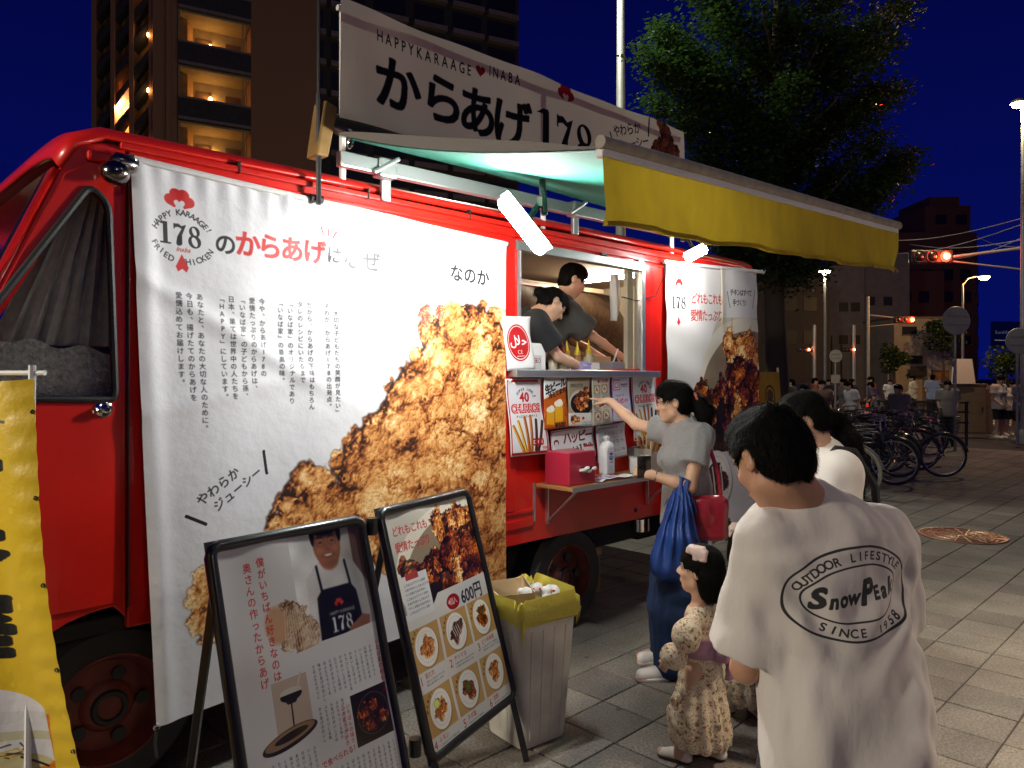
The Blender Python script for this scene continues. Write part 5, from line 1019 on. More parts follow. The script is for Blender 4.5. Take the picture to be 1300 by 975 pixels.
# ---------------------------------------------------------------- folding double poster stand
stn = empty('poster_stand', (-.45, 2.7, 0), 0, 'black framed double A board with apron man poster and chicken menu', 'sign')
def panel(xt0, yt0, xt1, yt1, zt, nrm, cv, nm, lb):
    n = Vector((*nrm, 0)).normalized(); lean = .25; b0 = Vector((-.45, 2.7, 0)); tl = Vector((xt0, yt0, zt)) - b0; tr = Vector((xt1, yt1, zt)) - b0; dn = n * lean + Vector((0, 0, -.885)); L = dn.length; ux = (tr - tl).normalized(); uy = -dn.normalized(); un = ux.cross(uy); w = (tr - tl).length
    fr_ = MB(); R_ = .018
    c = [tl + ux * R_ - uy * R_, tr - ux * R_ - uy * R_, tr - ux * R_ + dn + uy * R_, tl + ux * R_ + dn + uy * R_]
    pts = []
    for i in range(4):
        p, a, q = c[i], c[i - 1], c[(i + 1) % 4]; pts += [p + (a - p).normalized() * .03, p + (a - p).normalized() * .009 + (q - p).normalized() * .009, p + (q - p).normalized() * .03]
    fr_.tube(pts, .019, 10, closed=True); f_ = fr_.build(nm + '_frame', M['blackpaint'], stn, True)
    g = MB(); g.grid(40, 50, lambda u, v: tl + ux * (.022 + (w - .044) * u) + dn * (.975 * (1 - v) + .0125) + un * (.006 + .003 * math.sin(u * 7 + v * 9) * math.sin(v * 5) + .0035 * math.sin(u * 15 - v * 4) * math.exp(-u * 3))); o = g.build('poster', imgmat(nm + '_print', cv, .28, coat=.45, bump=.12, bscale=5, bdist=.02), f_, True); o['label'] = lb
    b = MB(); b.add([tl + ux * .01 - un * .012, tr - ux * .01 - un * .012, tr - ux * .01 + dn - un * .012, tl + ux * .01 + dn - un * .012], [(0, 1, 2, 3)]); b.build('backing', M['dark'], f_, solid=.004)
    return tl, tr, dn, un, ux, f_
pA = panel(-.92, 2.20, -.541, 2.685, 1.11, (.788, -.616), board_left(), 'left', 'poster of a smiling man in a dark apron with columns of text')
pB = panel(-.505, 2.715, -.199, 3.28, 1.12, (.866, -.5), board_right(), 'right', 'menu poster of a chicken bowl over six small plates, 600 yen')
for (tl, tr, dn, un, ux, f_) in (pA, pB):
    for e, (p, sg) in enumerate(((tl + ux * .03, 1), (tr - ux * .03, -1))):
        bt = p + dn; k = (bt.z - .0) ; d = dn.normalized(); MB().bar(bt - d * .02, bt + d * (bt.z / -d.z), .026, .026).build('leg', M['blackpaint'], stn, bevel=.003)
        tp = p + dn * .15 - un * .02; MB().bar(tp, Vector((tp.x, tp.y, 0)) - un * .26 - Vector((0, 0, 0)) + Vector((0, 0, -un.z * -.26)) * 0, .024, .024).build('leg', M['blackpaint'], stn, bevel=.003)
b = MB(); h0, h1 = pA[1] - pA[3] * .0, pB[0]
for k in (.06, .9): p = (pA[1] + pA[2] * k + pB[0] + pB[2] * k) / 2; b = MB(); b.tube([p - Vector((0, 0, .03)), p + Vector((0, 0, .03))], .022, 10); b.build('hinge', M['blackpaint'], stn, True)
# ---------------------------------------------------------------- rubbish bin
bn = empty('rubbish_bin', (.065, 3.33, 0), math.radians(38), 'white slatted square bin with yellow bag, full of rubbish, by the menu board', 'bin')
m_bin = mat('stained_white_plastic', (.60, .57, .50), .5, var=.16, scale=7, bump=.05, bscale=30)
def sq(r, z, n=6, rr=.04, wob=None):
    pts = rounded([(-r, -r), (r, -r), (r, r), (-r, r)], rr, n); return [Vector((x, y, z)) for x, y in pts]
def loft(rings):
    g = MB(); n = len(rings[0]); 
    for rg_ in rings: g.v += [tuple(p) for p in rg_]
    for j in range(len(rings) - 1):
        for i in range(n): g.f.append((j * n + i, j * n + (i + 1) % n, (j + 1) * n + (i + 1) % n, (j + 1) * n + i))
    return g
g = loft([sq(.125, .01), sq(.128, .02), sq(.165, .60), sq(.172, .605), sq(.172, .625), sq(.160, .625), sq(.155, .60), sq(.120, .03)]); g.f.append(tuple(range(28))[::-1]); g.build('body', m_bin, bn, True, angle=50)
for a in range(4):
    Rz = Matrix.Rotation(a * math.pi / 2, 4, 'Z')
    for x in (-.085, -.028, .028, .085): p0, p1 = Rz @ Vector((x, -.1275, .04)), Rz @ Vector((x * 1.15, -.160, .52)); MB().bar(p0, p1, .012, .008, up=tuple(Rz @ Vector((0, 1, 0)))).build('rib', m_bin, bn, bevel=.003)
m_bag = mat('yellow_bag', (.78, .68, .12), .3, coat=.3, transl=.35, bump=.35, bscale=22, bdist=.02)
def wr(ring, seed, a=.006): r = np.random.default_rng(seed).random(len(ring)); return [p * (1 + a * 6 * (r[i] - .5)) + Vector((0, 0, a * 3 * (r[i] - .5))) for i, p in enumerate(ring)]
base_r = [sq(.172, .555), sq(.182, .562), sq(.182, .595), sq(.180, .635), sq(.168, .642), sq(.158, .62), sq(.152, .56)]
rings = [wr(r_, 5 + k, .009 if k else .014) for k, r_ in enumerate(base_r)]; rings[0] = [p + Vector((0, 0, .03 * math.sin(i * 1.1) + .02 * math.sin(i * 2.7))) for i, p in enumerate(rings[0])]
loft(rings).build('bag', m_bag, bn, True)
m_card = mat('cardboard', (.50, .36, .20), .75, var=.08, scale=20)
c1 = empty('cardboard_tray', tuple(Vector((.055, 3.33, .625))), .5, 'open brown cardboard tray sticking out of the bin', 'box'); b = MB(); [b.add(v, [(0, 1, 2, 3)]) for v in ([(-.13, -.02, -.05), (.0, -.10, -.05), (.0, -.10, .035), (-.14, -.02, .02)], [(-.14, .10, -.03), (-.13, -.02, -.05), (-.14, -.02, .02), (-.15, .10, .045)], [(.0, -.10, -.05), (.02, .06, -.02), (.03, .07, .075), (.0, -.10, .035)], [(-.14, .10, -.03), (.02, .06, -.02), (.03, .07, .06), (-.15, .11, .05)])]; b.build('wall', m_card, c1, solid=.004)
nk_ = empty('crumpled_napkins', (.125, 3.32, .635), 0, 'crumpled white napkins with red spots heaped in the bin', 'napkins'); fN = Field((-.1, -.1, -.06), (.1, .1, .08), .006); rr = np.random.default_rng(3)
for k in range(14): fN.ell(((rr.random() - .5) * .15, (rr.random() - .5) * .14, (rr.random() - .5) * .05), np.array((.03, .03, .02)) * (.7 + rr.random() * .6), k=.008)
fN.warp(lambda X: foldnoise(X, .006, (55, 55, 55), 4)); fN.mesh('heap', M['cloth_white'], (0, 0, 0), nk_)
for k in range(4): MB().ball((-.03 + .03 * k, -.035 + .02 * (k % 2), .030 - .004 * k), (.008, .008, .004), 8).build('spot', mrd, nk_, True)
# ---------------------------------------------------------------- flags
fl = empty('beer_flag', (-1.705, 1.78, 0), 0, 'yellow vertical beer flag with large black lettering at the left edge', 'flag'); m_fl = imgmat('beer_flag_print', flag_beer(), .38, coat=.2, bump=.5, bscale=14, bdist=.012)
FV = Vector((.93, -.12, 0)).normalized()
def ff(u, v): p = FV * (.60 * u); return (p.x + .19 * (1 - v) * u, p.y + .012 * math.sin(u * 14 + v * 5) + .02 * math.sin(v * 7) + (.0015 * math.sin(v * 160) if u > .90 else 0), .10 + 1.50 * v - (.015 if u > .5 else 0) * math.sin(u * 3))
g = MB(); g.grid(60, 140, ff); g.build('cloth', m_fl, fl, True)
e = Vector(ff(1, 1)); m_fp = M['whitepaint']; b = MB(); b.tube([(e.x - .028, e.y + .01, 0.0), (e.x - .010, e.y + .01, 1.63)], .008, 8); b.build('pole', m_fp, fl, True); b = MB(); b.tube([(e.x + .02, e.y + .01, 1.612), (0, .01, 1.612)], .006, 8); b.build('crossbar', m_fp, fl, True)
for k in range(8): MB().ring(Vector(ff(.99, .95 - k * .13)) + Vector((.0, -.002, 0)), (0, 1, 0), .004, .0016, 10, 4).build('eyelet', M['dark'], fl, True)
MB().lathe([(.18, 0), (.18, .03), (.05, .08), (.03, .10)], (e.x - .03, e.y + .02, 0), n=20).build('water_base', M['dark'], fl, True)
f2 = empty('small_flag', tuple(G(962, 480, 7.2).xy) + (0,), .1, 'small yellow flag on white poles just beyond the tail of the truck', 'flag'); g = MB(); g.grid(12, 24, lambda u, v: (.22 * u + .09 * (1 - v), .01 * math.sin(u * 8 + v * 6), .40 + 1.26 * v)); g.build('cloth', imgmat('small_flag_print', flag_small(), .5), f2, True); b = MB(); b.tube([(.09, .02, 0), (-.02, .02, 1.72)], .012, 8); b.build('pole', m_fp, f2, True); b = MB(); b.tube([(.33, .02, 0), (.21, .02, 1.70)], .012, 8); b.build('pole', m_fp, f2, True)
# ---------------------------------------------------------------- people
SK = mat('skin', (.60, .36, .24), .5, var=.05, scale=20, bump=.03, bscale=120); SK.node_tree.nodes['Principled BSDF'].inputs['Subsurface Weight'].default_value = .08
SKT = mat('tanned_skin', (.48, .25, .15), .5, var=.06, scale=20, bump=.03, bscale=120); HAIR = mat('black_hair', (.004, .0035, .003), .7, bump=.5, bscale=160, stretch=(1, 1, .12)); HAIR.node_tree.nodes['Principled BSDF'].inputs['Specular IOR Level'].default_value = .08
base_m = dict(skin=SK, hair=HAIR, dark=M['dark'], eyewhite=mat('eye_white', (.75, .72, .68), .3), lip=mat('lips', (.45, .16, .13), .4))
def MT(**k): d = dict(base_m); d.update(k); return d
heather = mat('heather_grey_jersey', (.24, .24, .25), .9, var=.22, scale=220, bump=.25, bscale=12, sheen=.2); navy = mat('navy_cotton', (.010, .030, .095), .85, var=.15, scale=30, bump=.2, bscale=14); blk = mat('black_jersey', (.012, .012, .014), .85, bump=.2, bscale=14); dgrey = mat('charcoal_jersey', (.075, .072, .07), .9, var=.15, scale=90, bump=.25, bscale=12)
offw = mat('off_white_cotton', (.70, .67, .63), .9, bump=.2, bscale=12); sneaker = mat('white_canvas', (.74, .72, .68), .6, bump=.1, bscale=60); bluec = mat('royal_blue_nylon', (.012, .055, .26), .45, bump=.35, bscale=14, coat=.1); redl = mat('dark_red_leather', (.30, .012, .03), .3, coat=.4, bump=.1, bscale=30)
# customer at the shelf
P = dict(root=(.92, 4.05), label='woman in grey T-shirt pointing at the menu sheet, blue and red bags on her arm', mats=MT(shirt=heather, trousers=navy),
    pelvis=(.965, 4.06, .85), neck=(.955, 4.075, 1.345), head=(.895, 4.085, 1.465), face=(-.95, .20, -.10), front=(-.96, .05, 0), shR=(.905, 4.215, 1.295), shL=(1.00, 3.935, 1.285), elR=(.735, 4.36, 1.325), wrR=(.60, 4.475, 1.455),
    elL=(.93, 3.875, 1.03), wrL=(.745, 3.93, 1.085), knR=(.91, 4.14, .47), knL=(.90, 3.97, .47), anR=(.87, 4.16, .08), anL=(.845, 3.95, .08), handR=dict(n=(-.2, .2, 1), side=-1, point=True, curl=.4, d=(-.55, .52, .12)), handL=dict(n=(-.3, -.6, .6), side=1, curl=.9),
    female=True, s=.94, sleeve=.55, sleevew=1.25, ease=.018, hem=.05, flare=.01, legw=2.3, glasses=M['dark'], hh=.0045, strands=5000, toeR=(-1, .1, 0), toeL=(-1, -.1, 0), collar=.02)
P['shirtfold'] = lambda X: foldnoise(X, .006, (26, 26, 12), 21)
def pony(f, p, Mh): f.path([p(0, -.09, .03), p(0, -.135, -.01), p(.0, -.165, -.07), p(.0, -.150, -.14), p(0, -.125, -.17)], [.032, .040, .050, .042, .018], .02)
P['hairfn'] = pony
woman = person_fields(P, .0072)
wb0 = Vector((.92, 4.05, 0))
hc = MB(); Mh = frame((-.95, .20, -.10)); c_ = Vector(P['head']) - wb0; p_ = lambda x, y, z: c_ + Vector(Mh[:, 0]) * x * .94 + Vector(Mh[:, 1]) * y * .94 + Vector(Mh[:, 2]) * z * .94
hc.tube([p_(-.02, -.118, .045), p_(-.03, -.130, .01), p_(-.03, -.132, -.03)], [.010, .014, .008], 8); hc.build('hair_clip', mat('coral_plastic', (.6, .12, .07), .35), woman, True)
MB().ring((.745 - .92 + .02, 3.93 - 4.05, 1.078), Vector((-.18, .05, .05)), .026, .006, 18, 6).build('wristwatch', M['chrome'], woman, True)
def shoes(par, base, x, y, d, L=.235, k=1.0, m=sneaker, sole=M['cloth_white'], stripe=None):
    d = Vector((*d, 0)).normalized(); n = Vector((-d.y, d.x, 0)); b = Vector((x, y, 0)) - Vector(base); f = Field((b.x - .2, b.y - .2, -.01), (b.x + .2, b.y + .2, .13), .005)
    A = b - d * .07 * k; Bp = b + d * (L - .12 * k); f.cap((A.x, A.y, .05 * k), (A.x, A.y, .08 * k), .033 * k, .031 * k, .01); f.cap((A.x, A.y, .04 * k), (Bp.x, Bp.y, .032 * k), .035 * k, .032 * k, .02); f.cap(((A + d * .06).x, (A + d * .06).y, .065 * k), (Bp.x, Bp.y, .026 * k), .026 * k, .022 * k, .02); f.plane((0, 0, .014), (0, 0, -1)); f.ell((A.x, A.y, .12 * k), (.026 * k, .026 * k, .03 * k), op='sub'); o = f.mesh('shoe', m, (0, 0, 0), par)
    f = Field((b.x - .2, b.y - .2, -.01), (b.x + .2, b.y + .2, .05), .004); f.cap((A.x, A.y, .02), (Bp.x, Bp.y, .02), .038 * k, .037 * k, 0); f.plane((0, 0, .02), (0, 0, 1)); f.plane((0, 0, .001), (0, 0, -1)); f.mesh('sole', sole, (0, 0, 0), o)
    la = MB()
    for j in range(4): q = A.lerp(Bp, .42 + .13 * j); n_ = Vector((-d.y, d.x, 0)); la.bar(q - n_ * .018 * k + Vector((0, 0, (.088 - .011 * j) * k)), q + n_ * .018 * k + Vector((0, 0, (.088 - .011 * j) * k)), .005, .003)
    la.build('lace', M['dark'] if m is not sneaker else sole, o)
    if stripe: g = MB(); g.ring((0, 0, 0), (0, 0, 1), .0365, .0016, 24, 4); g.v = [tuple(Vector(v) * 1 + Vector((Bp.x, Bp.y, .021))) for v in g.v]; g.build('stripe', stripe, o, True)
    return o
shoes(woman, wb0, .80, 3.93, (-1, -.15), stripe=mrd); shoes(woman, wb0, .85, 4.15, (-1, 0), stripe=mrd)
# phone in her hand
ph = empty('phone', (.70, 3.925, 1.10), .3, 'dark phone held in the woman\'s left hand', 'phone'); MB().box(-.04, .04, -.005, .005, -.03, .09).build('case', M['dark'], ph, bevel=.004); MB().box(-.036, .036, -.0065, -.0055, -.026, .086).build('screen', M['darkglass'], ph)
# bags
tb0 = Vector((.875, 3.87, 0)); tote = empty('tote_bag', tuple(tb0), 0, 'royal blue nylon tote hanging from the woman\'s forearm', 'bag')
f = Field(Vector((.72, 3.74, .50)) , Vector((1.02, 4.0, 1.10)), .007); f.path([(.90, 3.88, 1.055), (.882, 3.875, .92), (.868, 3.87, .78)], [.030, .062, .098], .05); f.ell((.862, 3.87, .665), (.142, .065, .125), k=.05); f.ell((.80, 3.87, .60), (.06, .05, .05), k=.05); f.ell((.935, 3.87, .605), (.055, .045, .05), k=.05)
def tf(X): a = (X[..., 0] - .885) / (np.clip(1.12 - X[..., 2], .05, 1)); return .010 * np.sin(a * 46 + 1.5 * np.sin(X[..., 2] * 9)) * np.clip((X[..., 2] - .52) * 5, .2, 1) + foldnoise(X, .004, (24, 24, 10), 6)
f.warp(tf); f.mesh('pouch', bluec, tuple(tb0), tote); b = MB(); 
for dy in (-.035, .03): MB().tube([Vector((.90, 3.875 + dy, .98)) - tb0, Vector((.912, 3.875 + dy, 1.07)) - tb0, Vector((.885, 3.875 + dy * .3, 1.085)) - tb0, Vector((.868, 3.875 + dy, .98)) - tb0], .010, 6).build('handle', bluec, tote, True)
MB().ball(Vector((.872, 3.805, .86)) - tb0, (.022, .014, .018), 10).build('knot', bluec, tote, True)
hb0 = Vector((1.03, 3.90, 0)); hb = empty('shoulder_bag', tuple(hb0), 0, 'dark red leather shoulder bag against the woman\'s back', 'bag')
f = Field((.85, 3.76, .70), (1.20, 4.05, 1.06), .006); Mq = frame((.15, 1, 0)); f.boxr((1.025, 3.905, .865), (.108, .045, .118), Mq, .035, 0); f.ell((1.0, 3.87, .90), (.04, .02, .07), Mq, .03); f.ell((1.03, 3.86, .99), (.06, .03, .02), op='sub'); f.warp(lambda X: foldnoise(X, .005, (16, 16, 16), 8)); f.mesh('pouch', redl, tuple(hb0), hb)
MB().tube([Vector(q) - hb0 for q in ((1.105, 3.90, .94), (1.085, 3.90, 1.10), (1.035, 3.895, 1.25), (1.00, 3.93, 1.345), (.985, 4.00, 1.345), (1.01, 4.06, 1.22), (1.04, 4.02, 1.05), (.97, 3.93, .95))], .011, 8).build('strap', redl, hb, True)
# girls in floral dresses
def floral():
    m = mat('floral_cotton', (.60, .50, .34), .9, bump=.35, bscale=16); nt = m.node_tree; b = nt.nodes['Principled BSDF']; tc = nt.nodes.new('ShaderNodeTexCoord'); n1 = nt.nodes.new('ShaderNodeTexNoise'); n1.inputs['Scale'].default_value = 52; n1.inputs['Detail'].default_value = 6; n1.inputs['Roughness'].default_value = .7; r = nt.nodes.new('ShaderNodeValToRGB'); cr = r.color_ramp
    cr.elements[0].position = .40; cr.elements[0].color = (.20, .12, .06, 1); cr.elements[1].position = .66; cr.elements[1].color = (.42, .12, .10, 1)
    for p, c in ((.44, (.50, .36, .20, 1)), (.49, (.74, .64, .46, 1)), (.57, (.72, .62, .44, 1)), (.61, (.52, .24, .16, 1))): e = cr.elements.new(p); e.color = c
    nt.links.new(tc.outputs['Object'], n1.inputs[0]); nt.links.new(n1.outputs[0], r.inputs[0]); nt.links.new(r.outputs[0], b.inputs['Base Color']); return m
FL = floral(); PK = mat('pink_sash', (.42, .22, .30), .8, bump=.2, bscale=20); rose = mat('pink_bow', (.62, .46, .42), .7, bump=.3, bscale=40); leath = mat('sandal_leather', (.72, .64, .54), .5); BRS = mat('brown_sole', (.08, .04, .025), .6)
def girl(x, y, face, front, label, detail=True):
    F_ = np.array(unit(front)); R_ = np.cross(F_, (0, 0, 1)); o = np.array((x, y, 0.)); q = lambda r, f_, z: o + R_ * r + F_ * f_ + np.array((0, 0, z)); s = .82
    base = o.copy(); root = empty('child', tuple(base), 0, label, 'person', 'children in matching floral dresses'); Mh = frame(unit(face)); hc = q(0, .0, .80)
    lo = o + np.array((-.30, -.30, -.01)); hi = o + np.array((.30, .30, 1.0)); f = Field(lo, hi, .007)
    f.cap(q(0, 0, .45), q(0, 0, .60), .075, .065, .03); f.cap(q(-.09, 0, .61), q(.09, 0, .61), .03, .03, .03); f.cap(q(0, 0, .62), hc - Mh[:, 2] * .04, .034, .034, .02); head(f, hc, Mh, .86)
    ank = (q(-.05, .065, .05), q(.05, -.05, .06))
    for i, a in enumerate(ank): f.cap(q((-.045, .045)[i], 0, .40), a, .05, .026, .02); f.cap(a, a - (0, 0, .02), .026, .024, .01); f.cap(a + F_ * -.015 - (0, 0, .02), a + F_ * .085 - (0, 0, .028), .022, .020, .01)
    for e in (-1, 1): f.cap(q(e * .11, 0, .60), q(e * .15, .05, .50), .028, .024, .01); f.cap(q(e * .15, .05, .50), q(e * .12, .10, .43), .022, .018, .01); hand(f, q(e * .12, .10, .43), F_ * .5 + np.array((0, 0, -.7)) - R_ * e * .3, R_ * e, -e, .5, s=.52)
    f.mesh('body', SK, tuple(base), root); face_bits(root, base, hc, Mh, .86, None, base_m)
    f = Field(lo, hi, .006); f.cap(q(0, .0, .62), q(0, 0, .50), .058, .078, .03); f.cap(q(-.085, 0, .605), q(.085, 0, .605), .040, .040, .03)
    f.cap(q(0, 0, .48), q(0, -.005, .14), .078, .116, .04); f.cap(q(-.03, .01, .2), q(.03, .01, .10), .105, .112, .05)
    for e in (-1, 1): f.ell(q(e * .135, .01, .565), (.062, .062, .072), k=.02); f.ell(q(e * .150, .06, .475), (.056, .056, .054), k=.008); f.ell(q(e * .128, .095, .442), (.030, .030, .026), k=.01)
    def df(X): an = np.arctan2(X[..., 1] - y, X[..., 0] - x); return .006 * np.sin(an * 13 + X[..., 2] * 6) * np.clip((.46 - X[..., 2]) * 4, 0, 1) + foldnoise(X, .005, (34, 34, 22), 7)
    f.warp(df); f.plane((0, 0, .075), (0, 0, -1)); f.ell(q(0, .01, .67), (.05, .05, .035), op='sub'); f.mesh('dress', FL, tuple(base), root)
    g = Field(lo, hi, .006); g.cap(q(0, 0, .525), q(0, 0, .475), .092, .094, 0); g.plane(q(0, 0, .535), (0, 0, 1)); g.plane(q(0, 0, .455), (0, 0, -1)); g.boxr(q(-.02, -.105, .50), np.array((.05, .03, .05)), frame(F_), .015, .01); g.boxr(q(.05, -.110, .42), np.array((.035, .012, .07)), frame(F_), .008, .006); g.warp(lambda X: foldnoise(X, .004, (20, 20, 60), 5)); g.mesh('sash', PK, tuple(base), root)
    h = Field(hc - .2, hc + .2, .0045); p = lambda a, b_, c: hc + (Mh[:, 0] * a + Mh[:, 1] * b_ + Mh[:, 2] * c) * .86
    h.ell(p(0, -.012, .036), np.array((.086, .106, .092)) * .86, Mh, .01); h.ell(p(0, -.055, -.03), np.array((.092, .070, .095)) * .86, Mh, .02); h.ell(p(0, -.065, -.095), np.array((.085, .055, .05)) * .86, Mh, .02); h.ell(p(0, .10, -.045), np.array((.075, .062, .080)) * .86, Mh, op='sub'); h.ell(p(-.07, .045, -.05), np.array((.035, .04, .06)) * .86, Mh, op='sub'); h.ell(p(.07, .045, -.05), np.array((.035, .04, .06)) * .86, Mh, op='sub')
    h.warp(lambda X: foldnoise((X - hc.astype(np.float32)) @ Mh.astype(np.float32), .003, (80, 40, 25), 9)); add_strands(h.mesh('hair', HAIR, tuple(base), root), 3000, .03, hc - base, .0)
    bw_ = Field(hc - .2, hc + .2, .005); bw_.boxr(p(-.045, .01, .105), np.array((.026, .038, .016)), Mh, .008, .01); bw_.boxr(p(-.062, -.015, .085), np.array((.018, .030, .024)), Mh, .008, .01); bw_.warp(lambda X: foldnoise(X, .003, (60, 60, 60), 5)); bw_.mesh('hair_bow', rose, tuple(base), root)
    for i, a in enumerate(ank): shoes(root, base, float(a[0] + F_[0] * .02), float(a[1] + F_[1] * .02), (F_[0], F_[1]), .135, .62, leath, BRS)
    return root
girl(.785, 3.09, (-.85, .50, .05), (-.80, .50, 0), 'small girl in cream floral dress, pink sash and pale bow, beside the standing woman')
girl(1.10, 3.50, (.3, .9, .05), (-.2, .95, 0), 'second child in matching floral dress, mostly hidden behind the man in white T-shirt')
# man with the printed shirt, seen from behind
def shirt_print():
    m = mat('printed_white_jersey', (.62, .57, .52), .92, bump=.5, bscale=7, sheen=.15, bdist=.03, stretch=(1, 1, .45), detail=12); nt = m.node_tree; b = nt.nodes['Principled BSDF']; cv = shirt_logo(); h, w = cv.a.shape[:2]
    im = bpy.data.images.new('shirt_print', w, h); px = np.ones((h, w, 4), np.float32); px[..., :3] = cv.a[::-1]; im.pixels.foreach_set(px.ravel()); im.pack(); im.colorspace_settings.name = 'Non-Color'
    ti = nt.nodes.new('ShaderNodeTexImage'); ti.image = im; ti.extension = 'CLIP'; mx = nt.nodes.new('ShaderNodeMix'); mx.data_type = 'RGBA'; mx.inputs[6].default_value = (.62, .57, .52, 1); mx.inputs[7].default_value = (.018, .018, .022, 1); nt.links.new(ti.outputs[0], mx.inputs[0]); nt.links.new(mx.outputs[2], b.inputs['Base Color']); return m
SH = shirt_print(); khaki = mat('dark_trousers', (.035, .035, .04), .85, bump=.2, bscale=14)
MY = 1.75
def mp(px, py, Y): return tuple(G(px, py, Y))
P = dict(root=(.74, 1.78), label='man in white T-shirt with black oval print seen from behind', mats=MT(shirt=SH, trousers=khaki, skin=SKT, shoe=M['dark']),
    pelvis=(.795, 1.80, .86), neck=(.725, 1.80, 1.285), head=(.625, 1.78, 1.405), face=(-.34, .84, -.52), headup=(-.12, .3, 1), front=(-.20, .98, 0), shR=(.905, 1.86, 1.19), shL=(.622, 1.77, 1.195), elR=(.975, 1.93, .955), elL=(.578, 1.83, .885), wrR=(.86, 2.10, .97), wrL=(.66, 2.07, .92),
    knR=(.86, 1.85, .47), knL=(.70, 1.84, .47), anR=(.87, 1.80, .09), anL=(.68, 1.80, .09), handR=dict(n=(.3, .1, .9), side=-1, curl=.7), handL=dict(n=(-.3, .1, .9), side=1, curl=.7), s=1.0, bulk=1.0, sleeve=.86, sleevew=1.5, ease=.024, hem=.18, flare=.022, legw=1.6, hs=.0055, ss=2, neckw=1.15, collar=.012, hh=.0045, hair='short', cut=True, strands=9000)
def mfold(X):
    x, y, z = X[..., 0] - .79, X[..., 1], X[..., 2]; dn = np.clip((1.12 - z) * 2.2, 0, 1); ss = lambda a: a * a * (3 - 2 * a)
    f = .017 * ss(dn) * np.sin(x * 26 + 1.6 * np.sin(z * 3.4) + 1) + .004 * dn * np.sin(x * 52 + z * 5)
    for sx, sg in ((.66, 1), (.895, -1)):          # pulls running from the armpit across the back
        a = (X[..., 0] - sx) * sg; b = z - 1.06; along = a * .62 + b * -.78; acr = a * .78 + b * .62
        f = f + .010 * np.sin(acr * 70 + 6 * along) * np.exp(-(along / .11) ** 2) * np.exp(-(acr / .10) ** 2)
    f = f + .004 * np.sin((z - .35 * x) * 60) * np.exp(-((z - 1.21) / .035) ** 2) + foldnoise(X, .013, (11, 11, 6), 31) + foldnoise(X, .005, (26, 26, 16), 32) + .010 * np.exp(-((X[..., 0] - (.632 + .04 * (1.05 - z))) / .016) ** 2) * np.clip((1.13 - z) * 6, 0, 1) + .008 * np.exp(-((X[..., 0] - (.955 - .03 * (1.05 - z))) / .016) ** 2) * np.clip((1.10 - z) * 6, 0, 1)
    for sx in (.54, .95): f = f + .006 * np.exp(-((X[..., 0] - sx) / .045) ** 2) * np.clip((1.12 - z) * 5, 0, 1) * np.sin(z * 44 + y * 26 + (x) * 30)
    return f.astype(np.float32)
P['shirtfold'] = mfold
man = person_fields(P, .0072)
sh = [c for c in kids(man) if c.name.startswith('shirt')][0]; me = sh.data; n = len(me.vertices); co = np.zeros(n * 3, np.float32); me.vertices.foreach_get('co', co); co = co.reshape(-1, 3) + np.array((.74, 1.78, 0), np.float32)
bk = np.array((.20, -.98)); rt = np.array((.98, .20)); cxy = np.array((.795, 1.80)); uu = (co[:, :2] - cxy) @ rt; depth = (co[:, :2] - cxy) @ bk
L0, H0_, W0, HH = -.045, 1.115, .350, .243
UV = np.stack([(uu - L0) / W0 + .5, (co[:, 2] - H0_) / HH + .5], 1); UV[depth < .02] = -5
ul = me.uv_layers.new(name='UVMap'); idx = np.zeros(len(me.loops), np.int32); me.loops.foreach_get('vertex_index', idx); ul.data.foreach_set('uv', UV[idx].astype(np.float32).ravel())
# friend behind him
TEE = mat('white_tee', (.72, .68, .63), .9, bump=.2, bscale=12); base2 = (1.30, 3.05)
P = dict(root=(1.30, 3.10), label='person with long black ponytail and dark straps over a white tee behind the man', mats=MT(shirt=TEE, trousers=blk, skin=SK, shoe=M['dark']),
    pelvis=(1.36, 3.12, .84), neck=(1.315, 3.11, 1.285), head=(1.232, 3.11, 1.425), face=(-.80, .30, -.50), headup=(-.2, 0, 1), front=(-.85, .5, 0), shR=(1.38, 3.27, 1.235), shL=(1.31, 2.955, 1.22), elR=(1.32, 3.36, .97), elL=(1.25, 2.93, .96), wrR=(1.14, 3.28, 1.0), wrL=(1.08, 3.02, 1.0), knR=(1.38, 3.2, .45), knL=(1.34, 3.03, .45), anR=(1.38, 3.2, .09), anL=(1.34, 3.03, .09),
    handR=dict(n=(0, .3, .9), side=-1, curl=.6), handL=dict(n=(0, -.3, .9), side=1, curl=.6), female=True, s=.94, sleeve=.6, sleevew=1.6, ease=.022, hem=.05, legw=1.7)
P['hairfn'] = lambda f, p, Mh: f.path([(1.31, 3.12, 1.46), (1.37, 3.12, 1.42), (1.41, 3.10, 1.34), (1.43, 3.09, 1.24), (1.44, 3.09, 1.10)], [.025, .035, .045, .05, .03], .02); P['strands'] = 5000
P['shirtfold'] = lambda X: foldnoise(X, .006, (22, 22, 10), 25)
fr2 = person_fields(P, .0085); b0 = Vector((1.30, 3.10, 0))
f = Field((1.15, 2.86, .75), (1.60, 3.42, 1.30), .008); f.ell((1.37, 3.12, 1.0), (.165, .165, .17), k=0); f.plane((0, 0, 1.10), (0, 0, 1)); f.mesh('pinafore', blk, tuple(b0), fr2)
for e, (x, y) in enumerate(((1.335, 3.00), (1.375, 3.22))): MB().tube([Vector(q) - b0 for q in ((x + .150, y + .01, 1.05), (x + .135, y, 1.16), (x + .05, y - .0, 1.305), (x - .02, y - .005, 1.315), (x - .10, y - .01, 1.23), (x - .15, y + .01, 1.05))], .016, 6).build('strap', blk, fr2, True)
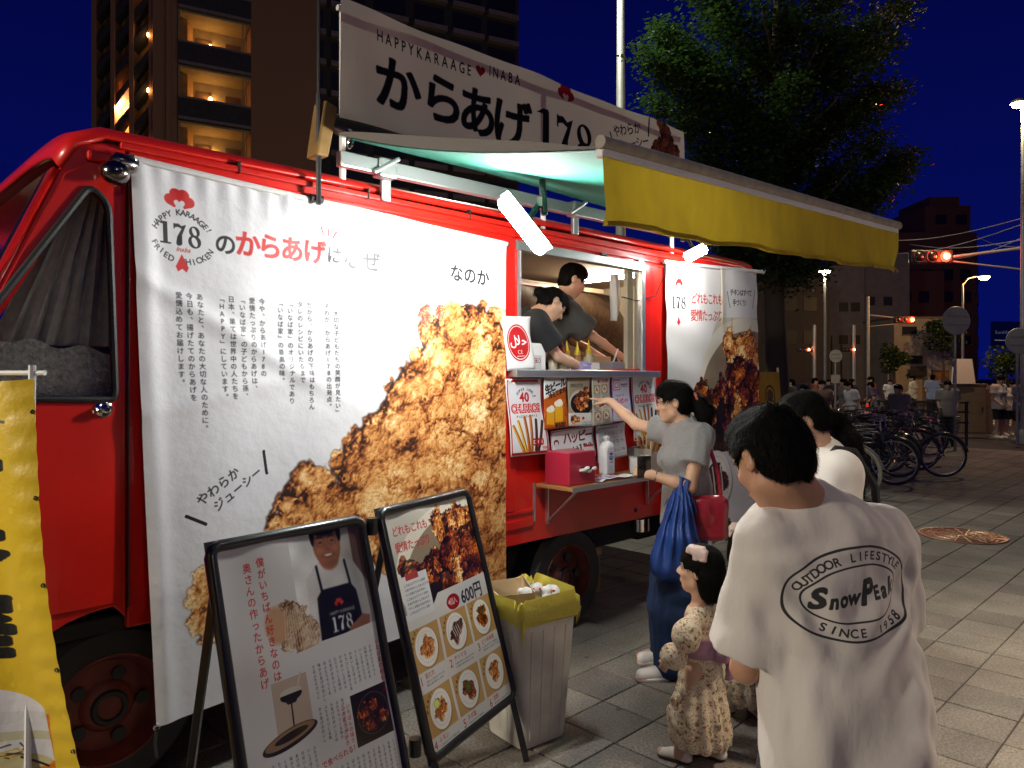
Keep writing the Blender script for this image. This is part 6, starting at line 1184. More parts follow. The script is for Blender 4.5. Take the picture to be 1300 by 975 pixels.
# crew inside the truck
def L2W(s_, d, z): return np.array(tuple(W(s_, -d, z)))
P = dict(root=tuple(L2W(4.0, .55, 0)[:2]), label='young man with short hair in charcoal tee working behind the serving window', mats=MT(shirt=dgrey, trousers=blk, shoe=M['dark']), s=.97, strands=2500)
def jt(P, **k):
    for a, (s_, d, z) in k.items(): P[a] = tuple(L2W(s_, d, z))
jt(P, pelvis=(3.84, .62, 1.58), neck=(3.93, .54, 2.16), head=(4.05, .48, 2.30), shL=(4.03, .70, 2.09), shR=(3.85, .40, 2.09), elR=(4.10, .34, 1.90), elL=(4.22, .62, 1.88), wrR=(4.32, .27, 1.77), wrL=(4.36, .45, 1.75), knR=(3.86, .56, 1.16), knL=(3.86, .74, 1.16), anR=(3.84, .56, .79), anL=(3.84, .74, .79))
ud = lambda a, b_, c: tuple(np.array(U) * a - np.array(-N) * 0 + np.array(N) * b_ + np.array((0, 0, c)))
P.update(face=ud(.80, -.50, -.42), front=ud(.95, -.3, 0), handR=dict(n=(0, 0, 1), side=-1, curl=.6), handL=dict(n=(0, 0, 1), side=1, curl=.6), sleeve=.8, sleevew=1.6, ease=.024, hem=.1, legw=1.3)
P['shirtfold'] = lambda X: foldnoise(X, .007, (20, 20, 10), 5); person_fields(P, .0085)
P = dict(root=tuple(L2W(3.45, .42, 0)[:2]), label='woman with dark tied hair leaning over the inner counter in a black tee', mats=MT(shirt=blk, trousers=blk, shoe=M['dark']), s=.95, female=True, strands=3000)
jt(P, pelvis=(3.22, .56, 1.50), neck=(3.46, .36, 2.00), head=(3.635, .30, 2.085), shL=(3.54, .52, 1.96), shR=(3.38, .20, 1.95), elR=(3.56, .18, 1.74), elL=(3.74, .44, 1.74), wrR=(3.78, .15, 1.665), wrL=(3.92, .34, 1.69), knR=(3.24, .49, 1.1), knL=(3.24, .66, 1.1), anR=(3.22, .49, .79), anL=(3.22, .66, .79))
P.update(face=ud(.60, -.42, -.72), headup=ud(.76, 0, .65), front=ud(.9, -.4, 0), handR=dict(n=(0, 0, 1), side=-1, curl=.35, d=ud(.95, -.1, -.1)), handL=dict(n=(0, 0, 1), side=1, curl=.5), sleeve=.65, sleevew=1.5, ease=.02, hem=.08, legw=1.3)
P['hairfn'] = lambda f, p, Mh: (f.ell(p(0, -.12, .0), (.04, .04, .04), k=.02), f.path([p(0, .04, .12), p(-.02, .09, .07), p(-.05, .10, .0)], [.02, .02, .012], .02))
person_fields(P, .0085)
# ---------------------------------------------------------------- ground
def world_cell_mat(name, c0, c1, cell=.3, rough=.85, extra_bump=.7):
    m = bpy.data.materials.new(name); m.use_nodes = True; nt = m.node_tree; b = nt.nodes['Principled BSDF']; b.inputs['Roughness'].default_value = rough
    ge = nt.nodes.new('ShaderNodeNewGeometry'); mp = nt.nodes.new('ShaderNodeMapping'); mp.vector_type = 'POINT'; nt.links.new(ge.outputs['Position'], mp.inputs[0])
    mp.inputs['Rotation'].default_value = (0, 0, -YAW)
    sc = nt.nodes.new('ShaderNodeVectorMath'); sc.operation = 'SCALE'; sc.inputs[3].default_value = 1 / cell; ad = nt.nodes.new('ShaderNodeVectorMath'); ad.operation = 'ADD'; ad.inputs[1].default_value = (-.203 / .3, -.194 / .3, 0)
    nt.links.new(mp.outputs[0], sc.inputs[0]); nt.links.new(sc.outputs[0], ad.inputs[0]); fl = nt.nodes.new('ShaderNodeVectorMath'); fl.operation = 'FLOOR'; nt.links.new(ad.outputs[0], fl.inputs[0])
    wn_ = nt.nodes.new('ShaderNodeTexWhiteNoise'); wn_.noise_dimensions = '2D'; nt.links.new(fl.outputs[0], wn_.inputs[0]); r = nt.nodes.new('ShaderNodeValToRGB'); nt.links.new(wn_.outputs[0], r.inputs[0])
    r.color_ramp.elements[0].position = .06; r.color_ramp.elements[0].color = (*c0, 1); r.color_ramp.elements[1].position = .30; r.color_ramp.elements[1].color = (*c1, 1)
    n1 = nt.nodes.new('ShaderNodeTexNoise'); n1.inputs['Scale'].default_value = 85; n1.inputs['Detail'].default_value = 4; nt.links.new(ge.outputs['Position'], n1.inputs[0]); n2 = nt.nodes.new('ShaderNodeTexNoise'); n2.inputs['Scale'].default_value = 2.2; n2.inputs['Detail'].default_value = 6; nt.links.new(ge.outputs['Position'], n2.inputs[0])
    def mul(a, bsock, lo, hi):
        mr = nt.nodes.new('ShaderNodeMapRange'); mr.inputs[1].default_value = .3; mr.inputs[2].default_value = .7; mr.inputs[3].default_value = lo; mr.inputs[4].default_value = hi; nt.links.new(bsock, mr.inputs[0]); mx = nt.nodes.new('ShaderNodeVectorMath'); mx.operation = 'SCALE'; nt.links.new(a, mx.inputs[0]); nt.links.new(mr.outputs[0], mx.inputs[3]); return mx.outputs[0]
    vo = nt.nodes.new('ShaderNodeTexVoronoi'); vo.inputs['Scale'].default_value = 2.6; nt.links.new(ge.outputs['Position'], vo.inputs[0]); vr = nt.nodes.new('ShaderNodeMapRange'); vr.inputs[1].default_value = .035; vr.inputs[2].default_value = .055; vr.inputs[3].default_value = .45; vr.inputs[4].default_value = 1; nt.links.new(vo.outputs['Distance'], vr.inputs[0]); mg = nt.nodes.new('ShaderNodeVectorMath'); mg.operation = 'SCALE'; nt.links.new(r.outputs[0], mg.inputs[0]); nt.links.new(vr.outputs[0], mg.inputs[3])
    n3 = nt.nodes.new('ShaderNodeTexNoise'); n3.inputs['Scale'].default_value = .9; n3.inputs['Detail'].default_value = 8; n3.inputs['Roughness'].default_value = .7; nt.links.new(ge.outputs['Position'], n3.inputs[0])
    c = mul(mul(mul(mg.outputs[0], n1.outputs[0], .6, 1.4), n2.outputs[0], .78, 1.16), n3.outputs[0], .7, 1.15); nt.links.new(c, b.inputs['Base Color'])
    bp = nt.nodes.new('ShaderNodeBump'); bp.inputs['Strength'].default_value = extra_bump; bp.inputs['Distance'].default_value = .004; nt.links.new(n1.outputs[0], bp.inputs['Height']); nt.links.new(bp.outputs[0], b.inputs['Normal']); return m
m_slab = world_cell_mat('concrete_paver', (.165, .145, .13), (.225, .20, .172)); m_ground = mat('ground_asphalt', (.055, .052, .05), .85, var=.2, scale=30, bump=.3, bscale=60); m_joint = mat('joint_sand', (.035, .03, .026), .95)
b = MB(); b.add([(-700, -300, -.03), (700, -300, -.03), (700, 900, -.03), (-700, 900, -.03)], [(0, 1, 2, 3)]); tag(b.build('ground', m_ground), kind='structure')
pv = empty('pavement', (0, 0, 0)); pv['kind'] = 'structure'
def UN(a, s_): return U * s_ + N * a
b = MB(); P4 = [UN(-6, -6), UN(-6, 19), UN(9, 19), UN(9, -6)]; b.add([p + Vector((0, 0, -.014)) for p in P4], [(0, 1, 2, 3)]); b.build('bedding', m_joint, pv)
C = .3; SL = bpy.data.meshes.new('brick')
def slabgeo(cx, cy, w=.2925, h=.2925, z=0.0, tilt=(0, 0)):
    a = w / 2; bq = h / 2; c_ = .004; vs = []
    for zz, ins in ((-.013, 0), (z - .003, 0), (z, c_)):
        for sx, sy in ((-1, -1), (1, -1), (1, 1), (-1, 1)): x, y = sx * (a - ins), sy * (bq - ins); vs.append((cx + x, cy + y, zz + (x * tilt[0] + y * tilt[1] if zz > -.01 else 0)))
    return vs, [(8, 9, 10, 11), (4, 5, 9, 8), (5, 6, 10, 9), (6, 7, 11, 10), (7, 4, 8, 11), (0, 1, 5, 4), (1, 2, 6, 5), (2, 3, 7, 6), (3, 0, 4, 7)]
meshes = []
rs = random.Random(5)
for k in range(6): g = MB(); g.add(*slabgeo(0, 0, tilt=((rs.random() - .5) * .010, (rs.random() - .5) * .010), z=rs.random() * .0015)); meshes.append(g.mesh('slab', m_slab))
cells = []
for i in range(-22, 64):
    for j in range(-24, 30):
        s_ = .203 + .3 * i + .15; a = .194 + .3 * j + .15
        p = UN(a, s_)
        if p.y < .4: continue
        px = 650 + F * p.x / p.y; py = HZ + F * CAMH / p.y
        vis = -60 < px < 1360 and py < 1020 and a < 4.2
        cells.append((0 if vis and a < 2.9 else 1, p.y, p, a))
cells.sort(key=lambda q: (q[0], q[1])); far = MB()
for k, (v, y, p, a) in enumerate(cells):
    if k < 300: o = link('slab', meshes[rs.randrange(6)], pv, (p.x, p.y, 0)); o.rotation_euler = (0, 0, YAW + math.pi / 2 * rs.randrange(4))
    else:
        vs, fs = slabgeo(0, 0, tilt=((rs.random() - .5) * .010, (rs.random() - .5) * .010)); c_, s_n = math.cos(YAW), math.sin(YAW); far.add([(p.x + x * c_ - y_ * s_n, p.y + x * s_n + y_ * c_, z) for x, y_, z in vs], fs)
o = far.build('paving', m_slab, pv); o['kind'] = 'stuff'
# manhole
mh = empty('manhole_cover', tuple((lambda p: (p.x, p.y, 0))(Vector(((1222 - 650) / F * 7.5, 7.5, 0)))), .2, 'round reddish manhole cover with cast pattern in the pavement', 'manhole cover')
m_mh = mat('cast_iron_red', (.30, .10, .065), .45, metal=.3, var=.5, scale=5); MB().lathe([(.40, .001), (.40, .006), (.385, .008), (0.01, .008)], n=48).build('plate', m_mh, mh); 
m_mh2 = mat('worn_rim', (.42, .30, .20), .4, metal=.4); MB().ring((0, 0, .008), (0, 0, 1), .39, .007, 48, 5).build('rim', m_mh2, mh, True)
for k, R_ in enumerate((.34, .29, .24, .18, .12, .06)): MB().ring((0, 0, .009), (0, 0, 1), R_, .006, 40, 4).build('raised_ring', m_mh2 if k % 2 else m_mh, mh, True)
for k in range(16): a = k * math.pi / 8; MB().bar((.07 * math.cos(a), .07 * math.sin(a), .011), (.36 * math.cos(a + .25), .36 * math.sin(a + .25), .011), .009, .006).build('raised_bar', m_mh2, mh)
# kerb and road far across
kb = MB(); c_ = [Vector((5, 23.5, 0)), Vector((40, 23.5, 0))]; kb.box(-10, 45, 23.4, 23.6, -.03, .10); tag(kb.build('kerb', mat('kerb_stone', (.25, .24, .22), .8, var=.15, scale=12), bevel=.01), kind='structure')
rd = MB(); rd.add([(-60, 23.6, -.026), (90, 23.6, -.026), (90, 36, -.026), (-60, 36, -.026)], [(0, 1, 2, 3)]); tag(rd.build('road', mat('road_asphalt', (.045, .044, .043), .8, var=.2, scale=12)), kind='structure')
mk = mat('road_paint', (.70, .68, .62), .6, var=.1, scale=30)
for k in range(9): b = MB(); b.box(12.2 + k * .95, 12.7 + k * .95, 24.5, 28.5, -.0215, -.020); tag(b.build('road_marking', mk), kind='structure')
# ---------------------------------------------------------------- lamps of the street
m_pole = mat('galvanised_pole', (.36, .35, .33), .5, metal=.4, var=.1, scale=6)
def street_lamp(x, y, h, label, es=40, col=(1, .82, .55), power=0, r=.07, arm=None, head=.16, spot=None, soft=.15):
    o = empty('street_lamp', (x, y, 0), 0, label, 'street lamp'); MB().tube([(0, 0, 0), (0, 0, h * .5), (0, 0, h)], [r, r * .85, r * .6], 12).build('pole', m_pole, o, True); MB().lathe([(r * 1.6, 0), (r * 1.6, .25), (r * 1.1, .35)], n=12).build('base', m_pole, o, True); hp = Vector((0, 0, h))
    if arm: a = Vector(arm); MB().tube([(0, 0, h - .1), Vector((0, 0, h + .25)) + a * .25, Vector((0, 0, h + .35)) + a * .6, Vector((0, 0, h + .35)) + a], .035, 8).build('arm', m_pole, o, True); hp = Vector((0, 0, h + .33)) + a
    MB().lathe([(head * .3, .12), (head, .05), (head, .0)], tuple(hp), n=16).build('lamp_housing', m_pole, o, True); m = mat('lamp_glow', (1, 1, 1), .5, emit=col, es=es); MB().ball(hp + Vector((0, 0, -.03)), (head * .85, head * .85, head * .5), 12).build('bulb', m, o, True)
    if power:
        l = bpy.data.lights.new('lamp_light', 'SPOT' if spot else 'POINT'); l.energy = power; l.color = col; l.shadow_soft_size = soft
        if spot: l.spot_size = math.radians(spot); l.spot_blend = 1.0
        lo = bpy.data.objects.new('lamp_light', l); COL.objects.link(lo); lo.parent = o; lo.location = hp + Vector((0, 0, -.28))
    return o
street_lamp(5.6, -6.0, 6.4, 'street lamp with warm light standing behind the photographer', power=400, col=(1, .84, .70))
street_lamp(5.3, 1.5, 5.4, 'street lamp standing just outside the right edge, lighting the paving', power=2900, col=(1, .83, .62), spot=86, soft=.22, arm=(-1.0, .3, 0))
street_lamp(-4.6, -.1, 3.3, 'low street lamp on the left behind the photographer', power=900, col=(1, .90, .72), soft=.22)
street_lamp(*G(1299, 480, 18).xy, 7.95, 'tall lamp post with bright warm head at the right edge', es=60, power=650, col=(1, .76, .42), arm=(-.13, 0, 0))
street_lamp(*G(1047, 480, 31).xy, 6.1, 'slim lamp post shining above the parked bicycles, left of the round sign', es=45, power=500, col=(1, .90, .62), r=.07, head=.26)
street_lamp(*G(1222, 480, 36).xy, 6.2, 'lamp post with curved arm and orange light before the dark building', es=45, power=900, col=(1, .55, .16), arm=(1.05, 0, .0), head=.28)
pq = G(788, 480, 13.5); pl2 = street_lamp(pq.x, pq.y, 9.4, 'tall grey pole rising beside the tree behind the roof sign', es=40, power=1500, col=(.95, 1, .80), r=.105, arm=(-1.6, -1.4, 0))
# utility pole at the right edge with wires
# ---------------------------------------------------------------- tree
tm = mat('tree_bark', (.07, .05, .035), .9, bump=.6, bscale=14); m_leaf = mat('leaf', (.024, .052, .009), .5, var=.55, scale=1.4, transl=.3, coat=.15)
tree = empty('tree', tuple(G(985, 480, 12.5).xy) + (0,), 0, 'large leafy street tree rising behind the truck', 'tree')
b = MB(); b.tube([(0, 0, 0), (.03, 0, 1.5), (-.02, .05, 3.2), (.05, 0, 5.0), (0, 0, 7.2), (.05, 0, 9.4)], [.24, .19, .16, .12, .07, .03], 12); b.build('trunk', tm, tree, True)
rt_ = random.Random(11); leaves = MB(); lv = []; lf = []
centres = []
def px2l(px, py, dy=0): p = G(px, py, 12.5 + dy) - Vector((tree.location.x, 12.5, 0)); return Vector((p.x, dy, p.z))
tips = [(835, 25), (815, 60), (850, 80), (828, 120), (850, 45), (900, 10), (870, 140), (900, 190), (880, 230), (930, 250), (900, 90), (960, 60), (950, 130), (960, 200), (1000, 20), (1010, 100), (1020, 180), (1000, 250), (1050, 30), (1060, 130), (1060, 210), (1045, 270), (1100, 30), (1110, 110), (1115, 170), (1100, 240), (1150, 0), (1125, 55), (1140, 210), (1150, 195), (1135, 110), (980, 290), (920, 300), (1030, 310), (870, -40), (950, -60), (1030, -70), (1100, -50), (980, -160), (1060, -160), (900, -120), (1120, -140), (1000, -240), (940, -210), (1060, -250), (1155, 190), (838, 200)]
for (tx, ty) in tips:
    for rep in range(3):
        dy = rt_.uniform(-1.6, 1.6) * (1 - .3 * abs(tx - 985) / 170); tip = px2l(tx + rt_.uniform(-8, 8), ty + rt_.uniform(-10, 10), dy); z0 = max(3.2, min(8.6, tip.z - 1.1 - .25 * abs(tip.x))); root_ = Vector((0, 0, z0)); mid = (root_ + tip) / 2 + Vector((0, 0, -.15))
        b = MB(); b.tube([root_, mid, tip], [.035, .022, .006], 5)
        o = b.build('limb', tm, tree, True) if rep == 0 else None
        centres.append((root_, mid, tip))
for root_, mid, tip in centres:
    for k in range(620):
        t = rt_.random() ** .6 * .9 + .12; p = root_ * (1 - t) ** 2 + mid * 2 * t * (1 - t) + tip * t * t; spread = .10 + .34 * (1 - t) + .12; d = Vector((rt_.gauss(0, 1), rt_.gauss(0, 1), rt_.gauss(0, .45))) * spread * .62; d.z -= abs(rt_.gauss(0, .08)); c_ = p + d
        a = rt_.uniform(0, 6.28); L = rt_.uniform(.055, .105); w = L * .42; f_ = Vector((math.cos(a), math.sin(a), rt_.uniform(-.7, .1))).normalized(); sd = f_.cross(Vector((rt_.uniform(-.5, .5), rt_.uniform(-.5, .5), 1))).normalized(); up_ = sd.cross(f_)
        i = len(lv); lv += [c_, c_ + f_ * L * .45 + sd * w + up_ * .01, c_ + f_ * L, c_ + f_ * L * .45 - sd * w + up_ * .01]; lf.append((i, i + 1, i + 2)); lf.append((i, i + 2, i + 3))
g = MB(); g.v = [tuple(v) for v in lv]; g.f = lf; o = g.build('crown', m_leaf, tree); o['kind'] = 'stuff'
# ---------------------------------------------------------------- buildings
def facade(bld, o, dx, w, z0, z1, cols, rows, ww, wh, m_wall, m_win, depth, sill=.9, lit=None, wallname='wall', inset=.18, frm=None, y0=0):
    """box building part with real window recesses; o origin, dx direction; depth goes inward"""
    pass
brick = mat('brown_tile_cladding', (.32, .15, .065), .75, var=.2, scale=60, bump=.2, bscale=40); conc = mat('painted_balcony', (.34, .24, .12), .8, var=.1, scale=3); dkw = mat('dark_cladding', (.045, .035, .03), .8, var=.2, scale=6); dwin = mat('dark_window', (.01, .01, .012), .5); slabm = mat('pale_slab_edge', (.22, .16, .13), .8, var=.15, scale=5)
def rot(o, a): M_ = Matrix.Rotation(a, 4, 'Z'); M_.translation = o; return M_
FA = math.radians(90 - 61); co0 = Vector(((195 - 650) / F * 40, 40, 0))     # near corner of the front face
apt = empty('apartment_tower', tuple(co0), FA, 'tall brown tiled apartment tower with amber lit balconies', 'building')
b = MB(); b.box(.0, 1.2, .12, 10, 0, 40); b.build('wall', brick, apt); b = MB(); b.box(5.2, 8.8, .0, 12, 0, 40); b.build('wall', brick, apt); b = MB(); b.box(1.2, 5.2, 1.9, 12, 0, 40); b.build('back_wall', brick, apt)
b = MB(); b.box(-.05, .22, -.15, .2, 0, 40); b.build('pilaster', brick, apt); b = MB(); b.box(.6, 1.15, -.05, .14, 0, 40); b.build('pilaster', brick, apt); b = MB(); b.box(5.0, 5.25, -.10, 1.9, 0, 40); b.build('pilaster', brick, apt)
m_amb = mat('amber_lamp', (1, .7, .3), .5, emit=(1, .55, .16), es=45); rng_z = [(k, 1.6 + (480 - y) * 38.2 / F) for k, y in enumerate((352, 277, 202, 127, 52, -23))]
for k, z in rng_z:
    b = MB(); b.box(1.2, 5.0, -.25, 1.9, z - .16, z); b.build('balcony_floor', slabm, apt); b = MB(); b.box(1.2, 5.0, -.25, -.13, z, z + 1.0); b.build('parapet', dkw, apt); b = MB(); b.box(1.2, 5.0, -.28, -.12, z + 1.0, z + 1.10); b.build('coping', slabm, apt)
    b = MB(); b.box(1.22, 4.98, 1.80, 1.895, z, z + 2.82); b.build('balcony_wall', conc, apt); b = MB(); b.box(1.205, 1.30, -.1, 1.8, z + 1.1, z + 2.82); b.build('balcony_side', conc, apt); b = MB(); b.box(1.3, 4.95, -.1, 1.79, z + 2.72, z + 2.82); b.build('balcony_ceiling', conc, apt)
    for x in (2.3, 3.9): b = MB(); b.box(x, x + .85, 1.76, 1.798, z + .05, z + 2.2); fr_ = b.build('balcony_door', mat('brown_door', (.14, .07, .035), .5) if x == 2.3 and k == 0 else bpy.data.materials['brown_door'], apt); MB().box(x + .7, x + .76, 1.72, 1.758, z + 1.0, z + 1.15).build('handle', M['chrome'], fr_)
    for x in (4.55, 4.75): b = MB(); b.box(x, x + .05, -.12, -.07, z + 1.1, z + 2.7); b.build('mullion', conc, apt)
    l = MB(); l.ball((3.05, 1.55, z + 1.75), (.11, .11, .16), 12); o = l.build('wall_lamp', m_amb, apt, True); l = MB(); l.tube([(3.05, 1.80, z + 1.95), (3.05, 1.55, z + 1.98), (3.05, 1.55, z + 1.9)], .025, 6); l.build('lamp_bracket', M['dark'], apt)
    ld = bpy.data.lights.new('balcony_light', 'POINT'); ld.energy = 19; ld.color = (1, .55, .16); ld.shadow_soft_size = .12; lo = bpy.data.objects.new('balcony_light', ld); COL.objects.link(lo); lo.parent = apt; lo.location = (3.05, 1.25, z + 1.6)
# receding left side with stepped sun louvres
sd_ = empty('tower_wing', tuple(Vector(((118 - 650) / F * 40, 40, 0))), math.radians(8), 'left wing of the brown tower with slanting rows of balcony screens', 'building')
b = MB(); b.box(0, 4.6, .9, 8, 0, 40); b.build('wall', mat('amber_render', (.40, .20, .07), .8, var=.2, scale=3), sd_)
for x in (.0, .95, 1.9, 2.9, 3.9): b = MB(); b.box(x, x + .22, -.2, .9, 0, 40); b.build('fin', brick, sd_)
for k, x in enumerate((.22, 1.17, 2.12, 3.12)):
    for j in range(10): z = 7 + j * 1.55; b = MB(); b.add([(x, -.1, z), (x + .74, -.1, z + 1.15), (x + .74, -.1, z + 1.62), (x, -.1, z + .62), (x, .55, z), (x + .74, .55, z + 1.15), (x + .74, .55, z + 1.62), (x, .55, z + .62)], [(0, 1, 2, 3), (7, 6, 5, 4), (0, 4, 5, 1), (3, 2, 6, 7)]); b.build('screen', dkw, sd_)
for j in range(7): ld = None; MB().ball((2.9, -.3, 8.2 + j * 3.0), (.05, .05, .12), 8).build('wall_lamp', m_amb, sd_, True)
for z in (9.5, 16.5): ld = bpy.data.lights.new('wing_light', 'POINT'); ld.energy = 800; ld.color = (1, .6, .25); ld.shadow_soft_size = .2; lo = bpy.data.objects.new('wing_light', ld); COL.objects.link(lo); lo.parent = sd_; lo.location = (1.4, .3, z)  # unseen point lights added to brighten the wing's facade, no fixture here
# office block behind the sign
ofb = empty('office_block', tuple(Vector(((330 - 650) / F * 44, 44, 0))), FA * .9, 'dark office block with faint floor bands behind the roof sign', 'building')
b = MB(); b.box(0, 17.4, .4, 14, 0, 44); b.build('wall', dkw, ofb)
for k in range(16):
    z = 8.0 + k * 1.85
    for x in (1.6, 4.2, 6.9, 9.6, 12.3, 14.9): b = MB(); b.box(x, x + 2.3, -.05, .38, z, z + .34); b.build('floor_band', slabm, ofb); 
    for x in (1.6, 4.2, 6.9, 9.6, 12.3, 14.9): b = MB(); b.box(x + .1, x + 2.2, .36, .43, z + .5, z + 1.6); b.build('window', dwin, ofb)
# dark brown building on the right
brd = mat('dark_brown_tile', (.13, .05, .035), .8, var=.2, scale=30); tan = mat('sand_render', (.36, .25, .13), .85, var=.12, scale=2)
rb0 = Vector(((1240 - 650) / F * 62, 62, 0)); rb = empty('corner_building', tuple(rb0), 0, 'dark brown multi storey building with rooftop block at the right', 'building')
b = MB(); b.box(-7.2, 0, 0, 12, 0, 13.8); b.build('wall', brd, rb); b = MB(); b.box(-4.0, -.15, .6, 8, 13.8, 16.2); b.build('penthouse', brd, rb); b = MB(); b.box(-3.4, -.9, .9, 6, 16.2, 17.0); b.build('tank_room', brd, rb)
b = MB(); b.add([(0, 0, 0), (2.3, 3.5, 0), (2.3, 12, 0), (0, 12, 0), (0, 0, 13.8), (2.3, 3.5, 11.4), (2.3, 12, 11.4), (0, 12, 13.8)], [(0, 1, 5, 4), (1, 2, 6, 5), (4, 5, 6, 7)]); b.build('side_wall', tan, rb)
dv = Vector((2.3, 3.5, 0)).normalized(); ln = Vector((2.3, 3.5, 0)).length
for k in range(5):
    z = 2.3 + k * 1.85
    for t, w in ((.16, .62), (.50, 1.7)): a = dv * (t * ln); b = MB(); b.bar(a + Vector((0, 0, z + .6)) - Vector((dv.y, -dv.x, 0)) * -.03, a + dv * w + Vector((0, 0, z + .6)) - Vector((dv.y, -dv.x, 0)) * -.03, .08, 1.0); b.build('window', dwin, rb)
    for x in (-6.2, -4.6, -2.9, -1.4): b = MB(); b.box(x, x + .9, -.04, .05, z + .1, z + 1.0); w_ = b.build('window', dwin, rb); MB().box(x - .06, x + .96, -.10, -.03, z + .0, z + .08).build('sill', brd, w_)
for x in (-3.1, -1.4): b = MB(); b.box(x, x + .9, .54, .62, 14.6, 15.4); b.build('window', dwin, rb)
# pale low house
h0 = empty('white_house', tuple(Vector(((1135 - 650) / F * 46, 46, 0))), 0, 'low pale house with orange door across the road', 'building'); wht = mat('pale_render', (.42, .36, .28), .85, var=.1, scale=2)
b = MB(); b.box(.0, 3.2, 0, 5, 0, 5.3); b.build('wall', wht, h0); b = MB(); b.box(1.75, 3.3, -.6, 0, 0, 4.2); b.build('porch_wall', wht, h0); b = MB(); b.box(-.05, 3.25, -.05, 5, 5.3, 5.42); b.build('roof', slabm, h0); b = MB(); b.box(2.05, 2.95, -.64, -.59, .1, 1.95); d_ = b.build('door', mat('orange_door', (.40, .17, .04), .5), h0); MB().box(2.12, 2.16, -.68, -.64, .9, 1.1).build('handle', M['chrome'], d_); b = MB(); b.box(1.95, 2.05, -.66, -.58, .0, 2.05); b.box(2.95, 3.05, -.66, -.58, 0, 2.05); b.box(1.95, 3.05, -.66, -.58, 2.0, 2.1); b.build('door_frame', slabm, h0)
for x, z, w, hh in ((.1, 2.6, .5, .4), (.85, 2.5, .95, .5), (2.0, 4.45, 1.0, .6), (.5, 4.3, .9, .5), (.9, .4, .5, .9)): b = MB(); b.box(x, x + w, -.04, .03, z, z + hh); w_ = b.build('window', dwin, h0); MB().box(x - .05, x + w + .05, -.08, -.02, z - .07, z - .0).build('sill', slabm, w_)
b = MB(); b.box(.75, 1.9, -.5, .0, 1.75, 1.85); b.box(.75, 1.9, -.5, -.46, 1.85, 2.35); b.build('balcony', dkw, h0)
bluish = mat('grey_blue_render', (.14, .13, .15), .85, var=.15, scale=2)
g1 = empty('grey_building', tuple(Vector(((1052 - 650) / F * 50, 50, 0))), 0, 'plain grey building behind the slim lamp post', 'building'); b = MB(); b.box(0, 2.4, 0, 6, 0, 9.2); b.build('wall', bluish, g1); b = MB(); b.box(2.4, 6.0, 1, 6, 0, 10.2); b.build('wall', bluish, g1)
for x, z in ((.7, 6.1), (1.5, 6.1), (.7, 3.9), (1.5, 3.9), (3.0, 6.6), (4.2, 6.6), (3.0, 4.2), (4.2, 4.2)): b = MB(); yb = 0 if x < 2.4 else 1; b.box(x, x + .6, yb - .04, yb + .03, z, z + .6); b.build('window', dwin, g1)
for x in (.15, .8, 1.5): b = MB(); b.box(x, x + .06, -.12, -.03, 0, 4.5); b.build('drainpipe', M['dark'], g1)
g2 = empty('dark_building', tuple(Vector(((930 - 650) / F * 44, 44, 0))), 0, 'black unlit building left of the slim lamp post', 'building'); b = MB(); b.box(0, 5.7, 0, 6, 0, 8.0); b.build('wall', dkw, g2); b = MB(); b.box(2.0, 4.4, 1, 5, 8.0, 9.4); b.build('upper_wall', dkw, g2)
for x, z in ((.6, 5.6), (1.8, 5.6), (3.0, 5.6), (4.2, 5.6), (.6, 3.6), (1.8, 3.6), (3.0, 3.6), (4.2, 3.6)): b = MB(); b.box(x, x + .8, -.04, .03, z, z + .8); b.build('window', dwin, g2)
g3 = empty('brown_building', tuple(Vector(((1108 - 650) / F * 58, 58, 0))), 0, 'dark red brown building with rooftop edge behind the traffic lights', 'building'); b = MB(); b.box(0, 5.6, 0, 6, 0, 10.0); b.build('wall', brd, g3)
for x, z in ((.8, 7.5), (2.2, 7.5), (3.6, 7.5), (.8, 5.4), (2.2, 5.4), (3.6, 5.4)): b = MB(); b.box(x, x + .8, -.04, .03, z, z + .9); b.build('window', dwin, g3)
g4 = empty('low_wall', tuple(Vector(((1255 - 650) / F * 40, 40, 0))), 0, 'low dark garden wall with pale coping at the far right', 'wall'); b = MB(); b.box(0, 5, 0, .3, 0, 1.1); b.build('wall_body', dkw, g4); b = MB(); b.box(-.05, 5.05, -.05, .35, 1.1, 1.22); b.build('coping', conc, g4)
def small_tree(px, py0, Y, r, label):
    c_ = G(px, py0, Y); t = empty('small_tree', (c_.x, Y, 0), 0, label, 'tree'); MB().tube([(0, 0, 0), (.05, 0, c_.z * .5), (0, 0, c_.z)], [.10, .07, .03], 8).build('trunk', tm, t, True); q = random.Random(px); v = []; f_ = []
    for k in range(1600): d = Vector((q.gauss(0, 1), q.gauss(0, 1), q.gauss(0, 1))); d = d.normalized() * r * q.random() ** .4; d = d * (1 + .4 * math.sin(d.x * 5) * math.cos(d.z * 6)); p = d + Vector((0, 0, c_.z)); s1 = Vector((q.gauss(0, 1), q.gauss(0, 1), q.gauss(0, 1))).normalized() * .09; s2 = Vector((q.gauss(0, 1), q.gauss(0, 1), q.gauss(0, 1))).normalized() * .06; i = len(v); v += [p - s1, p + s2, p + s1, p - s2]; f_.append((i, i + 1, i + 2, i + 3))
    g = MB(); g.v = [tuple(x) for x in v]; g.f = f_; g.build('crown', m_leaf, t)['kind'] = 'stuff'
small_tree(1197, 425, 43, 1.15, 'round dark tree in front of the pale house'); small_tree(1278, 460, 38, .9, 'dark shrub-like tree at the far right above the low wall'); small_tree(1135, 455, 40, .7, 'small dark tree left of the pale house')
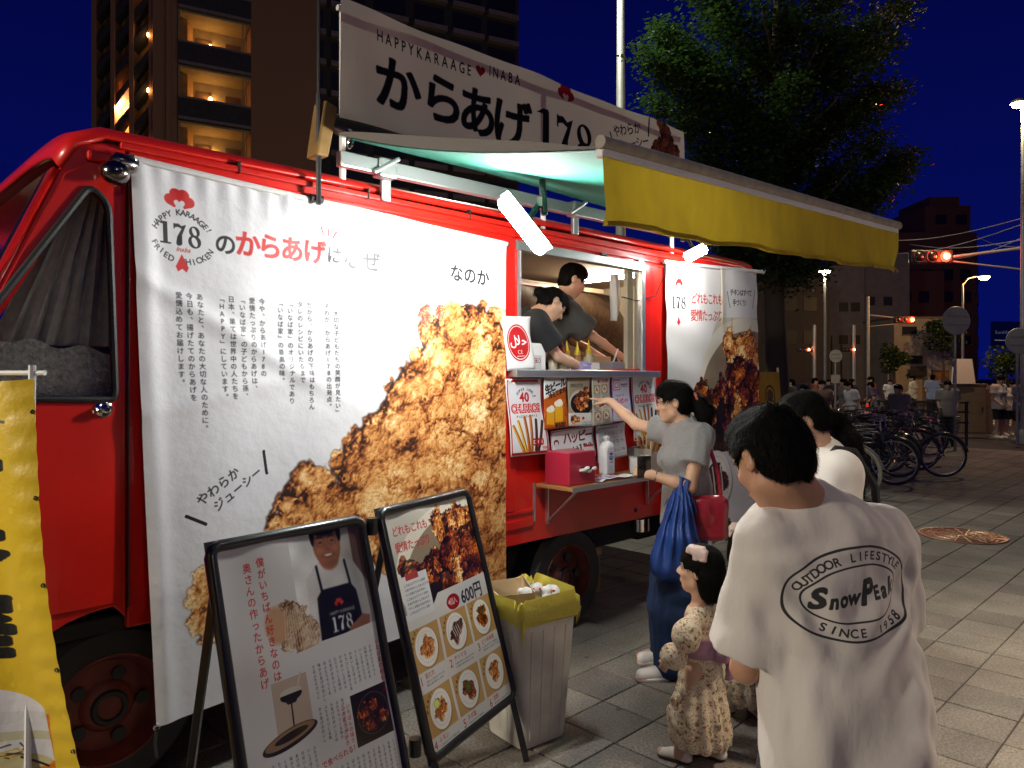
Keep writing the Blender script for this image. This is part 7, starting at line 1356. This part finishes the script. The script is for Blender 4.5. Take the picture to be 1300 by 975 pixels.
# ---------------------------------------------------------------- traffic lights, signs, wires
m_rl = mat('red_signal', (1, .1, .05), .4, emit=(1, .02, .01), es=14); m_hot = mat('signal_core', (1, .6, .2), .4, emit=(1, .42, .10), es=60); m_gl = mat('green_signal', (.2, 1, .6), .4, emit=(.35, 1, .65), es=10); m_off = mat('dark_lens', (.015, .015, .01), .25)
def signal(px, py, Y, label, lit=2, s=1.0, armto=None, polex=None, green=False):
    c_ = G(px, py, Y); px_ = polex if polex is not None else c_.x + 2.5; o = empty('traffic_light', (px_, Y, 0), 0, label, 'traffic light'); cx = c_.x - px_ - .36 * s * (lit - 1); z = c_.z
    b = MB(); b.box(cx - .58 * s, cx + .58 * s, -.06, .10, z - .19 * s, z + .19 * s); b.build('housing', M['dark'], o, bevel=.05 * s)
    for k in range(3):
        x = cx + (k - 1) * .36 * s; MB().ring((x, -.07, z), (0, 1, 0), .155 * s, .012 * s, 20, 5).build('hood', M['dark'], o, True); le = MB().lathe([(.14 * s, 0), (.10 * s, .035), (.02, .05)], (x, -.06, z), (0, -1, 0), 20).build('lens', (m_gl if green else m_rl) if k == lit else m_off, o, True)
        if k == lit and not green: MB().ball((x, -.11, z), .075 * s, 10).build('bulb', m_hot, le, True)
    MB().tube([(cx + .58 * s, .02, z), (0, .02, z + .25)], .04, 8).build('arm', m_pole, o, True); MB().tube([(cx + .58 * s, .02, z - .12), (0, .02, z - .35)], .025, 8).build('arm', m_pole, o, True); MB().tube([(0, .02, 0), (0, .02, z + 1.2)], [.10, .08], 10).build('pole', m_pole, o, True)
    l = bpy.data.lights.new('signal_light', 'POINT'); l.energy = (60 * s if s > .8 else 4) if not green else 10; l.color = (1, .04, .02) if not green else (.3, 1, .6); l.shadow_soft_size = .1; lo = bpy.data.objects.new('signal_light', l); COL.objects.link(lo); lo.parent = o; lo.location = (cx + .36 * s * (lit - 1), -.35, z); return o
signal(1199, 326, 20, 'large red traffic light on arms from the right edge', s=1.0, polex=G(1302, 0, 20).x); signal(1157, 406, 38, 'smaller red traffic light in front of the pale house', s=.95, polex=G(1102, 0, 38).x); 
signal(1026, 444, 36, 'distant red traffic light left of the round sign', s=.55, polex=G(1034, 0, 36).x); signal(1083, 444, 36, 'distant orange red traffic light right of the round sign', s=.55, polex=G(1084, 0, 36).x)
def round_sign(px, py, Y, R_, label, plate=False, zb=0, col=None):
    c_ = G(px, py, Y); o = empty('round_sign', (c_.x, Y, 0), 0, label, 'sign'); MB().tube([(0, .04, 0), (0, .04, c_.z + R_ * .5)], .03 * (Y / 17) ** .5, 8).build('pole', m_pole, o, True); MB().lathe([(R_, 0), (R_, .015), (R_ * .97, .02)], (0, -.01, c_.z), (0, 1, 0), 32).build('disc', col or mat('sign_back', (.38, .35, .30), .6, var=.1, scale=3), o, True); b = MB(); b.box(-R_ * .7, R_ * .7, -.03, -.012, c_.z - R_ * .35, c_.z - R_ * .28); b.box(-R_ * .7, R_ * .7, -.03, -.012, c_.z + R_ * .3, c_.z + R_ * .36); b.build('bracket', m_pole, o); MB().ring((0, .0, c_.z), (0, 1, 0), R_, .012, 32, 5).build('rim', m_pole, o, True)
    if plate: b = MB(); b.box(-.16, .16, -.0, .02, c_.z - .95, c_.z - .66); b.build('plate', bpy.data.materials.get('sign_back') or m_pole, o)
    return o
round_sign(1214, 407, 16.2, .30, 'back of a round sign on a tall pole beside the utility box'); round_sign(1061, 452, 26, .22, 'back of a smaller round sign with plate under it, above the crowd', True); round_sign(1293, 433, 17.5, .30, 'back of a round sign cut by the right edge')
for px in (1128, 1267): o = round_sign(px, 456, 44, .2, 'small round no parking sign with red rim, ' + ('left of the pale house' if px < 1200 else 'by the low wall at the far right'), col=mat('sign_blue', (.03, .06, .25), .5)); MB().ring((0, -.03, G(px, 456, 44).z), (0, 1, 0), .17, .03, 20, 5).build('red_ring', mrd, o, True)
sgn = empty('shop_sign', tuple(G(1262, 480, 55).xy) + (0,), 0, 'small blue sign with white lettering beside the corner building', 'sign'); z_ = G(0, 432, 55).z; cs = Canvas(120, 130, (.01, .03, .22)); cs.text('Sunlife', 14, 40, 22, (.6, .6, .7)); cs.line([(14, 90), (60, 92), (100, 70)], 4, (.7, .7, .75)); g = MB(); g.grid(2, 2, lambda u, v: (-.2 + 2.2 * u, 0, z_ - .6 + 2.0 * v)); ms_ = imgmat('shop_sign_print', cs, .5); ms_.node_tree.nodes['Principled BSDF'].inputs['Emission Strength'].default_value = .25; ms_.node_tree.links.new(ms_.node_tree.nodes['Image Texture'].outputs[0], ms_.node_tree.nodes['Principled BSDF'].inputs['Emission Color']); g.build('board', ms_, sgn, solid=.1); MB().tube([(.9, .1, 0), (.9, .1, z_)], .06, 8).build('pole', m_pole, sgn, True)
wl = [((1300, 272), (1120, 305)), ((1300, 277), (1135, 322)), ((1300, 291), (1190, 330)), ((1300, 302), (1155, 310)), ((1300, 313), (1240, 300))]
for k, (a, c_) in enumerate(wl):
    p, q = G(a[0] + 30, a[1] - 4, 19), G(c_[0], c_[1], 34); pts = [p.lerp(q, t / 10) - Vector((0, 0, .25 * math.sin(math.pi * t / 10))) for t in range(11)]; o = empty('overhead_wire', tuple(p), 0, ['topmost of the overhead wires entering from the right edge', 'second overhead wire from the top at the right edge', 'third overhead wire, running down towards the red signal', 'near level overhead wire just above the red signal', 'short overhead wire crossing the others near the right edge'][k], 'wire'); MB().tube([x - p for x in pts], .014, 5).build('strand', m_pole, o, True); MB().ball((0, 0, 0), .05, 8).build('insulator', m_pole, o, True)
# ---------------------------------------------------------------- utility box with leaning sheet
ub = empty('utility_box', tuple(G(1213, 480, 20).xy) + (0,), -.05, 'brown steel utility box on the pavement by the bicycles', 'cabinet'); m_ub = mat('brown_steel', (.20, .135, .08), .6, var=.12, scale=5, bump=.1, bscale=50); b = MB(); b.box(0, .82, 0, .8, .08, 1.40); b.build('cabinet', m_ub, ub, bevel=.02); b = MB(); b.box(-.02, .84, -.02, .82, 1.40, 1.45); b.build('lid', m_ub, ub, bevel=.01); b = MB(); b.box(.03, .79, -.012, 0, .14, 1.34); d_ = b.build('door', m_ub, ub, bevel=.004); MB().box(.68, .71, -.035, -.012, .7, .82).build('handle', M['dark'], d_); b = MB(); b.box(-.05, .87, -.05, .85, 0, .08); b.build('plinth', slabm, ub); b = MB(); b.box(.82, 1.05, .1, .75, .08, 1.32); b.build('side_cabinet', m_ub, ub, bevel=.02)
sh2 = empty('white_board', tuple(G(1214, 480, 19.9).xy) + (1.45,), 0, 'blank pale board propped up on top of the utility box', 'board'); b = MB(); b.add([(.02, 0, 0), (.52, 0, 0), (.50, .12, .67), (.0, .12, .67), (.02, .03, 0), (.52, .03, 0), (.50, .15, .67), (.0, .15, .67)], [(0, 1, 2, 3), (7, 6, 5, 4), (0, 4, 5, 1), (1, 5, 6, 2), (2, 6, 7, 3), (3, 7, 4, 0)]); b.build('sheet', mat('pale_board', (.85, .72, .55), .7), sh2); MB().bar((-.10, .05, 0), (-.02, .12, .45), .03).build('strut', M['whitepaint'], sh2)
# ---------------------------------------------------------------- bicycles
m_bsk = mat('basket_wire', (.10, .10, .10), .4, metal=.6)
def make_bike():
    r = empty('bicycle'); R_ = .335; m_tire = M['black']; m_rim = mat('bright_rim', (.72, .70, .64), .25, metal=.8); m_fr = mat('bike_paint', (.03, .03, .035), .3, coat=.5)
    for x in (-.54, .54):
        w = empty('wheel', (x, 0, R_ + .012)); w.parent = r; MB().ring((0, 0, 0), (0, 1, 0), R_, .019, 40, 6).build('tyre', m_tire, w, True); MB().ring((0, 0, 0), (0, 1, 0), R_ - .026, .010, 40, 5).build('rim', m_rim, w, True); sp = MB()
        for k in range(18): a = k * math.pi / 9; sp.tube([(.015 * math.cos(a + 1.2), .02 * (-1) ** k, .015 * math.sin(a + 1.2)), ((R_ - .03) * math.cos(a), 0, (R_ - .03) * math.sin(a))], .0018, 3, caps=False)
        sp.build('spokes', m_rim, w); MB().tube([(0, -.05, 0), (0, .05, 0)], .022, 8).build('hub', m_rim, w, True)
        a0 = math.radians(20 if x < 0 else 10); MB().tube([(x + (R_ + .035) * math.cos(t), 0, R_ + .012 + (R_ + .035) * math.sin(t)) for t in np.linspace(a0, math.radians(200), 14)], .014, 5).build('mudguard', m_rim if x < 0 else m_fr, r, True)
    bb = Vector((-.08, 0, .29)); st_ = Vector((-.27, 0, .72)); hd = Vector((.36, 0, .80)); hl = Vector((.40, 0, .62)); ra = Vector((-.54, 0, .347)); fa = Vector((.54, 0, .347)); f_ = MB(); f_.tube([bb, st_], .016, 7); f_.tube([bb, hl], .022, 7); f_.tube([hl + Vector((-.02, 0, .02)), bb + Vector((-.08, 0, .16))], .016, 7); f_.tube([hd, hl], .02, 7)
    for e in (-.06, .06): f_.tube([ra + Vector((0, e, 0)), bb + Vector((0, e * .5, 0))], .009, 6); f_.tube([ra + Vector((0, e, 0)), st_ + Vector((0, e * .3, -.06))], .008, 6)
    f_.build('frame', m_fr, r, True); fk = MB(); [fk.tube([hl, hl + Vector((.02, e, -.05)), fa + Vector((0, e, 0))], .012, 6) for e in (-.05, .05)]; fk.build('fork', m_fr, r, True)
    MB().tube([st_ - Vector((0, 0, .05)), st_ + Vector((-.03, 0, .13))], .012, 6).build('seat_post', m_rim, r, True); MB().ball(st_ + Vector((-.05, 0, .16)), (.13, .085, .04), 12).ball(st_ + Vector((.06, 0, .15)), (.09, .03, .03), 10).build('saddle', M['black'], r, True)
    hb_ = MB(); hb_.tube([hd, hd + Vector((-.01, 0, .14))], .013, 6); hb_.tube([hd + Vector((-.20, -.28, .16)), hd + Vector((-.05, -.24, .18)), hd + Vector((.01, -.10, .15)), hd + Vector((.01, .10, .15)), hd + Vector((-.05, .24, .18)), hd + Vector((-.20, .28, .16))], .011, 6); hb_.build('handlebar', m_rim, r, True)
    for e in (-1, 1): MB().tube([hd + Vector((-.24, e * .285, .155)), hd + Vector((-.12, e * .265, .17))], .016, 7).build('grip', M['black'], r, True)
    bk_ = MB(); m0 = Vector((.62, 0, .86))
    for z, q in ((-.12, .85), (-.06, .9), (0, .95), (.06, 1.0), (.12, 1.04)): rr = rounded([(-.13 * q, -.17 * q), (.13 * q, -.17 * q), (.13 * q, .17 * q), (-.13 * q, .17 * q)], .04, 3); bk_.tube([m0 + Vector((x, y, z)) for x, y in rr], .003, 4, closed=True)
    for k in range(20): a = k / 20; rr = rounded([(-.13, -.17), (.13, -.17), (.13, .17), (-.13, .17)], .04, 5); p = rr[int(a * len(rr))]; bk_.tube([m0 + Vector((p[0] * .85, p[1] * .85, -.12)), m0 + Vector((p[0] * 1.04, p[1] * 1.04, .12))], .0025, 3)
    for k in range(5): bk_.tube([m0 + Vector((-.11 + .055 * k, -.14, -.12)), m0 + Vector((-.11 + .055 * k, .14, -.12))], .0025, 3)
    bk_.build('basket', m_bsk, r); rk = MB(); [rk.tube([(-.30, e, .70), (-.78, e, .70)], .007, 5) for e in (-.06, 0, .06)]; [rk.tube([(-.70, e, .70), (-.56, e, .36)], .006, 5) for e in (-.07, .07)]; rk.build('rack', M['dark'], r); MB().ring((bb.x, .05, bb.z), (0, 1, 0), .085, .006, 24, 5).tube([bb + Vector((0, .06, 0)), bb + Vector((.12, .09, -.11))], .008, 5).tube([bb + Vector((0, -.06, 0)), bb + Vector((-.12, -.09, .11))], .008, 5).build('crank', m_rim, r, True)
    MB().prism([(-.60, .31), (-.56, .40), (-.10, .40), (.03, .35), (.03, .24), (-.08, .20), (-.56, .27)], .045, .07).build('chain_case', M['dark'], r, bevel=.004)
    MB().prism([(-.80, .42), (-.54, .70), (-.30, .60), (-.34, .42), (-.54, .34)], -.05, -.045).build('skirt_guard', M['dark'], r)
    for p in ((.12, .12, -.115), (-.12, -.12, .105)): q = bb + Vector(p); MB().box(q.x - .04, q.x + .04, q.y - .035, q.y + .035, q.z - .012, q.z + .012).build('pedal', M['black'], r)
    MB().tube([(-.56, .06, .36), (-.62, .16, .01)], .008, 5).build('kickstand', m_rim, r); MB().ball((.50, 0, .66), (.035, .03, .03), 8).build('headlamp', m_rim, r, True); MB().ball((-.90, 0, .42), (.012, .03, .02), 8).build('reflector', mrd, r, True)
    return r
proto = make_bike(); paints = [None, (.25, .02, .02), (.05, .06, .10), (.30, .28, .25), (.02, .05, .03), (.10, .05, .03)]
bl = [(1197, 12.0, -15, 0, 'bicycle with bright front wheel nearest the utility box, at the right end of the row'), (1135, 11.1, -38, 0, 'bicycle leaning in the row with its front wheel left of the rightmost one'), (1086, 9.9, -50, 3, 'nearest bicycle with cream tyre sticking out behind the ponytailed person'), (1165, 12.9, -30, 1, 'dark red bicycle second from the utility box'), (1125, 12.6, -42, 2, 'grey blue bicycle in the middle of the row behind the nearest ones'), (1092, 12.3, -45, 4, 'dark green bicycle in the middle row left of the grey blue one'), (1150, 14.3, -30, 5, 'brown bicycle in the back row below the man in the cream shirt'), (1118, 14.8, -40, 0, 'black bicycle in the back row between brown and cream ones'), (1075, 14.2, -42, 3, 'cream framed bicycle in the back row at left'), (1180, 15.3, -25, 0, 'black bicycle in the back row close to the round sign pole'), (1058, 12.2, -50, 1, 'red bicycle at the left end of the row'), (1100, 16.6, -38, 5, 'brown bicycle farthest back in the bicycle row'), (1045, 15.4, -45, 0, 'black bicycle at the far left behind the ponytailed person'), (1172, 13.6, -22, 0, 'black bicycle squeezed in third from the utility box'), (1108, 13.3, -36, 0, 'black bicycle in the middle of the row, in front of the far brown one'), (1070, 13.2, -48, 0, 'black bicycle second from the left end of the row'), (1140, 12.0, -33, 0, 'black bicycle in front of the grey blue one'), (1160, 16.4, -28, 2, 'slate coloured bicycle at the very back of the row'), (1128, 16.0, -35, 0, 'black bicycle at the back, below the person in slate top')]
_k = {}
for c_ in bpy.data.objects:
    if c_.parent: _k.setdefault(c_.parent.name, []).append(c_)
for i, (px, Y, ang, pc, lb) in enumerate(bl):
    cm = {'bike_paint': mat('bike_paint_%s' % ['red', 'slate', 'cream', 'green', 'brown'][pc - 1], paints[pc], .35, coat=.4)} if pc else None
    o = proto if i == 0 else copy_tree(proto, cmap=cm, _k=_k); p = G(px, 480, Y); a = math.radians(ang); o.location = (p.x - .54 * math.cos(a), Y - .54 * math.sin(a), 0); o.rotation_euler = (0, 0, a); tag(o, lb, 'bicycle', 'bicycles parked in a row')
    if 'cream tyre' in lb:
        for w in kids(o):
            for t in kids(w):
                if t.name.startswith('tyre'): t.data = t.data.copy(); t.data.materials[0] = mat('cream_tyre', (.55, .50, .32), .7)
# parking rails
for k, (px, Y) in enumerate(((1190, 17.5), (1150, 18.5))):
    p = G(px, 480, Y); o = empty('parking_rail', (p.x, Y, 0), -.1, 'dark metal rail frame ' + ('by the utility box' if k == 0 else 'farther left behind the bicycle row'), 'rail', 'rails of the bicycle park')
    for z in (.55, .8, 1.02): MB().tube([(-.7, 0, z), (.7, 0, z)], .022, 7).build('bar', M['dark'], o, True)
    for x in (-.65, .65): MB().tube([(x, 0, 0), (x, 0, 1.05)], .035, 8).build('post', M['dark'], o, True)
# ---------------------------------------------------------------- passers-by
def bystander(name, seated=False, skirt=False, walk=.0, mats=None, hair='short', cap_=False, armout=.0):
    z = 1.0; P = dict(root=(0, 0), label=name, mats=mats, pelvis=(0, 0, .90), neck=(0, .01, 1.40), head=(0, .03, 1.53), face=(0, 1, -.15), front=(0, 1, 0), shR=(.165, 0, 1.36), shL=(-.165, 0, 1.36), elR=(.20, -.02 + walk * .3, 1.08), elL=(-.20, -.02 - walk * .3, 1.08), wrR=(.17, .14 + walk * .4, .95 + .1 * armout), wrL=(-.17, .12 - walk * .2, .93 + .16 * armout), knR=(.09, .03 - walk * .5, .49), knL=(-.09, .03 + walk * .5, .50), anR=(.09, -walk * 1.1, .09), anL=(-.09, walk, .09), legw=1.35, ease=.02, sleevew=1.4, hh=.012, hs=.014, female=skirt)
    if skirt: P['short'] = .52
    return person_fields(P, .014)
def mcol(n, c): return bpy.data.materials.get(n) or mat(n, c, .85, bump=.2, bscale=14)
pa = bystander('walking man in cream shirt and dark shorts crossing the road', walk=.22, mats=MT(shirt=mcol('cream_shirt', (.75, .66, .45)), trousers=blk, shoe=offw), skirt=False)
pb = bystander('standing man in pale blue shirt and black trousers by the bicycles', mats=MT(shirt=mcol('pale_blue_shirt', (.30, .38, .55)), trousers=blk, shoe=M['dark']))
pc_ = bystander('schoolgirl in white blouse and black skirt', mats=MT(shirt=mcol('white_blouse', (.62, .58, .50)), trousers=blk, shoe=offw), skirt=True, hair='long')
_k = {}
for c_ in bpy.data.objects:
    if c_.parent: _k.setdefault(c_.parent.name, []).append(c_)
def put(o, px, Y, rz, lb=None, s=1.0, cmap=None, new=True, dz=0):
    q = copy_tree(o, cmap=cmap, _k=_k) if new else o; p = G(px, 480, Y); q.location = (p.x, Y, dz); q.rotation_euler = (0, 0, math.radians(rz)); q.scale = (s, s, s); q['label'] = lb or q['label']; q['category'] = 'person'; q['group'] = 'passers-by beyond the truck'; return q
put(pa, 1159, 28, 75, s=1.03, new=False); put(pb, 1184, 27, -40, s=1.05, new=False); put(pc_, 1268, 19.5, 200, 'girl in pale blouse and black shorts, first of the group beyond the utility box', new=False)
cW = mcol('grey_white_tee', (.26, .23, .20)); cB = mcol('slate_tee', (.16, .17, .20)); cBr = mcol('brown_shirt', (.22, .13, .09)); cR = mcol('dull_red_top', (.30, .07, .05)); cD = mcol('dark_top', (.03, .03, .04)); sm = lambda m: {'white_blouse': m, 'pale_blue_shirt': m, 'cream_shirt': m}
for o, px, Y, rz, lb, s, m in ((pc_, 1281, 20.5, 170, 'person in white top in the middle of the group beyond the utility box', 1, offw), (pc_, 1293, 18.8, 190, 'person in grey top at the right edge, with dark skirt', 1.02, cB), (pb, 1256, 26, 90, 'person in pale top behind the utility box', .98, cW), (pb, 1246, 28, -80, 'dark haired person just behind the utility box', .95, cBr), (pb, 1204, 17.5, 150, 'person in pale tee behind the pole of the round sign', .97, cW), (pb, 1093, 17.5, 95, 'person in white top with head down in the bicycle park', .98, offw), (pb, 1143, 15.6, 120, 'person in pale tee with brown hair bending over the bicycles', .95, cW),
    (pb, 1041, 16.5, 180, 'person in brown shirt with pale sleeves left of the round sign', 1.0, cBr), (pc_, 1023, 15.0, 130, 'person in white blouse farthest left near the ponytailed person', .96, offw), (pb, 1008, 19, 60, 'person in dark top standing beyond the small yellow flag', 1.0, cD), (pc_, 1074, 20, 100, 'person in white blouse under the round sign plate', .98, cW), (pb, 1080, 24, -60, 'person in dark top in the crowd under the orange signal', 1, cD), (pb, 1110, 24, 80, 'person in red brown top in the middle of the crowd', 1, cR), (pc_, 1125, 22, 40, 'person in slate top behind the bicycle rail', .97, cB), (pb, 997, 25, 10, 'person in pale top at the left end of the far crowd', 1.0, cW), (pb, 1055, 28, 100, 'person in dark clothes in the farthest crowd below the slim lamp', 1.0, cD), (pc_, 1032, 24, -100, 'person in dull red top in the far crowd', 1.0, cR), (pb, 1130, 30, 160, 'person in white top across the road left of the walking man', 1, offw)):
    q_ = put(o, px, Y, rz, lb, s, sm(m)); q_.rotation_euler = (-.02 - .28 * random.random() ** 2, .04 * (random.random() - .5), q_.rotation_euler[2]); q_.scale[2] *= .93 + .08 * random.random()
# cones and a car glow in the road
for px, Y in ((1101, 26), (1114, 27)):
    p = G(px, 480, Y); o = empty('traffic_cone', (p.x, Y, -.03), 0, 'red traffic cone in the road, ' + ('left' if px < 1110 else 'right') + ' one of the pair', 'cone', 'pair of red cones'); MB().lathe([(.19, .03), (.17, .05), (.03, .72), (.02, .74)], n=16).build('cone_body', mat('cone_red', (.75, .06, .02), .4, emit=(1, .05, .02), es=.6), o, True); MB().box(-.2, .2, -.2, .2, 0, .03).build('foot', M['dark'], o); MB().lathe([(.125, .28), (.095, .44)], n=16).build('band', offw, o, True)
van = empty('parked_car', tuple(G(1000, 480, 33).xy) + (0,), 0, 'dark parked car far behind the crowd', 'car'); b = MB(); b.prism([(-2, .35), (2.1, .35), (2.15, .75), (1.5, .92), (.9, 1.38), (-1.2, 1.42), (-1.9, .95), (-2.05, .6)], 0, 1.6); b.build('body', mat('dark_car_paint', (.02, .025, .035), .25, coat=.8), van, bevel=.05); b = MB(); b.prism([(.85, .95), (.75, 1.3), (-1.05, 1.34), (-1.55, .97)], -.01, .02); b.build('side_window', dwin, van)
for x in (-1.3, 1.35): MB().lathe([(.30, 0), (.32, .03), (.32, .18), (.30, .2)], (x, -.03, .32), (0, 1, 0), 20).build('wheel', M['black'], van, True)
for y_ in (.2, 1.3): MB().ball((2.12, y_, .66), (.04, .12, .07), 8).build('headlight', mat('headlight_glow', (1, 1, 1), .4, emit=(.8, .8, 1), es=8), van, True)
